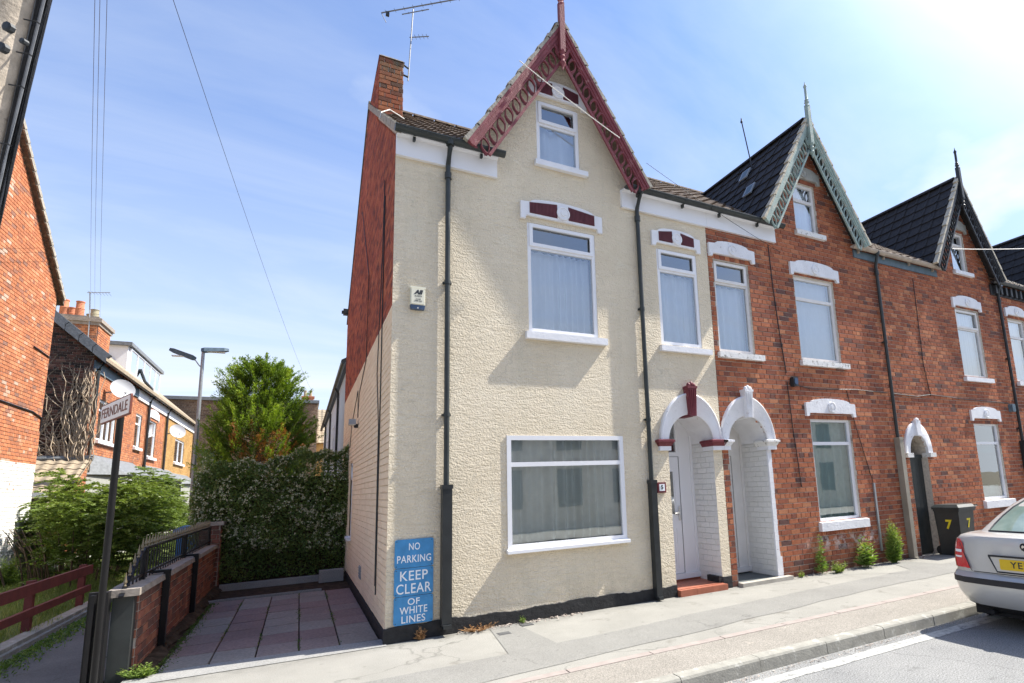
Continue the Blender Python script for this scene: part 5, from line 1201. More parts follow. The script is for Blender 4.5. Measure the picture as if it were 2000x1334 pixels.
# ------------------------------------------------------------------ terrace receding behind it
HB = thing('back_street_terrace', 'row of orange brick houses receding behind the whitewashed gable, satellite dishes on the wall', 'house', (-9, 25, 0))
XB = -7.1; YB0 = 16.79; SB = Fr((XB, 0, 0), (0, 1, 0), (-1, 0, 0))
oB = [Rect(17.85, 19.95, 3.95, 5.35), Rect(22.75, 23.75, 4.1, 5.5), Rect(25.15, 26.6, 3.85, 5.55), Rect(31.4, 34.2, 3.95, 5.25)]
mb = MB(); sheet(mb, SB, YB0, 28.5, 0, lambda u: 6.7, oB, 0.01); part('front_wall', mb, 'mortar', HB)
mb = MB(); sheet(mb, SB, 28.5, 36.9, 0, lambda u: 6.7, oB, 0.01); part('front_wall', mb, 'mortar', HB, 'yellow brick stretch at the far end of the row')
bricks(HB, SB, YB0, 28.5, 2.2, 6.65, oB, 'orange_brick', nobj=0, seed=52, d=0.004)
bricks(HB, SB, 28.5, 36.9, 2.2, 6.65, oB, 'yellow_brick', nobj=0, seed=53, d=0.004)
GB = Fr((XB, YB0, 0), (-1, 0, 0), (0, 1, 0)); tB = lambda u: 6.75+u*0.95
mb = MB(); sheet(mb, GB, 0, 4.5, 0, tB, [], 0.01); part('gable_wall', mb, 'mortar', HB, 'gable with its shade painted in, overgrown by bare creeper stems')
bricks(HB, GB, 0, 4.5, 2.0, 10.5, [], 'shaded_brick', span=lambda z: (max(0, (z-6.75)/0.95), 4.5), nobj=120, seed=54, P=0.01)
mb = MB(); mb.add([(XB+0.30, YB0-0.12, 6.62), (XB+0.30, 37, 6.62), (XB-4.5, 37, 11.1), (XB-4.5, YB0-0.12, 11.1), (XB+0.30, YB0-0.12, 6.50), (XB+0.30, 37, 6.50), (XB-4.5, 37, 10.98), (XB-4.5, YB0-0.12, 10.98)], [(0, 1, 2, 3), (4, 7, 6, 5), (0, 4, 5, 1), (0, 3, 7, 4), (1, 5, 6, 2)])
ro_ = part('roof', mb, 'tile_tan', HB)
mb = MB(); V_ = Vector((-4.8, 0, 4.48)).normalized()
for i in range(13):
    p = Vector((XB+0.36, YB0-0.20, 6.55))+V_*(0.5*i); Nn = Vector((4.48, 0, 4.8)).normalized()
    q = [p, p+Vector((0, 0.22, 0)), p+Vector((0, 0.22, 0))+V_*0.52, p+V_*0.52]; mb.add(q+[x+Nn*0.14 for x in q], [(0, 1, 5, 4), (0, 4, 7, 3), (4, 5, 6, 7), (1, 2, 6, 5)])
    q = [p+Vector((0, -0.01, -0.19)), p+V_*0.52+Vector((0, -0.01, -0.19)), p+V_*0.52+Vector((0, -0.01, 0.02)), p+Vector((0, -0.01, 0.02))]; mb.quad(q)
part('verge', mb, 'slate', HB)
mb = MB(); mb.box((XB, YB0+0.02, 6.15), (XB+0.05, 28.5, 6.50)); part('fascia', mb, 'blue_grey_board', HB)
mb = MB(); mb.box((XB, 22.6, 6.10), (XB+0.06, 36.9, 6.52)); part('fascia', mb, 'white_paint', HB)
SBo = Fr((XB, 0, 0), (0, 1, 0), (-1, 0, 0)); gutter(HB, YB0-0.05, 36.95, 6.55, -0.22, 'black_plastic', 0.07, fr=SBo)
def pipeB(y, mat='black_plastic'):
    mb = MB(); mb.tube([(XB+0.22, y, 6.5), (XB+0.08, y, 6.2), (XB+0.08, y, 2.8)], 0.055, 8); part('downpipe', mb, mat, HB, smooth=True)
pipeB(24.5); pipeB(28.45); pipeB(17.05, 'grey_plastic')
mb = MB(); mb.tube([(XB-0.4, 24.6, 7.75), (XB-0.2, 24.6, 7.2), (XB+0.1, 24.6, 6.85), (XB+0.22, 24.5, 6.5)], 0.06, 8); part('vent_pipe', mb, 'black_plastic', HB, smooth=True)
for (a, b_, c_, e, sp, mu) in ((17.85, 19.95, 3.95, 5.35, 5.0, (18.7, 19.3)), (22.75, 23.75, 4.1, 5.5, 5.1, ()), (25.15, 26.6, 3.85, 5.55, 4.9, ()), (31.4, 34.2, 3.95, 5.25, None, (32.8,))):
    window(HB, SB, a, b_, c_, e, 0.04, sp, seed=int(a), sill=(a-0.1, b_+0.1, c_-0.12, c_, 0.1), toplight=False, mull=mu, fw=0.07)
lintel(HB, SB, 25.9, 1.9, 5.60, 6.05, 'white_paint')
def dish(y, z, label, tilt):
    t_ = thing('satellite_dish', label, 'satellite dish', (XB, y, z), 'satellite dishes on the orange terrace'); c = Vector((XB+0.42, y, z)); ax = Vector((0.55, -0.78, 0.30)).normalized()
    mb = MB(); mb.lathe([(0.01, 0.0), (0.15, 0.02), (0.30, 0.08), (0.37, 0.13), (0.375, 0.125), (0.30, 0.065), (0.15, 0.005), (0.01, -0.012)], c, 20, axis=ax); part('reflector', mb, 'dish_grey', t_, smooth=True)
    mb = MB(); mb.tube([(XB, y, z-0.1), c-ax*0.02], 0.03, 6); mb.tube([c-Vector((0, 0, 0.33))+ax*0.05, c+ax*0.46-Vector((0, 0, 0.22))], 0.012, 5); mb.lathe([(0.04, 0), (0.04, 0.10)], c+ax*0.42-Vector((0, 0, 0.22)), 8, axis=-ax); part('arm', mb, 'galvanised', t_)
dish(18.35, 5.75, 'satellite dish above the nearest window of the orange terrace', 0); dish(28.9, 5.35, 'satellite dish where orange brick meets yellow brick', 0)
# dormer, bays
D_ = thing('roof_dormer', 'white glazed box dormer on the roof of the orange terrace', 'dormer', (-8, 25, 7))
mb = MB(); mb.box((-9.8, 22.6, 7.0), (-7.55, 28.7, 8.35)); part('cheek', mb, 'white_paint', D_)
mb = MB(); mb.box((-9.9, 22.45, 8.35), (-7.40, 28.85, 8.50)); part('flat_roof', mb, 'slate', D_)
FD = Fr((-7.55, 0, 0), (0, 1, 0), (-1, 0, 0)); window(D_, FD, 22.8, 28.5, 7.25, 8.30, -0.08, None, seed=3, mull=(24.0, 25.2, 26.4, 27.5), toplight=False)
def bay(y0, y1, zt, zb, out, label):
    t_ = thing('bay_window', label, 'bay window', (XB, (y0+y1)/2, 0), 'slate topped bays along the orange terrace')
    x1 = XB+out; mb = MB(); yy = (y1-y0)*0.18
    mb.add([(XB, y0+0.3, zt), (XB, y1-0.3, zt), (x1+0.12, y0+yy, zb), (x1+0.12, y1-yy, zb), (XB, y0-0.1, zb), (XB, y1+0.1, zb)], [(0, 2, 3, 1), (0, 4, 2), (1, 3, 5), (2, 4, 5, 3)]); part('roof', mb, 'slate', t_)
    mb = MB(); mb.add([(x, y, z) for z in (0, zb-0.0) for x, y in ((XB, y0), (x1, y0+yy+0.1), (x1, y1-yy-0.1), (XB, y1))], [(0, 1, 5, 4), (1, 2, 6, 5), (2, 3, 7, 6)]); part('wall', mb, 'stone_lintel', t_)
    FB_ = Fr((x1, 0, 0), (0, 1, 0), (-1, 0, 0)); window(t_, FB_, y0+yy+0.2, y1-yy-0.2, 1.2, zb-0.12, -0.03, None, seed=2, toplight=False, mull=((y0+y1)/2,))
simple('bay_grey', (0.42, 0.42, 0.42), 0.8, 0.1)
bay(17.3, 23.2, 3.42, 2.75, 0.75, 'nearest grey slate bay roof, half hidden by the bush'); bay(24.2, 30.6, 3.45, 2.80, 0.75, 'middle grey slate bay roof of the three'); bay(31.2, 36.0, 3.35, 2.75, 0.75, 'furthest grey slate bay roof, by the street lamp')
# chimney stack with pots
CB = part('chimney', (lambda m_: (m_.box((-9.35, 19.3, 6.5), (-7.75, 20.8, 8.45)), m_)[1])(MB()), 'mortar', HB)
bricks(CB, Fr((-9.35, 19.28, 0), (1, 0, 0), (0, 1, 0)), 0, 1.6, 6.6, 8.42, [], 'orange_brick', nobj=60, seed=61, P=0.01)
bricks(CB, Fr((-7.73, 19.28, 0), (0, 1, 0), (-1, 0, 0)), 0, 1.5, 6.6, 8.42, [], 'orange_brick', nobj=30, seed=62, P=0.01)
mb = MB(); mb.box((-9.45, 19.18, 8.42), (-7.62, 20.9, 8.56)); mb.box((-9.40, 19.22, 8.30), (-7.68, 20.86, 8.42)); mb.box((-9.36, 19.26, 8.56), (-7.72, 20.82, 8.64)); part('chimney_cap', mb, 'coping', CB)
for (x, y, h, m_) in ((-9.15, 19.6, 0.42, 'buff_pot'), (-8.78, 19.5, 0.62, 'terracotta'), (-8.72, 20.1, 0.5, 'terracotta'), (-8.35, 19.5, 0.60, 'terracotta'), (-8.25, 20.3, 0.35, 'buff_pot'), (-7.95, 19.6, 0.36, 'buff_pot')):
    mb = MB(); mb.lathe([(0.13, 0), (0.125, h*0.5), (0.135, h*0.52), (0.12, h*0.55), (0.115, h*0.93), (0.13, h*0.94), (0.13, h), (0.09, h), (0.09, h-0.15)], (x, y, 8.62), 14); part('chimney_pot', mb, m_, CB, smooth=True)
ab = thing('tv_aerial', 'thin television aerial strapped to the orange brick chimney stack', 'aerial', (-7.9, 19.2, 8.4))
mb = MB(); mb.tube([(-7.95, 19.22, 7.4), (-7.98, 19.2, 8.6), (-8.05, 19.2, 9.55)], 0.018, 6); part('mast', mb, 'galvanised', ab)
mb = MB(); mb.tube([(-8.12, 19.2, 9.50), (-7.45, 19.1, 9.56)], 0.016, 5)
for i in range(7): mb.tube([(-8.05+0.095*i, 19.0, 9.51), (-8.05+0.095*i, 19.38, 9.51)], 0.006, 4)
part('boom', mb, 'galvanised', ab)
# bare creeper over the gable
r_ = random.Random(77); mb = MB()
for k_ in range(95):
    x = r_.uniform(XB-2.2, XB+0.02); z = r_.uniform(2.0, 3.3) if k_ % 3 else r_.uniform(3, 5.0); pts = [(x, YB0-0.03, z)]; a = r_.gauss(1.75, 0.4)
    for q in range(r_.randint(6, 15)):
        a += r_.gauss(0, 0.28); x += 0.17*math.cos(a); z += 0.17*math.sin(a); x = min(x, XB+0.02); 
        if z > 6.6+(XB-x)*0.9: break
        pts.append((x, YB0-0.04-abs(r_.gauss(0, 0.02)), z))
    if len(pts) > 3: mb.tube(pts, [0.016*(1-0.7*i/len(pts)) for i in range(len(pts))], 4)
for k_ in range(45):     # thick tangle up the corner
    y = YB0+r_.uniform(-0.15, 0.35); x = XB+r_.uniform(-0.35, 0.10); z = r_.uniform(1.5, 4); pts = [(x, YB0-0.05 if x < XB else y, z)]
    for q in range(12):
        x += r_.gauss(0.0, 0.06); z += 0.2+r_.random()*0.08
        if z > 6.3: break
        pts.append((x, YB0-0.06-abs(r_.gauss(0, 0.05)), z))
    if len(pts) > 3: mb.tube(pts, [0.02*(1-0.6*i/len(pts)) for i in range(len(pts))], 4)
solo('creeper', mb, 'bare_vine', 'leafless creeper stems climbing the brick gable with painted-in shade', 'creeper', (XB-0.5, YB0, 2))
# lean-to outhouse and gate
OH = thing('brick_outhouse', 'little brick lean-to with a mossy tan tiled roof beneath the creeper', 'outhouse', (-8, 15.5, 0))
SO = Fr((-6.95, 0, 0), (0, 1, 0), (-1, 0, 0)); mb = MB(); sheet(mb, SO, 14.9, 16.75, 0, lambda u: 1.95+(u-14.9)*0.62, [], 0.01); mb.quad([(-6.95, 14.9, 0), (-10, 14.9, 0), (-10, 14.9, 2.0), (-6.95, 14.9, 2.0)]); part('wall', mb, 'mortar', OH)
bricks(OH, SO, 14.9, 16.75, 0.3, 3.0, [], 'orange_brick', span=lambda z: (14.9 if z < 1.95 else 14.9+(z-1.95)/0.62, 16.75), nobj=120, seed=63, d=0.004)
bricks(OH, Fr((-6.95, 14.89, 0), (-1, 0, 0), (0, 1, 0)), 0, 1.5, 0.3, 1.95, [], 'orange_brick', nobj=60, seed=64)
V_ = Vector((0, 1, 0.62)).normalized(); Lr = math.hypot(2.05, 2.05*0.62)
mb = MB(); q = [Vector((-6.86, 14.72, 1.93)), Vector((-10, 14.72, 1.93))]; mb.add([q[0], q[1], q[1]+V_*Lr, q[0]+V_*Lr], [(0, 1, 2, 3)]); part('roof', mb, 'tile_tan', OH)
tiles(OH, (-10.0, 14.72, 1.95), (1, 0, 0), V_, 3.14, Lr, 'tile_tan', 0.30, 0.34, None, 120, None, 65)
mb = MB(); mb.tube([(-10, 16.75, 3.24), (-6.84, 16.75, 3.24)], 0.09, 8); part('ridge', mb, 'slate', OH)
for i in range(6):
    p = Vector((-6.86, 14.72, 1.93))+V_*(0.4*i)
GT = thing('timber_gate', 'weathered timber door and frame beside the whitewashed wall', 'gate', (-7.2, 13.6, 0))
mb = MB(); mb.box((-7.02, 13.55, 0), (-6.88, 13.69, 2.0)); mb.box((-7.75, 13.57, 0), (-7.65, 13.67, 2.0)); part('post', mb, 'grey_timber', GT)
for i in range(5):
    mb = MB(); mb.box((-7.64+0.125*i, 13.60, 0.05), (-7.64+0.125*i+0.118, 13.625, 1.98)); part('board', mb, 'grey_timber', GT)
mb = MB(); mb.box((-7.85, 13.45, 2.0), (-6.78, 13.75, 2.12)); part('lintel_board', mb, 'white_paint', GT)

# ------------------------------------------------------------------ distant buildings
HC = thing('flat_roofed_block', 'long brown brick flat-roofed building behind the conifer', 'building', (-4, 42, 0))
mb = MB(); mb.box((-14, 38.5, 2.0), (-0.02, 50, 8.62)); part('core', mb, 'mortar', HC)
FC = Fr((-14, 38.45, 0), (1, 0, 0), (0, 1, 0)); bricks(HC, FC, 0, 14.0, 2.0, 8.5, [], 'brown_brick', nobj=0, seed=66, ch=0.11, sl=0.34, j=0.014)
mb = MB(); mb.box((-14.1, 38.3, 8.5), (0.06, 50, 8.72)); part('parapet', mb, 'slate', HC)
mb = MB(); mb.box((-14, 38.3, 1.95), (0.0, 38.5, 2.1)); part('band', mb, 'white_paint', HC)
mb = MB(); mb.box((-13.9, 38.42, 0), (-0.05, 50, 1.97)); part('base_wall', mb, 'yellow_brick', HC)
HD = thing('tiled_house', 'far house with a tan tiled roof glimpsed between brown block and white wing', 'house', (2, 46, 0))
mb = MB(); mb.box((-0.6, 45, 0), (9, 52, 6.2)); part('wall', mb, 'yellow_brick', HD)
mb = MB(); mb.add([(-0.8, 44.7, 6.1), (9, 44.7, 6.1), (9, 48.5, 9.4), (-0.8, 48.5, 9.4)], [(0, 1, 2, 3)]); part('roof', mb, 'tile_tan', HD)
V_ = Vector((0, 3.8, 3.3)).normalized(); tiles(HD, (-0.8, 44.7, 6.13), (1, 0, 0), V_, 3.0, math.hypot(3.8, 3.3), 'tile_tan', 0.34, 0.36, None, 120, None, 67)
mb = MB(); mb.box((-1.05, 40.5, 8.2), (-0.3, 41.3, 9.25)); mb.box((-1.12, 40.42, 9.25), (-0.23, 41.38, 9.35)); cs_ = part('chimney', mb, 'red_brick' if False else 'terracotta', HC)
for dx in (0.18, 0.55): mb = MB(); mb.lathe([(0.12, 0), (0.10, 0.4), (0.12, 0.42), (0.12, 0.5)], (-1.05+dx, 40.9, 9.35), 10); part('chimney_pot', mb, 'buff_pot', cs_)
HE = thing('rear_wing', 'white rendered rear wing with a black gutter beyond the side wall', 'house', (2, 24, 0))
mb = MB(); mb.box((0.33, 13.0, 0), (5, 34.2, 6.0)); part('wall', mb, 'rear_white_render', HE)
mb = MB(); mb.add([(0.10, 12.8, 6.15), (0.10, 34.4, 6.15), (2.5, 34.4, 7.6), (2.5, 12.8, 7.6), (0.10, 12.8, 6.05), (0.10, 34.4, 6.05)], [(0, 1, 2, 3), (0, 4, 5, 1)]); part('roof', mb, 'tile_dark', HE)
mb = MB(); mb.tube([(0.16, 12.8, 6.08), (0.16, 34.4, 6.08)], 0.07, 8)
for y in (17.5, 24, 30): mb.tube([(0.16, y, 6.0), (0.27, y, 5.8), (0.27, y, 1.0)], 0.05, 6)
part('gutter', mb, 'black_plastic', HE)
SE = Fr((0.33, 0, 0), (0, 1, 0), (-0, 0, 0)); SE = Fr((0.33, 0, 0), (0, 1, 0), (1, 0, 0))
for y in (20, 27): window(HE, SE, y, y+1.2, 3.2, 4.8, -0.04, 4.3, seed=y, toplight=False)

# ------------------------------------------------------------------ garden wall, railings, posts
GW = thing('garden_wall', 'low red brick wall with stone coping along the driveway', 'wall', (-2.4, 3.4, 0))
mb = MB(); mb.box((-2.50, 0.42, -0.05), (-2.315, 6.5, 0.80)); part('core', mb, 'mortar', GW)
FW = Fr((-2.305, 0, 0), (0, 1, 0), (-1, 0, 0)); bricks(GW, FW, 0.42, 6.5, 0.0, 0.80, [], 'garden_brick', nobj=300, seed=71, P=0.007, d=0.004)
bricks(GW, Fr((-2.50, 0.41, 0), (1, 0, 0), (0, 1, 0)), 0, 0.19, 0.0, 0.80, [], 'garden_brick', nobj=0, seed=72, d=0.0)
r_ = random.Random(9); y = 0.40
while y < 6.3:
    L = 0.46; mb = MB(); q = [r_.uniform(-0.006, 0.006) for _ in range(4)]
    vs = [(-2.54, y, 0.80), (-2.27, y, 0.80), (-2.27, y+L-0.01, 0.80), (-2.54, y+L-0.01, 0.80), (-2.53, y+0.01, 0.868+q[0]), (-2.28, y+0.01, 0.862+q[1]), (-2.28, y+L-0.02, 0.862+q[2]), (-2.53, y+L-0.02, 0.868+q[3])]
    mb.add(vs, [(4, 5, 6, 7), (0, 1, 5, 4), (1, 2, 6, 5), (2, 3, 7, 6), (3, 0, 4, 7)]); part('coping_stone', mb, 'coping', GW); y += L
mb = MB(); mb.box((-2.58, 6.35, 0), (-2.26, 6.68, 1.22)); po = part('pier', mb, 'mortar', GW)
bricks(po, Fr((-2.60, 6.33, 0), (1, 0, 0), (0, 1, 0)), 0, 0.34, 0.0, 1.22, [], 'garden_brick', nobj=20, seed=73)
bricks(po, Fr((-2.25, 6.33, 0), (0, 1, 0), (-1, 0, 0)), 0, 0.35, 0.0, 1.22, [], 'garden_brick', nobj=20, seed=74)
mb = MB(); mb.box((-2.64, 6.29, 1.22), (-2.20, 6.74, 1.29)); part('pier_cap', mb, 'coping', po)
for y in (1.45, 3.6): 
    mb = MB(); mb.box((-2.295, y-0.04, 0.0), (-2.235, y+0.04, 0.90)); mb.box((-2.42, y-0.05, 0.88), (-2.235, y+0.05, 0.91)); part('iron_strut', mb, 'gloss_black_metal', GW)
RL = thing('iron_railing', 'black iron railing with gilded spear heads on the low wall', 'railing', (-2.42, 3.5, 0.86))
def rz(y): return 1.20 if y > 1.0 else 1.20-0.42*((1.0-y)/0.85)**1.3
mb = MB()
for z in (0.92,): mb.box((-2.43, 0.35, z-0.012), (-2.40, 6.35, z+0.012))
ys = [0.18+0.1*i for i in range(63)]
for a, b_ in zip(ys, ys[1:]):
    if b_ > 6.35: break
    p = [(-2.435, a, rz(a)-0.015), (-2.395, a, rz(a)-0.015), (-2.395, b_, rz(b_)-0.015), (-2.435, b_, rz(b_)-0.015)]; mb.add(p+[(x, y, z+0.022) for x, y, z in p], [(0, 3, 2, 1), (4, 5, 6, 7), (0, 1, 5, 4), (1, 2, 6, 5), (2, 3, 7, 6), (3, 0, 4, 7)])
part('rail', mb, 'gloss_black_metal', RL)
bm = MB(); bm.lathe([(0.008, 0.0), (0.008, 1.0)], (0, 0, 0), 6); bar_me = mesh_from('baluster', bm, 'gloss_black_metal')
sm = MB(); sm.lathe([(0.007, 0), (0.014, 0.012), (0.007, 0.025), (0.016, 0.045), (0.010, 0.075), (0.002, 0.14)], (0, 0, 0), 8); sp_me = mesh_from('spear_head', sm, 'spear_gold')
y = 0.30; rl = Vector(RL.location)
while y < 6.3:
    o = bpy.data.objects.new('baluster', bar_me); COL.objects.link(o); o.parent = RL; z0 = 0.82; o.location = Vector((-2.415, y, z0))-rl; o.scale = (1, 1, rz(y)-z0)
    q = bpy.data.objects.new('spear_head', sp_me); COL.objects.link(q); q.parent = RL; q.location = Vector((-2.415, y, rz(y)))-rl; y += 0.15
for y in (1.0, 3.55, 6.2): mb = MB(); mb.box((-2.44, y-0.03, 0.84), (-2.39, y+0.03, 1.20)); part('standard', mb, 'gloss_black_metal', RL)
mb = MB(); mb.box((-2.66, 0.20, -0.1), (-2.505, 0.25, 0.86)); mb.box((-2.63, 0.13, -0.1), (-2.60, 0.20, 0.84)); mb.box((-2.52, 0.13, -0.1), (-2.498, 0.25, 0.86))
solo('gate_post', mb, 'gloss_black_metal', 'flat black iron gate post at the near end of the low wall', 'post', (-2.56, 0.2, 0))
mb = MB(); mb.box((-2.495, 0.27, -0.1), (-2.33, 0.405, 0.79)); np_ = solo('wall_end_post', mb, 'grey_plastic', 'grey painted square end post capped with concrete where the wall starts', 'post', (-2.42, 0.33, 0))
mb = MB(); mb.box((-2.53, 0.22, 0.79), (-2.28, 0.44, 0.86)); part('cap', mb, 'coping', np_)
# red post and rail fence
RF = thing('red_timber_fence', 'weathered red post and rail fence at the edge of the lawn', 'fence', (-3.95, 3, 0))
for z0, z1, nm in ((0.58, 0.72, 'top_rail'), (0.30, 0.40, 'lower_rail')): mb = MB(); mb.box((-3.975, -0.2, z0), (-3.925, 5.62, z1)); part(nm, mb, 'red_timber', RF)
for y in (-0.1, 1.35, 3.42, 5.48): mb = MB(); mb.box((-4.06, y-0.045, 0), (-3.98, y+0.045, 0.74)); part('post', mb, 'red_timber', RF)

# street name post
SP = thing('street_name_post', 'tall glossy black post carrying a tilted FERNDALE plate', 'street sign', (-2.22, -1.5, 0))
pb = Vector((-2.30, -1.42, 0)); 
def unpx(px, py, dep): return CAMLOC+(fwd*1082.83+rr*(px-1188.28)-uu*(py-766.49))/1082.83*dep
pt = unpx(235.5, 815, 4.25); pbm = unpx(201, 1150, 4.25)
dirp = (pbm-pt).normalized(); pb = pt+dirp*((pt.z)/(-dirp.z))
mb = MB(); mb.tube([pb, pt], 0.023, 16); mb.lathe([(0.024, 0), (0.018, 0.012), (0.0, 0.018)], pt, 16); part('post', mb, 'gloss_black_metal', SP, smooth=True)
sdir = Vector((0.413, -0.9106, 0)).normalized(); sn = Vector((0.9106, 0.413, 0))
sc = pt+Vector((0, 0, 0.055))-sn*0.038
FS = Fr(sc, sdir, sn); hl, hh = 0.40, 0.076
mb = MB(); mb.prism(rounded(-hl, hl, -hh, hh, 0.012), FS, 0.0, 0.012); part('rim', mb, 'sign_red_brown', SP)
mb = MB(); mb.prism(rounded(-hl+0.012, hl-0.012, -hh+0.010, hh-0.010, 0.01), FS, -0.003, 0.0); part('plate', mb, 'sign_cream', SP)
part('lettering', text_mb('FERNDALE', 0.118, FS, 0.0, 0.0, -0.0045, 0.001, fit=(0.70, 0.076)), 'sign_red_brown', SP)

# lamp post, telegraph pole, wires
LP = thing('street_lamp', 'tall grey street lamp with two flat heads behind the garden wall', 'street lamp', (-3.93, 15, 0))
mb = MB(); mb.tube([(-3.93, 15, 0), (-3.93, 15, 1.2)], 0.085, 12); mb.tube([(-3.93, 15, 1.2), (-3.93, 15, 6.6)], [0.062, 0.048], 12); part('pole', mb, 'galvanised', LP, smooth=True)
def lamphead(a, b_, nm):
    a, b_ = Vector(a), Vector(b_); d = (b_-a).normalized(); s_ = Vector((0, 1, 0)); n_ = d.cross(s_)
    vs = []
    for t_, w_, h in ((0, 0.07, 0.05), (0.12, 0.12, 0.07), (0.85, 0.11, 0.06), (1.0, 0.06, 0.04)):
        p = a+(b_-a)*t_; vs += [p+s_*w_*sg+n_*h*hg for sg, hg in ((-1, -1), (1, -1), (0.7, 1), (-0.7, 1))]
    m_ = MB(); m_.add(vs, [(j*4+i, j*4+(i+1) % 4, (j+1)*4+(i+1) % 4, (j+1)*4+i) for j in range(3) for i in range(4)]+[(3, 2, 1, 0), (12, 13, 14, 15)]); part('lamp_head', m_, 'blue_grey_board', LP)
    m_ = MB(); q = a+(b_-a)*0.5; m_.box((q.x-0.28, q.y-0.08, q.z-0.085), (q.x+0.28, q.y+0.08, q.z-0.06)); part('lens', m_, 'lamp_lens', LP)
lamphead((-3.99, 15, 6.66), (-3.23, 15, 6.72), 'a'); lamphead((-4.12, 15, 6.35), (-4.82, 15, 6.62), 'b')
mb = MB(); mb.tube([(-3.93, 15, 6.05), (-4.02, 15, 6.15), (-4.15, 15, 6.35)], 0.02, 6); part('bracket', mb, 'galvanised', LP)
TP = thing('telegraph_pole', 'pale wooden telegraph pole wrapped in black cables at the top left', 'pole', (-3, -3.3, 0))
e1, e2 = unpx(60, 0, 3.0), unpx(-10, 300, 3.0); d_ = (e1-e2).normalized(); side = rr*-1
rP = 0.15; top_c = e1+side*rP; base = top_c-d_*(top_c.z/d_.z); tp = top_c+d_*3.5
mb = MB(); mb.tube([base, top_c, tp], [0.165, rP, 0.14], 24); part('pole', mb, 'telegraph_wood', TP, smooth=True)
mb = MB()
for (px, py, k_) in ((14, 52, 0.02), (3, 92, 0.02), (44, 80, 0.012)):
    q = unpx(px, py, 2.86); mb.lathe([(k_*1.3, -0.02), (k_*1.3, 0.004), (k_*0.7, 0.008)], q, 8, axis=-fwd)
part('bolt', mb, 'dark_ink', TP)
r_ = random.Random(12); mb = MB(); mg = MB()
for k_ in range(9):
    pts = []
    for i in range(14):
        t_ = -1.6+i*0.32; q = e1+d_*t_+rr*(0.014+0.010*(k_ % 4)+0.005*math.sin(i*0.8+k_))+fwd*(0.03*(k_//4)+0.02)
        pts.append(q)
    (mb if k_ % 3 else mg).tube(pts, 0.0085 if k_ % 3 else 0.007, 6)
part('cable_bundle', mb, 'cable_black', TP); part('cable_bundle', mg, 'cable_grey', TP)
mb = MB()
for t_ in (-0.12, -0.30, -0.48, -0.8, -1.15):
    q = e1+d_*t_+rr*0.03; mb.tube([q-rr*0.02-fwd*0.02, q+rr*0.0-fwd*0.01, q+rr*0.03-fwd*0.0, q+rr*0.045+uu*-0.012], 0.004, 5)
part('cable_tie', mb, 'cable_black', TP)
def wire(name, pts, r_, label, mat='cable_black', group=None):
    P_ = [Vector(p) for p in pts]; a, b_ = P_[0], P_[-1]; sag = (b_-a).length*0.012; q = [a+(b_-a)*t_-Vector((0, 0, sag*4*t_*(1-t_))) for t_ in np.linspace(0, 1, 14)]
    m_ = MB(); m_.tube(q, r_, 5); return solo(name, m_, mat, label, 'cable', a, group)
wire('overhead_wire', [unpx(186, -40, 7.5), unpx(178, 640, 34)], 0.0035, 'leftmost of the three near-vertical wires high in the left sky', group='overhead wires in the left sky')
wire('overhead_wire', [unpx(196, -40, 7.5), unpx(186, 640, 34)], 0.0035, 'middle one of the three near-vertical wires high in the left sky', group='overhead wires in the left sky')
wire('overhead_wire', [unpx(210, -40, 7.5), unpx(196, 650, 34)], 0.0035, 'rightmost of the three near-vertical wires high in the left sky', group='overhead wires in the left sky')
wire('overhead_wire', [unpx(325, -40, 7.5), unpx(612, 770, 40)], 0.004, 'single wire slanting down through the sky left of the chimney', group='overhead wires in the left sky')
wire('service_cable', [(1.60, -0.34, 7.80), (3.24, -0.34, 7.04)], 0.0075, 'white cable drawn straight across the maroon gable', 'cable_white')
wire('service_cable', [unpx(1262, 318, 9.0), (6.9, -0.02, 5.9)], 0.004, 'thin dark cable running down to the brick wall beside the white fascia')
wire('service_cable', [unpx(1860, 486, 12.5), unpx(2040, 484, 12.2)], 0.008, 'pale cable running off to the right in front of the black gable', 'cable_white')
# aerials
AE = thing('tv_aerial', 'large television aerial on a mast bracketed to the cream house chimney', 'aerial', (0.5, 2.6, 9.2))
dpt = lambda px, py, y: (y-CAMLOC.y)/((fwd*1082.83+rr*(px-1188.28)-uu*(py-766.49)).y/1082.83)
mast_b, mast_t = unpx(797, 158, dpt(797, 158, 2.75)), unpx(807, 18, dpt(807, 18, 2.75)); ADEP = dpt(800, 40, 2.75)
mb = MB(); mb.tube([mast_b, mast_t], 0.012, 6); part('mast', mb, 'cable_grey', AE)
mb = MB(); c0 = Vector((0.42, mast_b.y, mast_b.z)); mb.tube([Vector((0.41, 2.7, mast_b.z+0.06)), mast_b+Vector((0, 0, 0.08))], 0.018, 6); mb.tube([Vector((0.41, 2.7, mast_b.z+0.28)), mast_b+Vector((0, 0, 0.26))], 0.018, 6); part('bracket', mb, 'black_plastic', AE)
def boom(pa, pb_, n, ln, r_=0.010, dep=ADEP):
    a, b_ = unpx(*pa, dep), unpx(*pb_, dep); mb = MB(); mb.tube([a, b_], r_, 5); d = (b_-a).normalized(); s_ = d.cross(Vector((0, 0, 1))).normalized()
    for i in range(n):
        p = a+(b_-a)*(i+0.5)/n; mb.tube([p-s_*ln/2, p+s_*ln/2], 0.004, 4)
    part('boom', mb, 'cable_grey', AE)
boom((745, 25), (905, -4), 9, 0.10, 0.013); boom((785, 28), (838, 18), 2, 0.05); boom((800, 73), (838, 71), 5, 0.12)
mb = MB(); mb.tube([unpx(745, 25, ADEP), unpx(754, 44, ADEP)], 0.007, 5); q = unpx(757, 26, ADEP); mb.box((q.x-0.03, q.y-0.03, q.z-0.05), (q.x+0.03, q.y+0.03, q.z+0.02)); part('dipole', mb, 'black_plastic', AE)
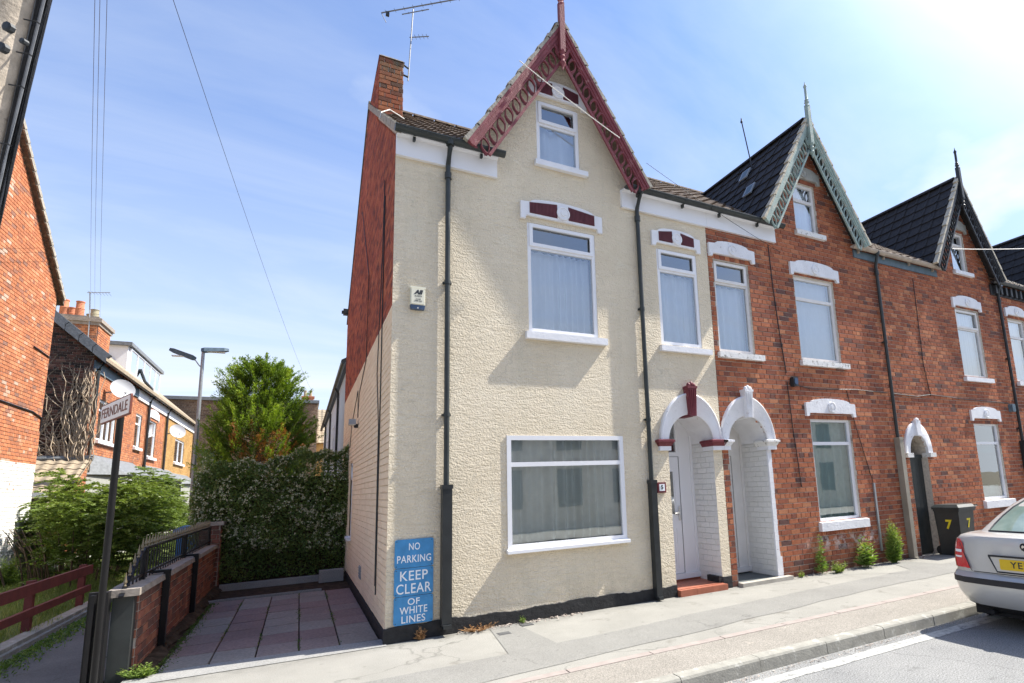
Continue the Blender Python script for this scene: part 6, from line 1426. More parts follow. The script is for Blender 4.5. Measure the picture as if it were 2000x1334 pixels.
mb = MB(); q0, q1 = Vector((7.5, 1.09, 8.45)), Vector((7.42, 1.2, 9.62)); mb.tube([q0, q1], 0.014, 6); mb.lathe([(0.02, 0), (0.03, 0.02), (0.02, 0.05), (0.008, 0.12)], q1-Vector((0, 0, 0.05)), 8); mb.tube([q0-Vector((-0.4, 0, 0.3)), q0], 0.014, 5)
solo('roof_mast', mb, 'cable_black', 'thin bare mast standing behind the dark tiled gable roof', 'mast', q0)

# ------------------------------------------------------------------ bins
WB = thing('wheelie_bin', 'black wheelie bin marked with yellow sevens by the alley door', 'bin', (10.82, -0.38, 0))
def taper(b0, b1, z0, z1):
    m_ = MB(); (x0, x1, y0, y1), (X0, X1, Y0, Y1) = b0, b1
    m_.add([(x0, y0, z0), (x1, y0, z0), (x1, y1, z0), (x0, y1, z0), (X0, Y0, z1), (X1, Y0, z1), (X1, Y1, z1), (X0, Y1, z1)], [(0, 3, 2, 1), (4, 5, 6, 7), (0, 1, 5, 4), (1, 2, 6, 5), (2, 3, 7, 6), (3, 0, 4, 7)]); return m_
bx0, bx1, by0, by1 = 10.48, 11.02, -0.60, -0.10
part('body', taper((bx0+0.05, bx1-0.05, by0+0.05, by1-0.03), (bx0, bx1, by0, by1), 0.0, 0.92), 'black_plastic', WB)
m_ = MB(); m_.box((bx0-0.03, by0-0.035, 0.90), (bx1+0.03, by1+0.02, 0.94)); m_.box((bx0-0.02, by0-0.02, 0.86), (bx1+0.02, by1, 0.90)); part('rim', m_, 'black_plastic', WB)
m_ = taper((bx0-0.03, bx1+0.10, by0-0.03, by1+0.04), (bx0+0.05, bx1+0.02, by0+0.04, by1-0.02), 0.942, 0.995); m_.box((bx1+0.03, by0-0.02, 0.95), (bx1+0.13, by1-0.05, 0.975)); part('lid', m_, 'grey_plastic', WB)
for (x, y) in ((bx0+0.07, by1-0.02), (bx1-0.07, by1-0.02)): m_ = MB(); m_.lathe([(0.09, -0.02), (0.09, 0.02)], (x, y, 0.09), 14, axis=(1, 0, 0)); part('wheel', m_, 'car_tyre', WB)
sl_ = 0.05/0.92
F1 = Fr((10.50, -0.35, 0.60), (0, -1, 0), (1, 0, 0)); part('numeral', text_mb('7', 0.24, F1, 0.02, 0, -0.012, 0.001, bold=0.008), 'yellow_ink', WB)
F2 = Fr((10.78, -0.585, 0.62), (1, 0, 0), (0, 1, 0)); part('numeral', text_mb('7', 0.24, F2, 0.03, 0, -0.004, 0.001, bold=0.008), 'yellow_ink', WB)
BB = thing('recycling_bin', 'blue lidded bin behind the far end of the low wall', 'bin', (-3.0, 8.6, 0))
part('body', taper((-3.2, -2.75, 8.35, 8.8), (-3.25, -2.7, 8.3, 8.9), 0, 1.05), 'blue_plastic', BB); m_ = MB(); m_.prism([(0, 0)]*0 or [(-3.30, 1.05), (-2.65, 1.05), (-2.68, 1.13), (-2.8, 1.18), (-3.15, 1.18), (-3.27, 1.13)], W, 8.25, 8.95); part('lid', m_, 'blue_plastic', BB)

# ------------------------------------------------------------------ cars
def make_car(name, paint, label, group=None):
    """built pointing +x with the rear centre at x=0, centre line y=0, z=0 on the road; returns the Empty"""
    t_ = thing(name, label, 'car', (0, 0, 0), group)
    L = 4.50
    def outline(rx, hw_, cr, fx, n=9):   # plan outline, rounded rear corners and nose, starting rear centre going +y
        p = []
        ys = np.linspace(0, hw_-cr, 5)
        for y in ys: p.append((rx+0.055*(y/max(hw_, .01))**2, y))
        cx, cy = rx+cr+0.055, hw_-cr
        for i in range(1, n): a = math.pi-(math.pi/2)*i/(n-1); p.append((cx+cr*math.cos(a)*1.0, cy+cr*math.sin(a)))
        for f in (0.25, 0.5, 0.75): p.append((cx+(fx-0.5-cx)*f, hw_+0.015*math.sin(math.pi*f)))
        for i in range(n): a = math.pi/2*(1-i/(n-1)); p.append((fx-0.5+0.5*math.cos(a), (hw_-0.42)+0.42*math.sin(a)))
        p.append((fx+0.02, 0)); 
        return p
    levels = [(0.20, 0.17, 0.70, 0.25, 4.30), (0.27, 0.07, 0.80, 0.24, 4.42), (0.40, 0.015, 0.85, 0.22, 4.47), (0.505, 0.0, 0.862, 0.20, 4.50), (0.51, -0.012, 0.87, 0.20, 4.51), (0.575, -0.012, 0.87, 0.20, 4.51), (0.58, 0.0, 0.865, 0.20, 4.48), (0.605, 0.015, 0.862, 0.20, 4.46),
              (0.625, 0.06, 0.86, 0.20, 4.44), (0.72, 0.065, 0.865, 0.20, 4.40), (0.82, 0.07, 0.862, 0.20, 4.30), (0.93, 0.085, 0.845, 0.20, 4.1), (0.985, 0.09, 0.825, 0.19, 3.9), (1.025, 0.115, 0.79, 0.18, 3.6), (1.045, 0.20, 0.74, 0.18, 3.3)]
    body = MB(); strip = MB(); n = None; rows = []
    for (z, rx, hw_, cr, fx) in levels:
        o_ = outline(rx, hw_, cr, fx); full = o_+[(x, -y) for x, y in o_[::-1][1:-1]]; rows.append([(x, y, z-(0.0 if x < 3 else 0.10*(x-3)*(1 if z > 0.9 else 0))) for x, y in full])
    n = len(rows[0])
    for r_ in rows: body.v += r_
    for j_ in range(len(rows)-1):
        tgt = 1 if j_ in (4,) else (2 if j_ == 0 else 0)
        for i in range(n): body.f.append((j_*n+i, j_*n+(i+1) % n, (j_+1)*n+(i+1) % n, (j_+1)*n+i)); body.t.append(.5); body.m.append(tgt)
    body.f.append(tuple((len(rows)-1)*n+i for i in range(n))); body.t.append(.5); body.m.append(0)
    body.f.append(tuple(range(n))[::-1]); body.t.append(.5); body.m.append(2)
    part('body', body, [paint, 'car_trim', 'car_under'], t_, smooth=True)
    # cabin: stacked outlines
    lv = [(1.035, 0.46, 0.735, 3.45), (1.10, 0.58, 0.715, 3.30), (1.22, 0.80, 0.665, 3.0), (1.34, 1.04, 0.605, 2.75), (1.40, 1.22, 0.565, 2.6), (1.435, 1.45, 0.52, 2.45), (1.45, 1.75, 0.42, 2.3)]
    cab_ = MB(); rows = []
    for (z, rx, hw_, fx) in lv:
        o_ = outline(rx, hw_, 0.16, fx); full = o_+[(x, -y) for x, y in o_[::-1][1:-1]]; rows.append([(x, y, z) for x, y in full])
    n = len(rows[0])
    for r_ in rows: cab_.v += r_
    for j_ in range(len(rows)-1):
        for i in range(n): cab_.f.append((j_*n+i, j_*n+(i+1) % n, (j_+1)*n+(i+1) % n, (j_+1)*n+i)); cab_.t.append(.5); cab_.m.append(0)
    cab_.f.append(tuple((len(rows)-1)*n+i for i in range(n))); cab_.t.append(.5); cab_.m.append(0)
    co_ = part('cabin', cab_, [paint], t_, smooth=True)
    # rear window, side windows, windscreen lying on the cabin skin
    def onskin(z, y, front=False):
        for a, b_ in zip(lv, lv[1:]):
            if a[0] <= z <= b_[0]:
                q = (z-a[0])/(b_[0]-a[0]); rx = a[1]+(b_[1]-a[1])*q; hw_ = a[2]+(b_[2]-a[2])*q; fx = a[3]+(b_[3]-a[3])*q
                if front: return (fx+0.025-0.25*(y/hw_)**2*0.6, y, z)
                return (rx+0.055*(y/hw_)**2-0.006, y, z)
    for front in (False, True):
        g = MB(); G = []
        for z, yw in ((1.055, 0.575), (1.13, 0.565), (1.22, 0.54), (1.31, 0.50), (1.385, 0.45)):
            G.append([onskin(z, yw*s_, front) for s_ in (-1, -0.75, -0.5, -0.25, 0, 0.25, 0.5, 0.75, 1)])
        for r_ in G: g.v += r_
        for j_ in range(4):
            for i in range(8): g.f.append((j_*9+i, j_*9+i+1, (j_+1)*9+i+1, (j_+1)*9+i)); g.t.append(.5); g.m.append(0)
        part('rear_window' if not front else 'windscreen', g, 'car_window', co_, smooth=True)
        bd = MB(); 
        rim_ = G[0]+[r_[-1] for r_ in G[1:]]+G[-1][::-1][1:]+[r_[0] for r_ in G[::-1][1:-1]]
        bd.tube([Vector(p) for p in rim_+[rim_[0]]], 0.011, 6); part('window_seal', bd, 'car_trim', co_)
        continue
        bb_ = MB(); bb_.v = [(x+(0.003 if not front else -0.003), y, z) for r_ in G for x, y, z in r_]; bb_.f = list(g.f); bb_.t = list(g.t); bb_.m = list(g.m)
        part('tinted_backing', bb_, 'curtain_green' if not front else 'room_dark', co_)
    for s_ in (-1, 1):
        g = MB(); g.add([(1.05, s_*0.715, 1.09), (2.95, s_*0.715, 1.09), (2.55, s_*0.60, 1.36), (1.35, s_*0.60, 1.36)], [(0, 1, 2, 3)]); part('side_window', g, 'room_dark', co_)
        # tail lamp wrapping the corner
        lm = MB(); zz_ = [0.665, 0.72, 0.80, 0.88, 0.945, 0.985]; inn = [0.600, 0.625, 0.652, 0.675, 0.69, 0.735]; vs = []; 
        def bodyx(z, y):
            for a, b_ in zip(levels[8:], levels[9:]):
                if a[0] <= z <= b_[0]:
                    q = (z-a[0])/(b_[0]-a[0]); rx = a[1]+(b_[1]-a[1])*q; hw_ = a[2]+(b_[2]-a[2])*q; cr = 0.20
                    if y <= hw_-cr: return rx+0.055*(y/hw_)**2, hw_
                    dy = min(0.999, (y-(hw_-cr))/cr); return rx+cr+0.055-cr*math.sqrt(1-dy*dy), hw_
        m_ = 11
        for z, iy in zip(zz_, inn):
            hw_ = bodyx(z, 0)[1]
            for i in range(m_):
                q = i/(m_-1); y = iy+(hw_-0.004-iy)*math.sin(q*math.pi/2); x = bodyx(z, y)[0]
                vs.append((x-0.012*(1 if i < m_-1 else 0.3)-0.004, s_*(y+0.004*q), z))
        lm.add(vs, [(j_*m_+i, j_*m_+i+1, (j_+1)*m_+i+1, (j_+1)*m_+i) for j_ in range(5) for i in range(m_-1)])
        lo_ = part('tail_lamp', lm, 'lamp_red', t_, smooth=True)
        for za, zb_ in ((0.775, 0.795), (0.835, 0.865)):
            cl = MB(); vs = []
            for z in (za, zb_):
                for i in range(m_-2):
                    q = i/(m_-3); y = 0.70+(0.80-0.70)*q; x = bodyx(z, y)[0]; vs.append((x-0.019, s_*y, z))
            k_ = m_-2; cl.add(vs, [(i, i+1, k_+i+1, k_+i) for i in range(k_-1)]); part('clear_lens', cl, 'sign_white', lo_)
        sg = MB(); sg.tube([(0.058-0.004, s_*0.575, 0.64), (0.061, s_*0.60, 0.68), (0.064, s_*0.640, 0.80), (0.08, s_*0.685, 0.95)], 0.004, 4); part('shut_line', sg, 'car_trim', t_)
    sg = MB(); sg.tube([(0.055+0.055*(y/0.86)**2+0.002, y, 0.635-0.0*abs(y)) for y in np.linspace(-0.575, 0.575, 9)], 0.004, 4); sg.tube([(0.066+0.055*(y/0.86)**2-0.002, y, 0.845) for y in list(np.linspace(-0.64, -0.32, 4))], 0.003, 4); part('shut_line', sg, 'car_trim', t_)
    # number plate in its recess
    PF = Fr((0.045, 0, 0.745), (0, -1, 0), (1, 0, 0)); rc = MB(); rc.prism([(-0.30, -0.085), (0.30, -0.085), (0.37, 0.085), (-0.37, 0.085)], PF, 0.0, 0.006); part('plate_recess', rc, 'chrome' if False else paint, t_)
    rc = MB(); rc.tube([PF(-0.37, -0.004, 0.085), PF(-0.30, -0.004, -0.085), PF(0.30, -0.004, -0.085), PF(0.37, -0.004, 0.085)], 0.008, 5); rc.box((-0.37, -0.012, 0.075), (0.37, 0.0, 0.095), PF); part('recess_edge', rc, 'car_trim', t_)
    pp = MB(); pp.prism(rounded(-0.26, 0.26, -0.056, 0.056, 0.012), PF, -0.012, -0.001); po_ = part('number_plate', pp, 'plate_yellow', t_)
    part('lettering', text_mb('YE5N', 0.095, PF, -0.02, 0.0, -0.014, 0.001, sx=1.05, bold=0.001, space=1.15), 'dark_ink', po_)
    EF = Fr((0.055, 0, 0.945), (0, -1, 0), (1, 0, 0)); em = MB(); em.lathe([(0.047, 0), (0.047, 0.012), (0.040, 0.016), (0.036, 0.010)], EF(0, 0.012, 0), 20, axis=(-1, 0, 0)); eo = part('badge', em, 'chrome', t_, smooth=True)
    em = MB(); em.lathe([(0.036, 0), (0.036, 0.004)], EF(0, -0.0, 0), 16, axis=(-1, 0, 0)); part('badge_field', em, 'car_trim', eo)
    em = MB(); em.prism([(-0.02, -0.015), (0.0, -0.004), (0.022, -0.010), (0.024, 0.006), (0.0, 0.012), (-0.008, 0.020), (-0.024, 0.008)], EF, -0.008, -0.003); part('badge_emblem', em, 'chrome', eo)
    ud = MB(); ud.box((0.25, -0.70, 0.14), (4.1, 0.70, 0.30)); ud.tube([(0.10, 0.45, 0.20), (0.6, 0.45, 0.20)], 0.03, 10); part('underbody', ud, 'car_under', t_)
    for x in (0.93, 3.50):
        for s_ in (-1, 1):
            wh = MB(); wh.lathe([(0.20, -0.10), (0.30, -0.10), (0.315, -0.07), (0.315, 0.07), (0.30, 0.10), (0.20, 0.10)], (x, s_*0.755, 0.315), 24, axis=(0, s_, 0)); wo = part('wheel', wh, 'car_tyre', t_, smooth=True)
            rm_ = MB(); rm_.lathe([(0.20, 0.085), (0.19, 0.10), (0.05, 0.09), (0.04, 0.11)], (x, s_*0.755, 0.315), 20, axis=(0, s_, 0)); part('rim', rm_, 'galvanised', wo)
            ar = MB(); ar.lathe([(0.36, 0), (0.36, 0.012)], (x, s_*0.858, 0.33), 24, axis=(0, s_, 0)); part('wheel_arch', ar, 'car_under', t_)
    return t_
c1 = make_car('parked_car', 'car_silver', 'silver saloon parked at the kerb, seen from behind at the right edge', None)
c1.location = (5.86, -3.84, -0.12)

# ------------------------------------------------------------------ foliage
def leafmesh(name, C, A, B_, tint, mat):
    """C centres, A half length vectors, B_ half width vectors; kite shaped leaves"""
    n = len(C); v = np.empty((n, 4, 3)); v[:, 0] = C-A; v[:, 1] = C+B_-A*0.1; v[:, 2] = C+A; v[:, 3] = C-B_-A*0.1
    me = bpy.data.meshes.new(name); me.vertices.add(4*n); me.vertices.foreach_set('co', v.reshape(-1))
    me.loops.add(4*n); me.loops.foreach_set('vertex_index', np.arange(4*n)); me.polygons.add(n)
    me.polygons.foreach_set('loop_start', np.arange(0, 4*n, 4)); me.polygons.foreach_set('loop_total', np.full(n, 4))
    at = me.attributes.new('tint', 'FLOAT', 'FACE'); at.data.foreach_set('value', np.clip(tint, 0, 1).astype(np.float32)); me.materials.append(MATS[mat]); me.update(); me.validate(); return me
def link_part(name, me, parent, kind=None):
    rl = root_loc(parent); o = bpy.data.objects.new(name, me); COL.objects.link(o); o.parent = parent; o.location = -rl
    if kind: o['kind'] = kind
    return o
def nrm(a): return a/np.maximum(np.linalg.norm(a, axis=-1, keepdims=True), 1e-6)
rng = np.random.default_rng(5)
# conifer
CT = thing('conifer_tree', 'tall golden green conifer rising behind the flowering hedge', 'tree', (-2.15, 14, 0))
mb = MB(); mb.tube([(-2.15, 14, 0), (-2.12, 14, 2.5), (-2.15, 14, 5.6)], [0.17, 0.12, 0.03], 10)
for i in range(26):
    a = rng.uniform(0, 6.28); z = 2.0+i*0.13; L = 1.15*(1-(z-2)/4.8)+0.2; mb.tube([(-2.15, 14, z), (-2.15+L*0.5*math.cos(a), 14+L*0.5*math.sin(a), z+0.12), (-2.15+L*math.cos(a), 14+L*math.sin(a), z+0.42)], [0.04, 0.025, 0.008], 5)
part('trunk', mb, 'bark', CT)
Cs, As, Bs, Ts = [], [], [], []
def prof(z):   # crown radius against height
    t_ = (z-1.9)/(6.22-1.9); return 1.50*np.clip(np.minimum(0.55+t_*1.9, 1), 0, 1)*np.clip((1-t_), 0, 1)**0.36*(1.08 if t_ < .5 else 1)
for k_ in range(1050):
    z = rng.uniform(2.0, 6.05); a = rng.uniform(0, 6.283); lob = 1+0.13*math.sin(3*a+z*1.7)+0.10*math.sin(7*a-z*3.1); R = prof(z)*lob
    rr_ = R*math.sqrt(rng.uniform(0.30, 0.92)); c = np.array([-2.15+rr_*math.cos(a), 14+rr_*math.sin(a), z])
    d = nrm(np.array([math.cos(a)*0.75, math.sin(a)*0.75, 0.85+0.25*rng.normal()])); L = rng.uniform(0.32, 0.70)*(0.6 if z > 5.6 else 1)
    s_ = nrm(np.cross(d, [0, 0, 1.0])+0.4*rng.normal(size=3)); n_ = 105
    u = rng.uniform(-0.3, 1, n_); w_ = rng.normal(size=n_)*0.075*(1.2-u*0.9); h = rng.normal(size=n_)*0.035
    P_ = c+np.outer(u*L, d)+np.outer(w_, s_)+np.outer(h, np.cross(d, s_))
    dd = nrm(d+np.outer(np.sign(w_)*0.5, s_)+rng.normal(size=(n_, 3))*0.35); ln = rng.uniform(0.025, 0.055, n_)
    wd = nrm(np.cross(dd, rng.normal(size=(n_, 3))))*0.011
    base_t = 0.08+0.55*((rr_/max(R, .01))**3)*0.8+rng.normal()*0.12  # tint darkens inwards, painting the crown's inner shade into the leaves
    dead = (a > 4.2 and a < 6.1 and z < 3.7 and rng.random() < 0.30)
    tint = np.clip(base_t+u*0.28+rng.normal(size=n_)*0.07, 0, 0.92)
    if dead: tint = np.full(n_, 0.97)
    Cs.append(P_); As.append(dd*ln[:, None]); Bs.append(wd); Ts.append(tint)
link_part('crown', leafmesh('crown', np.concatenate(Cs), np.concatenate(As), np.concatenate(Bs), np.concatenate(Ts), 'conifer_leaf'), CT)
# flowering hedge
HG = thing('flowering_hedge', 'thick dark hedge dotted with cream blossom, closing the driveway', 'hedge', (-1.2, 7.4, 0))
n_ = 52000
def hedgepts(n, seed, out=0.0):
    r = np.random.default_rng(seed); 
    u = r.uniform(-2.78, 0.02, n); y = 6.55+r.uniform(0, 1.5, n); top = 2.33+(u+2.7)*0.17+0.07*np.sin(u*5)+0.05*np.sin(u*13+1)
    z = 0.08+(top-0.08)*r.uniform(0, 1, n)**0.85
    face = r.random(n); 
    f = face < 0.55; y = np.where(f, 6.45+np.abs(r.normal(0, 0.10, n))+0.10*np.sin(u*4+z*3)+0.06*np.sin(z*9+u*2)+0.30*np.clip(0.75-z, 0, 1)-out, y)
    t = (face >= 0.55) & (face < 0.85); z = np.where(t, top-np.abs(r.normal(0, 0.06, n))+out, z)
    l = face >= 0.85; u = np.where(l, -2.72-0.10*np.sin(z*4+y*3)+np.abs(r.normal(0, 0.08, n))-out, u)
    return np.stack([u, y, z], 1)
P_ = hedgepts(n_, 1); r = np.random.default_rng(2)
d = nrm(r.normal(size=(n_, 3))+np.array([0, -0.5, 0.3])); wv = nrm(np.cross(d, r.normal(size=(n_, 3)))); ln = r.uniform(0.018, 0.036, n_)
tint = 0.45+0.25*np.sin(P_[:, 0]*6+P_[:, 2]*5)*0.5+r.normal(size=n_)*0.22
link_part('foliage', leafmesh('foliage', P_, d*ln[:, None], wv*(ln*0.48)[:, None], tint, 'hedge_leaf'), HG)
mb = MB(); cs = hedgepts(4200, 3, 0.02); r = np.random.default_rng(4); keep = (cs[:, 2] > 0.6) & (np.sin(cs[:, 0]*4.1+cs[:, 2]*3.3)+np.sin(cs[:, 0]*9.7-cs[:, 2]*7.1)+r.normal(size=len(cs))*0.8 > -0.3)
CC, AA, BB_ = [], [], []
for c in cs[keep]:
    k_ = 5; p = c+r.normal(size=(k_, 3))*0.017+np.array([0, -0.015, 0.005]); dd = nrm(r.normal(size=(k_, 3))); CC.append(p); AA.append(dd*0.017); BB_.append(nrm(np.cross(dd, r.normal(size=(k_, 3))))*0.014)
CC = np.concatenate(CC); o = link_part('blossom', leafmesh('blossom', CC, np.concatenate(AA), np.concatenate(BB_), np.full(len(CC), .5), 'hedge_flower'), HG)
mb = MB(); r_ = random.Random(3)
for i in range(26):
    x = r_.uniform(-2.6, 0); y = r_.uniform(6.8, 7.8); mb.tube([(x, y, 0), (x+r_.uniform(-.15, .15), y, 0.9), (x+r_.uniform(-.3, .3), y, 2.0)], [0.03, 0.02, 0.01], 5)
part('stem', mb, 'bark', HG, kind='stuff')
mb = MB(); mb.box((-2.6, 6.85, 0.0), (-0.02, 7.9, 2.15)); part('shade_core', mb, 'soil', HG)  # solid dark box standing in for the shade inside the hedge
# drooping bush on the lawn
BS = thing('garden_bush', 'sprawling light green bush on the lawn behind the iron railing', 'bush', (-5.2, 10.5, 0))
Cs, As, Bs, Ts = [], [], [], []; r = np.random.default_rng(8)
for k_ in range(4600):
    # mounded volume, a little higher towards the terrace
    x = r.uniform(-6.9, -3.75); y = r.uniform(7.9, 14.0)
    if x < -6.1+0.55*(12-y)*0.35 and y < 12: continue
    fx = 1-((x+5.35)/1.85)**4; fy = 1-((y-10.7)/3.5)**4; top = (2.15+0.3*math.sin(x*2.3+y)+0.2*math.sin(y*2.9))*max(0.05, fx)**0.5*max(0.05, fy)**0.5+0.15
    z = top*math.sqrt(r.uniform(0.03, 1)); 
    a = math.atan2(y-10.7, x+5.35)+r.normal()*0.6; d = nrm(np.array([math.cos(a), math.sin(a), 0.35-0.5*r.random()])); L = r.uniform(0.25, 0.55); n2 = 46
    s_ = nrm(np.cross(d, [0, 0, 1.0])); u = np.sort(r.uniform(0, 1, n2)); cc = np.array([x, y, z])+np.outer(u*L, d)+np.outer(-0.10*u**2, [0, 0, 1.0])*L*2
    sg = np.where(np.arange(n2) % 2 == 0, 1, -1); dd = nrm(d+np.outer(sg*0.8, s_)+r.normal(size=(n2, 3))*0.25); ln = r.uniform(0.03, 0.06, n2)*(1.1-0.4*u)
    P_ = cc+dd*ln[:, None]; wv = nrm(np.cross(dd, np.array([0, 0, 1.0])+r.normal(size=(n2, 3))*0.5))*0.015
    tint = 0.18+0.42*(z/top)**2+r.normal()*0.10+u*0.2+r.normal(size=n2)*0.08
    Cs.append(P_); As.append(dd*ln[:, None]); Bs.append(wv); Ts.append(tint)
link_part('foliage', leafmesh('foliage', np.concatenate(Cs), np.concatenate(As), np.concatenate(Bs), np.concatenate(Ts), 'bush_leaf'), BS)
mb = MB(); r_ = random.Random(6)
for i in range(60):
    x, y = r_.uniform(-6.6, -4.2), r_.uniform(8.4, 13); a = math.atan2(y-10.7, x+5.35); mb.tube([(x, y, 0), (x+0.2*math.cos(a), y+0.2*math.sin(a), 0.7), (x+0.6*math.cos(a), y+0.6*math.sin(a), 1.25)], [0.022, 0.015, 0.006], 4)
part('stem', mb, 'bark', BS, kind='stuff')
# grass on the lawn
r = np.random.default_rng(10); n_ = 42000
x = r.uniform(-8, -3.86, n_); y = r.uniform(1.2, 14, n_)*1.0; keep = r.random(n_) < np.where(y < 8, 1.0, 0.4)
x, y = x[keep], y[keep]; n_ = len(x); h = r.uniform(0.02, 0.065, n_)*(1+0.9*(np.sin(x*3)*np.sin(y*2.1) > 0.35)); h = np.where(x > -4.0, h*0.7, h)
P_ = np.stack([x, y, 0.03+h*0.9], 1); A_ = np.stack([r.normal(0, 0.02, n_), r.normal(0, 0.02, n_), h], 1); B2 = nrm(np.stack([r.normal(size=n_), r.normal(size=n_), np.zeros(n_)], 1))*0.005
o = bpy.data.objects.new('grass', leafmesh('grass', P_, A_, B2, 0.45+0.25*np.sin(x*2+y)+r.normal(size=n_)*0.25, 'grass_blade')); COL.objects.link(o); o['kind'] = 'stuff'; o['category'] = 'grass'; o['label'] = 'rough grass of the lawn behind the red rail fence'
def clump(name, label, loc, n, hgt, spread, mat, cat='weed', leaf=0.03, group=None, upright=0.9, seed=0, tb=0.5):
    r = np.random.default_rng(seed); t_ = thing(name, label, cat, loc, group); Cs, As, Bs, Ts = [], [], [], []; mb = MB()
    for k_ in range(n):
        a = r.uniform(0, 6.283); q = r.uniform(0, 1)**0.7; lean = np.array([math.cos(a)*spread*q, -abs(math.sin(a))*spread*q*0.8, 0]); H = hgt*r.uniform(0.55, 1.0)*(1-0.3*q)
        b0 = np.array(loc)+lean*0.25; tip = b0+lean*(1-upright*0.4)+np.array([0, 0, H]); mb.tube([tuple(b0), tuple((b0+tip)/2+lean*0.05), tuple(tip)], [0.004, 0.003, 0.0015], 4)
        m_ = int(H/0.018)+6; u = np.linspace(0.08, 1.0, m_); P_ = b0+np.outer(u, tip-b0); an = r.uniform(0, 6.283, m_); dd = nrm(np.stack([np.cos(an), np.sin(an), np.full(m_, 0.35)], 1)); ln = leaf*(1.15-0.75*u)*r.uniform(0.7, 1.2, m_)
        P_ = P_+dd*ln[:, None]; wv = nrm(np.cross(dd, r.normal(size=(m_, 3))))*(ln*0.24)[:, None]
        Cs.append(P_); As.append(dd*ln[:, None]); Bs.append(wv); Ts.append(tb+0.25*u+r.normal(size=m_)*0.12)
    link_part('leaf', leafmesh('leaf', np.concatenate(Cs), np.concatenate(As), np.concatenate(Bs), np.concatenate(Ts), mat), t_, 'stuff')
    part('stem', mb, mat, t_, kind='stuff'); return t_
g_ = 'weeds growing along the foot of the brick wall'
clump('weed_plant', 'slim single weed spire left of the whitish stain under the ground floor window', (7.08, -0.08, 0), 5, 0.80, 0.10, 'weed_leaf', leaf=0.065, group=g_, seed=1)
clump('weed_plant', 'low yellowish weed tuft at the foot of the slim spire', (7.33, -0.16, 0), 26, 0.24, 0.26, 'weed_leaf', leaf=0.04, group=g_, seed=2, tb=0.7)
clump('weed_plant', 'broad leaved weed with a pale seedhead, middle of the wall weeds', (8.15, -0.12, 0), 12, 0.60, 0.28, 'weed_leaf', leaf=0.09, group=g_, seed=3)
clump('weed_plant', 'tallest bushiest weed clump, next to the taupe pipe', (8.95, -0.14, 0), 60, 0.88, 0.27, 'weed_leaf', leaf=0.055, group=g_, seed=4)
clump('weed_plant', 'tiny weed beside the end of the stone doorstep', (6.55, -0.08, 0), 8, 0.12, 0.10, 'weed_leaf', leaf=0.03, group=g_, seed=5, tb=0.7)
clump('dry_weed', 'withered brown weed at the foot of the blue plates', (0.36, -0.06, 0), 10, 0.17, 0.10, 'dry_weed', leaf=0.03, seed=6)
clump('dry_weed', 'strip of withered weed right of the left downpipe guard', (1.02, -0.06, 0), 26, 0.11, 0.30, 'dry_weed', leaf=0.025, seed=7)
clump('weed_plant', 'small green sprig in front of the black plinth, under the big window', (1.62, -0.05, 0), 6, 0.12, 0.08, 'weed_leaf', leaf=0.025, seed=8)
clump('weed_plant', 'grassy tuft at the near foot of the low brick wall', (-2.22, 0.28, 0), 26, 0.17, 0.22, 'weed_leaf', leaf=0.04, seed=9)
clump('weed_plant', 'weeds sprouting against the whitewashed wall', (-6.6, 10.8, 0), 60, 0.75, 0.6, 'weed_leaf', leaf=0.06, seed=10)
r = np.random.default_rng(20); n_ = 4200; y = r.uniform(0.8, 9, n_); x = -3.72+np.abs(r.normal(0, 0.13, n_)); h = r.uniform(0.01, 0.05, n_)
P_ = np.stack([x, y, h], 1); dd = nrm(r.normal(size=(n_, 3))+np.array([0, 0, 0.6])); o = bpy.data.objects.new('path_weeds', leafmesh('path_weeds', P_, dd*0.022, nrm(np.cross(dd, r.normal(size=(n_, 3))))*0.008, 0.4+r.normal(size=n_)*0.25, 'weed_leaf')); COL.objects.link(o); o['kind'] = 'stuff'; o['category'] = 'weeds'; o['label'] = 'low weeds creeping along the edge of the shaded path'

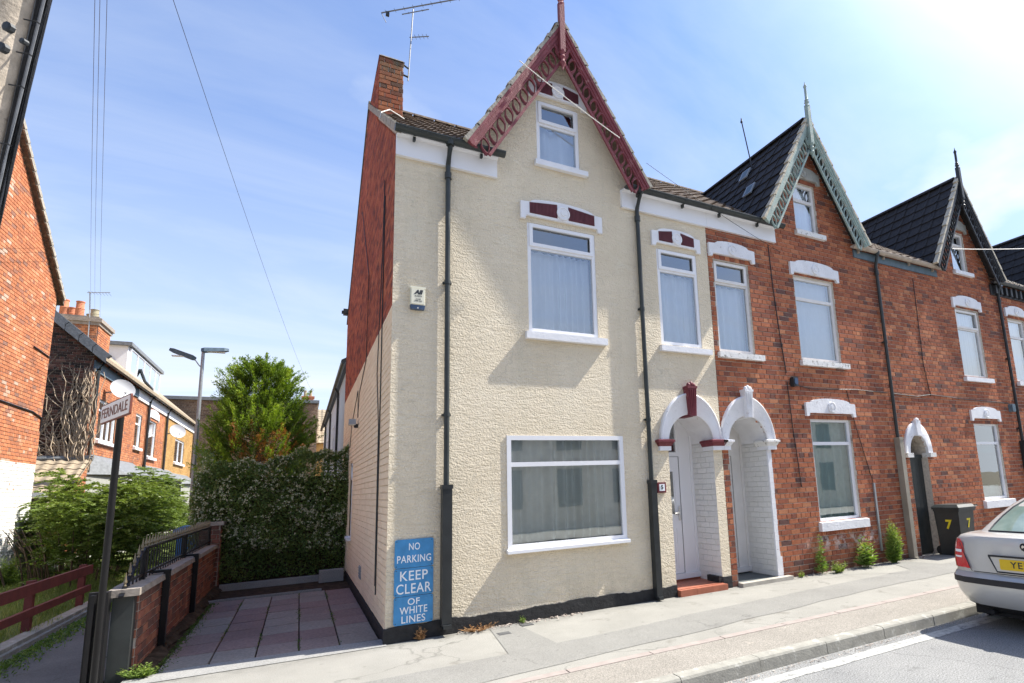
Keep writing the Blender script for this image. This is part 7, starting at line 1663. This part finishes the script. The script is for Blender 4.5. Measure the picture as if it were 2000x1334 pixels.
# moss and litter in the driveway joints and along its edges
r = np.random.default_rng(31); n_ = 2600; k_ = r.integers(0, 5, n_); x = np.array([-2.12, -1.69, -1.275, -0.86, -0.45])[k_]+r.normal(0, 0.012, n_); y = r.uniform(0.3, 4.6, n_); e_ = r.random(n_) < 0.45
x = np.where(e_, -2.16+np.abs(r.normal(0, 0.06, n_)), x); keep = (np.sin(y*3.1+k_*2)+r.normal(size=n_)*0.4 > 0.35) | e_; x, y = x[keep], y[keep]; n_ = len(x)
dd = nrm(r.normal(size=(n_, 3))+np.array([0, 0, 0.3])); P_ = np.stack([x, y, np.full(n_, 0.008)+r.uniform(0, 0.008, n_)], 1)
o = bpy.data.objects.new('moss', leafmesh('moss', P_, dd*0.010, nrm(np.cross(dd, r.normal(size=(n_, 3))))*0.006, 0.15+r.normal(size=n_)*0.2, 'weed_leaf')); COL.objects.link(o); o['kind'] = 'stuff'; o['category'] = 'moss'; o['label'] = 'moss and tiny weeds in the joints of the pink and grey slabs'
# ------------------------------------------------------------------ the other side of the street (seen only mirrored in the panes)
op = MB(); op.box((-30, -10.0, -0.02), (60, -11.9, 0.0)); op.box((-30, -11.9, -0.1), (60, -30, 0.0)); struct('far_pavement', op, 'pavement_asphalt')
OT = thing('unseen_terrace', 'low cream terrace added out of view across the street, mirrored in the window panes', 'house', (8, -15, 0))
mb = MB(); mb.box((-14, -20, 0), (30, -14, 5.2)); part('wall', mb, 'opposite_wall', OT)  # added row, never in view; pale wall bounces fill onto the fronts
mb = MB(); mb.add([(-14.3, -13.8, 5.1), (30.3, -13.8, 5.1), (30.3, -17, 7.4), (-14.3, -17, 7.4), (-14.3, -20.3, 5.1), (30.3, -20.3, 5.1)], [(0, 1, 2, 3), (3, 2, 5, 4), (0, 3, 4), (1, 5, 2)]); part('roof', mb, 'tile_brown', OT)
for x in (-9, -1, 7, 15, 23): mb = MB(); mb.box((x, -17.6, 6.5), (x+1.3, -16.7, 8.3)); part('chimney', mb, 'opposite_wall', OT)
for i in range(16):
    for z0, z1 in ((0.9, 2.4), (3.2, 4.5)): mb = MB(); mb.box((-12.5+2.6*i, -14.03, z0), (-11.4+2.6*i, -13.97, z1)); part('window', mb, 'room_dark', OT)
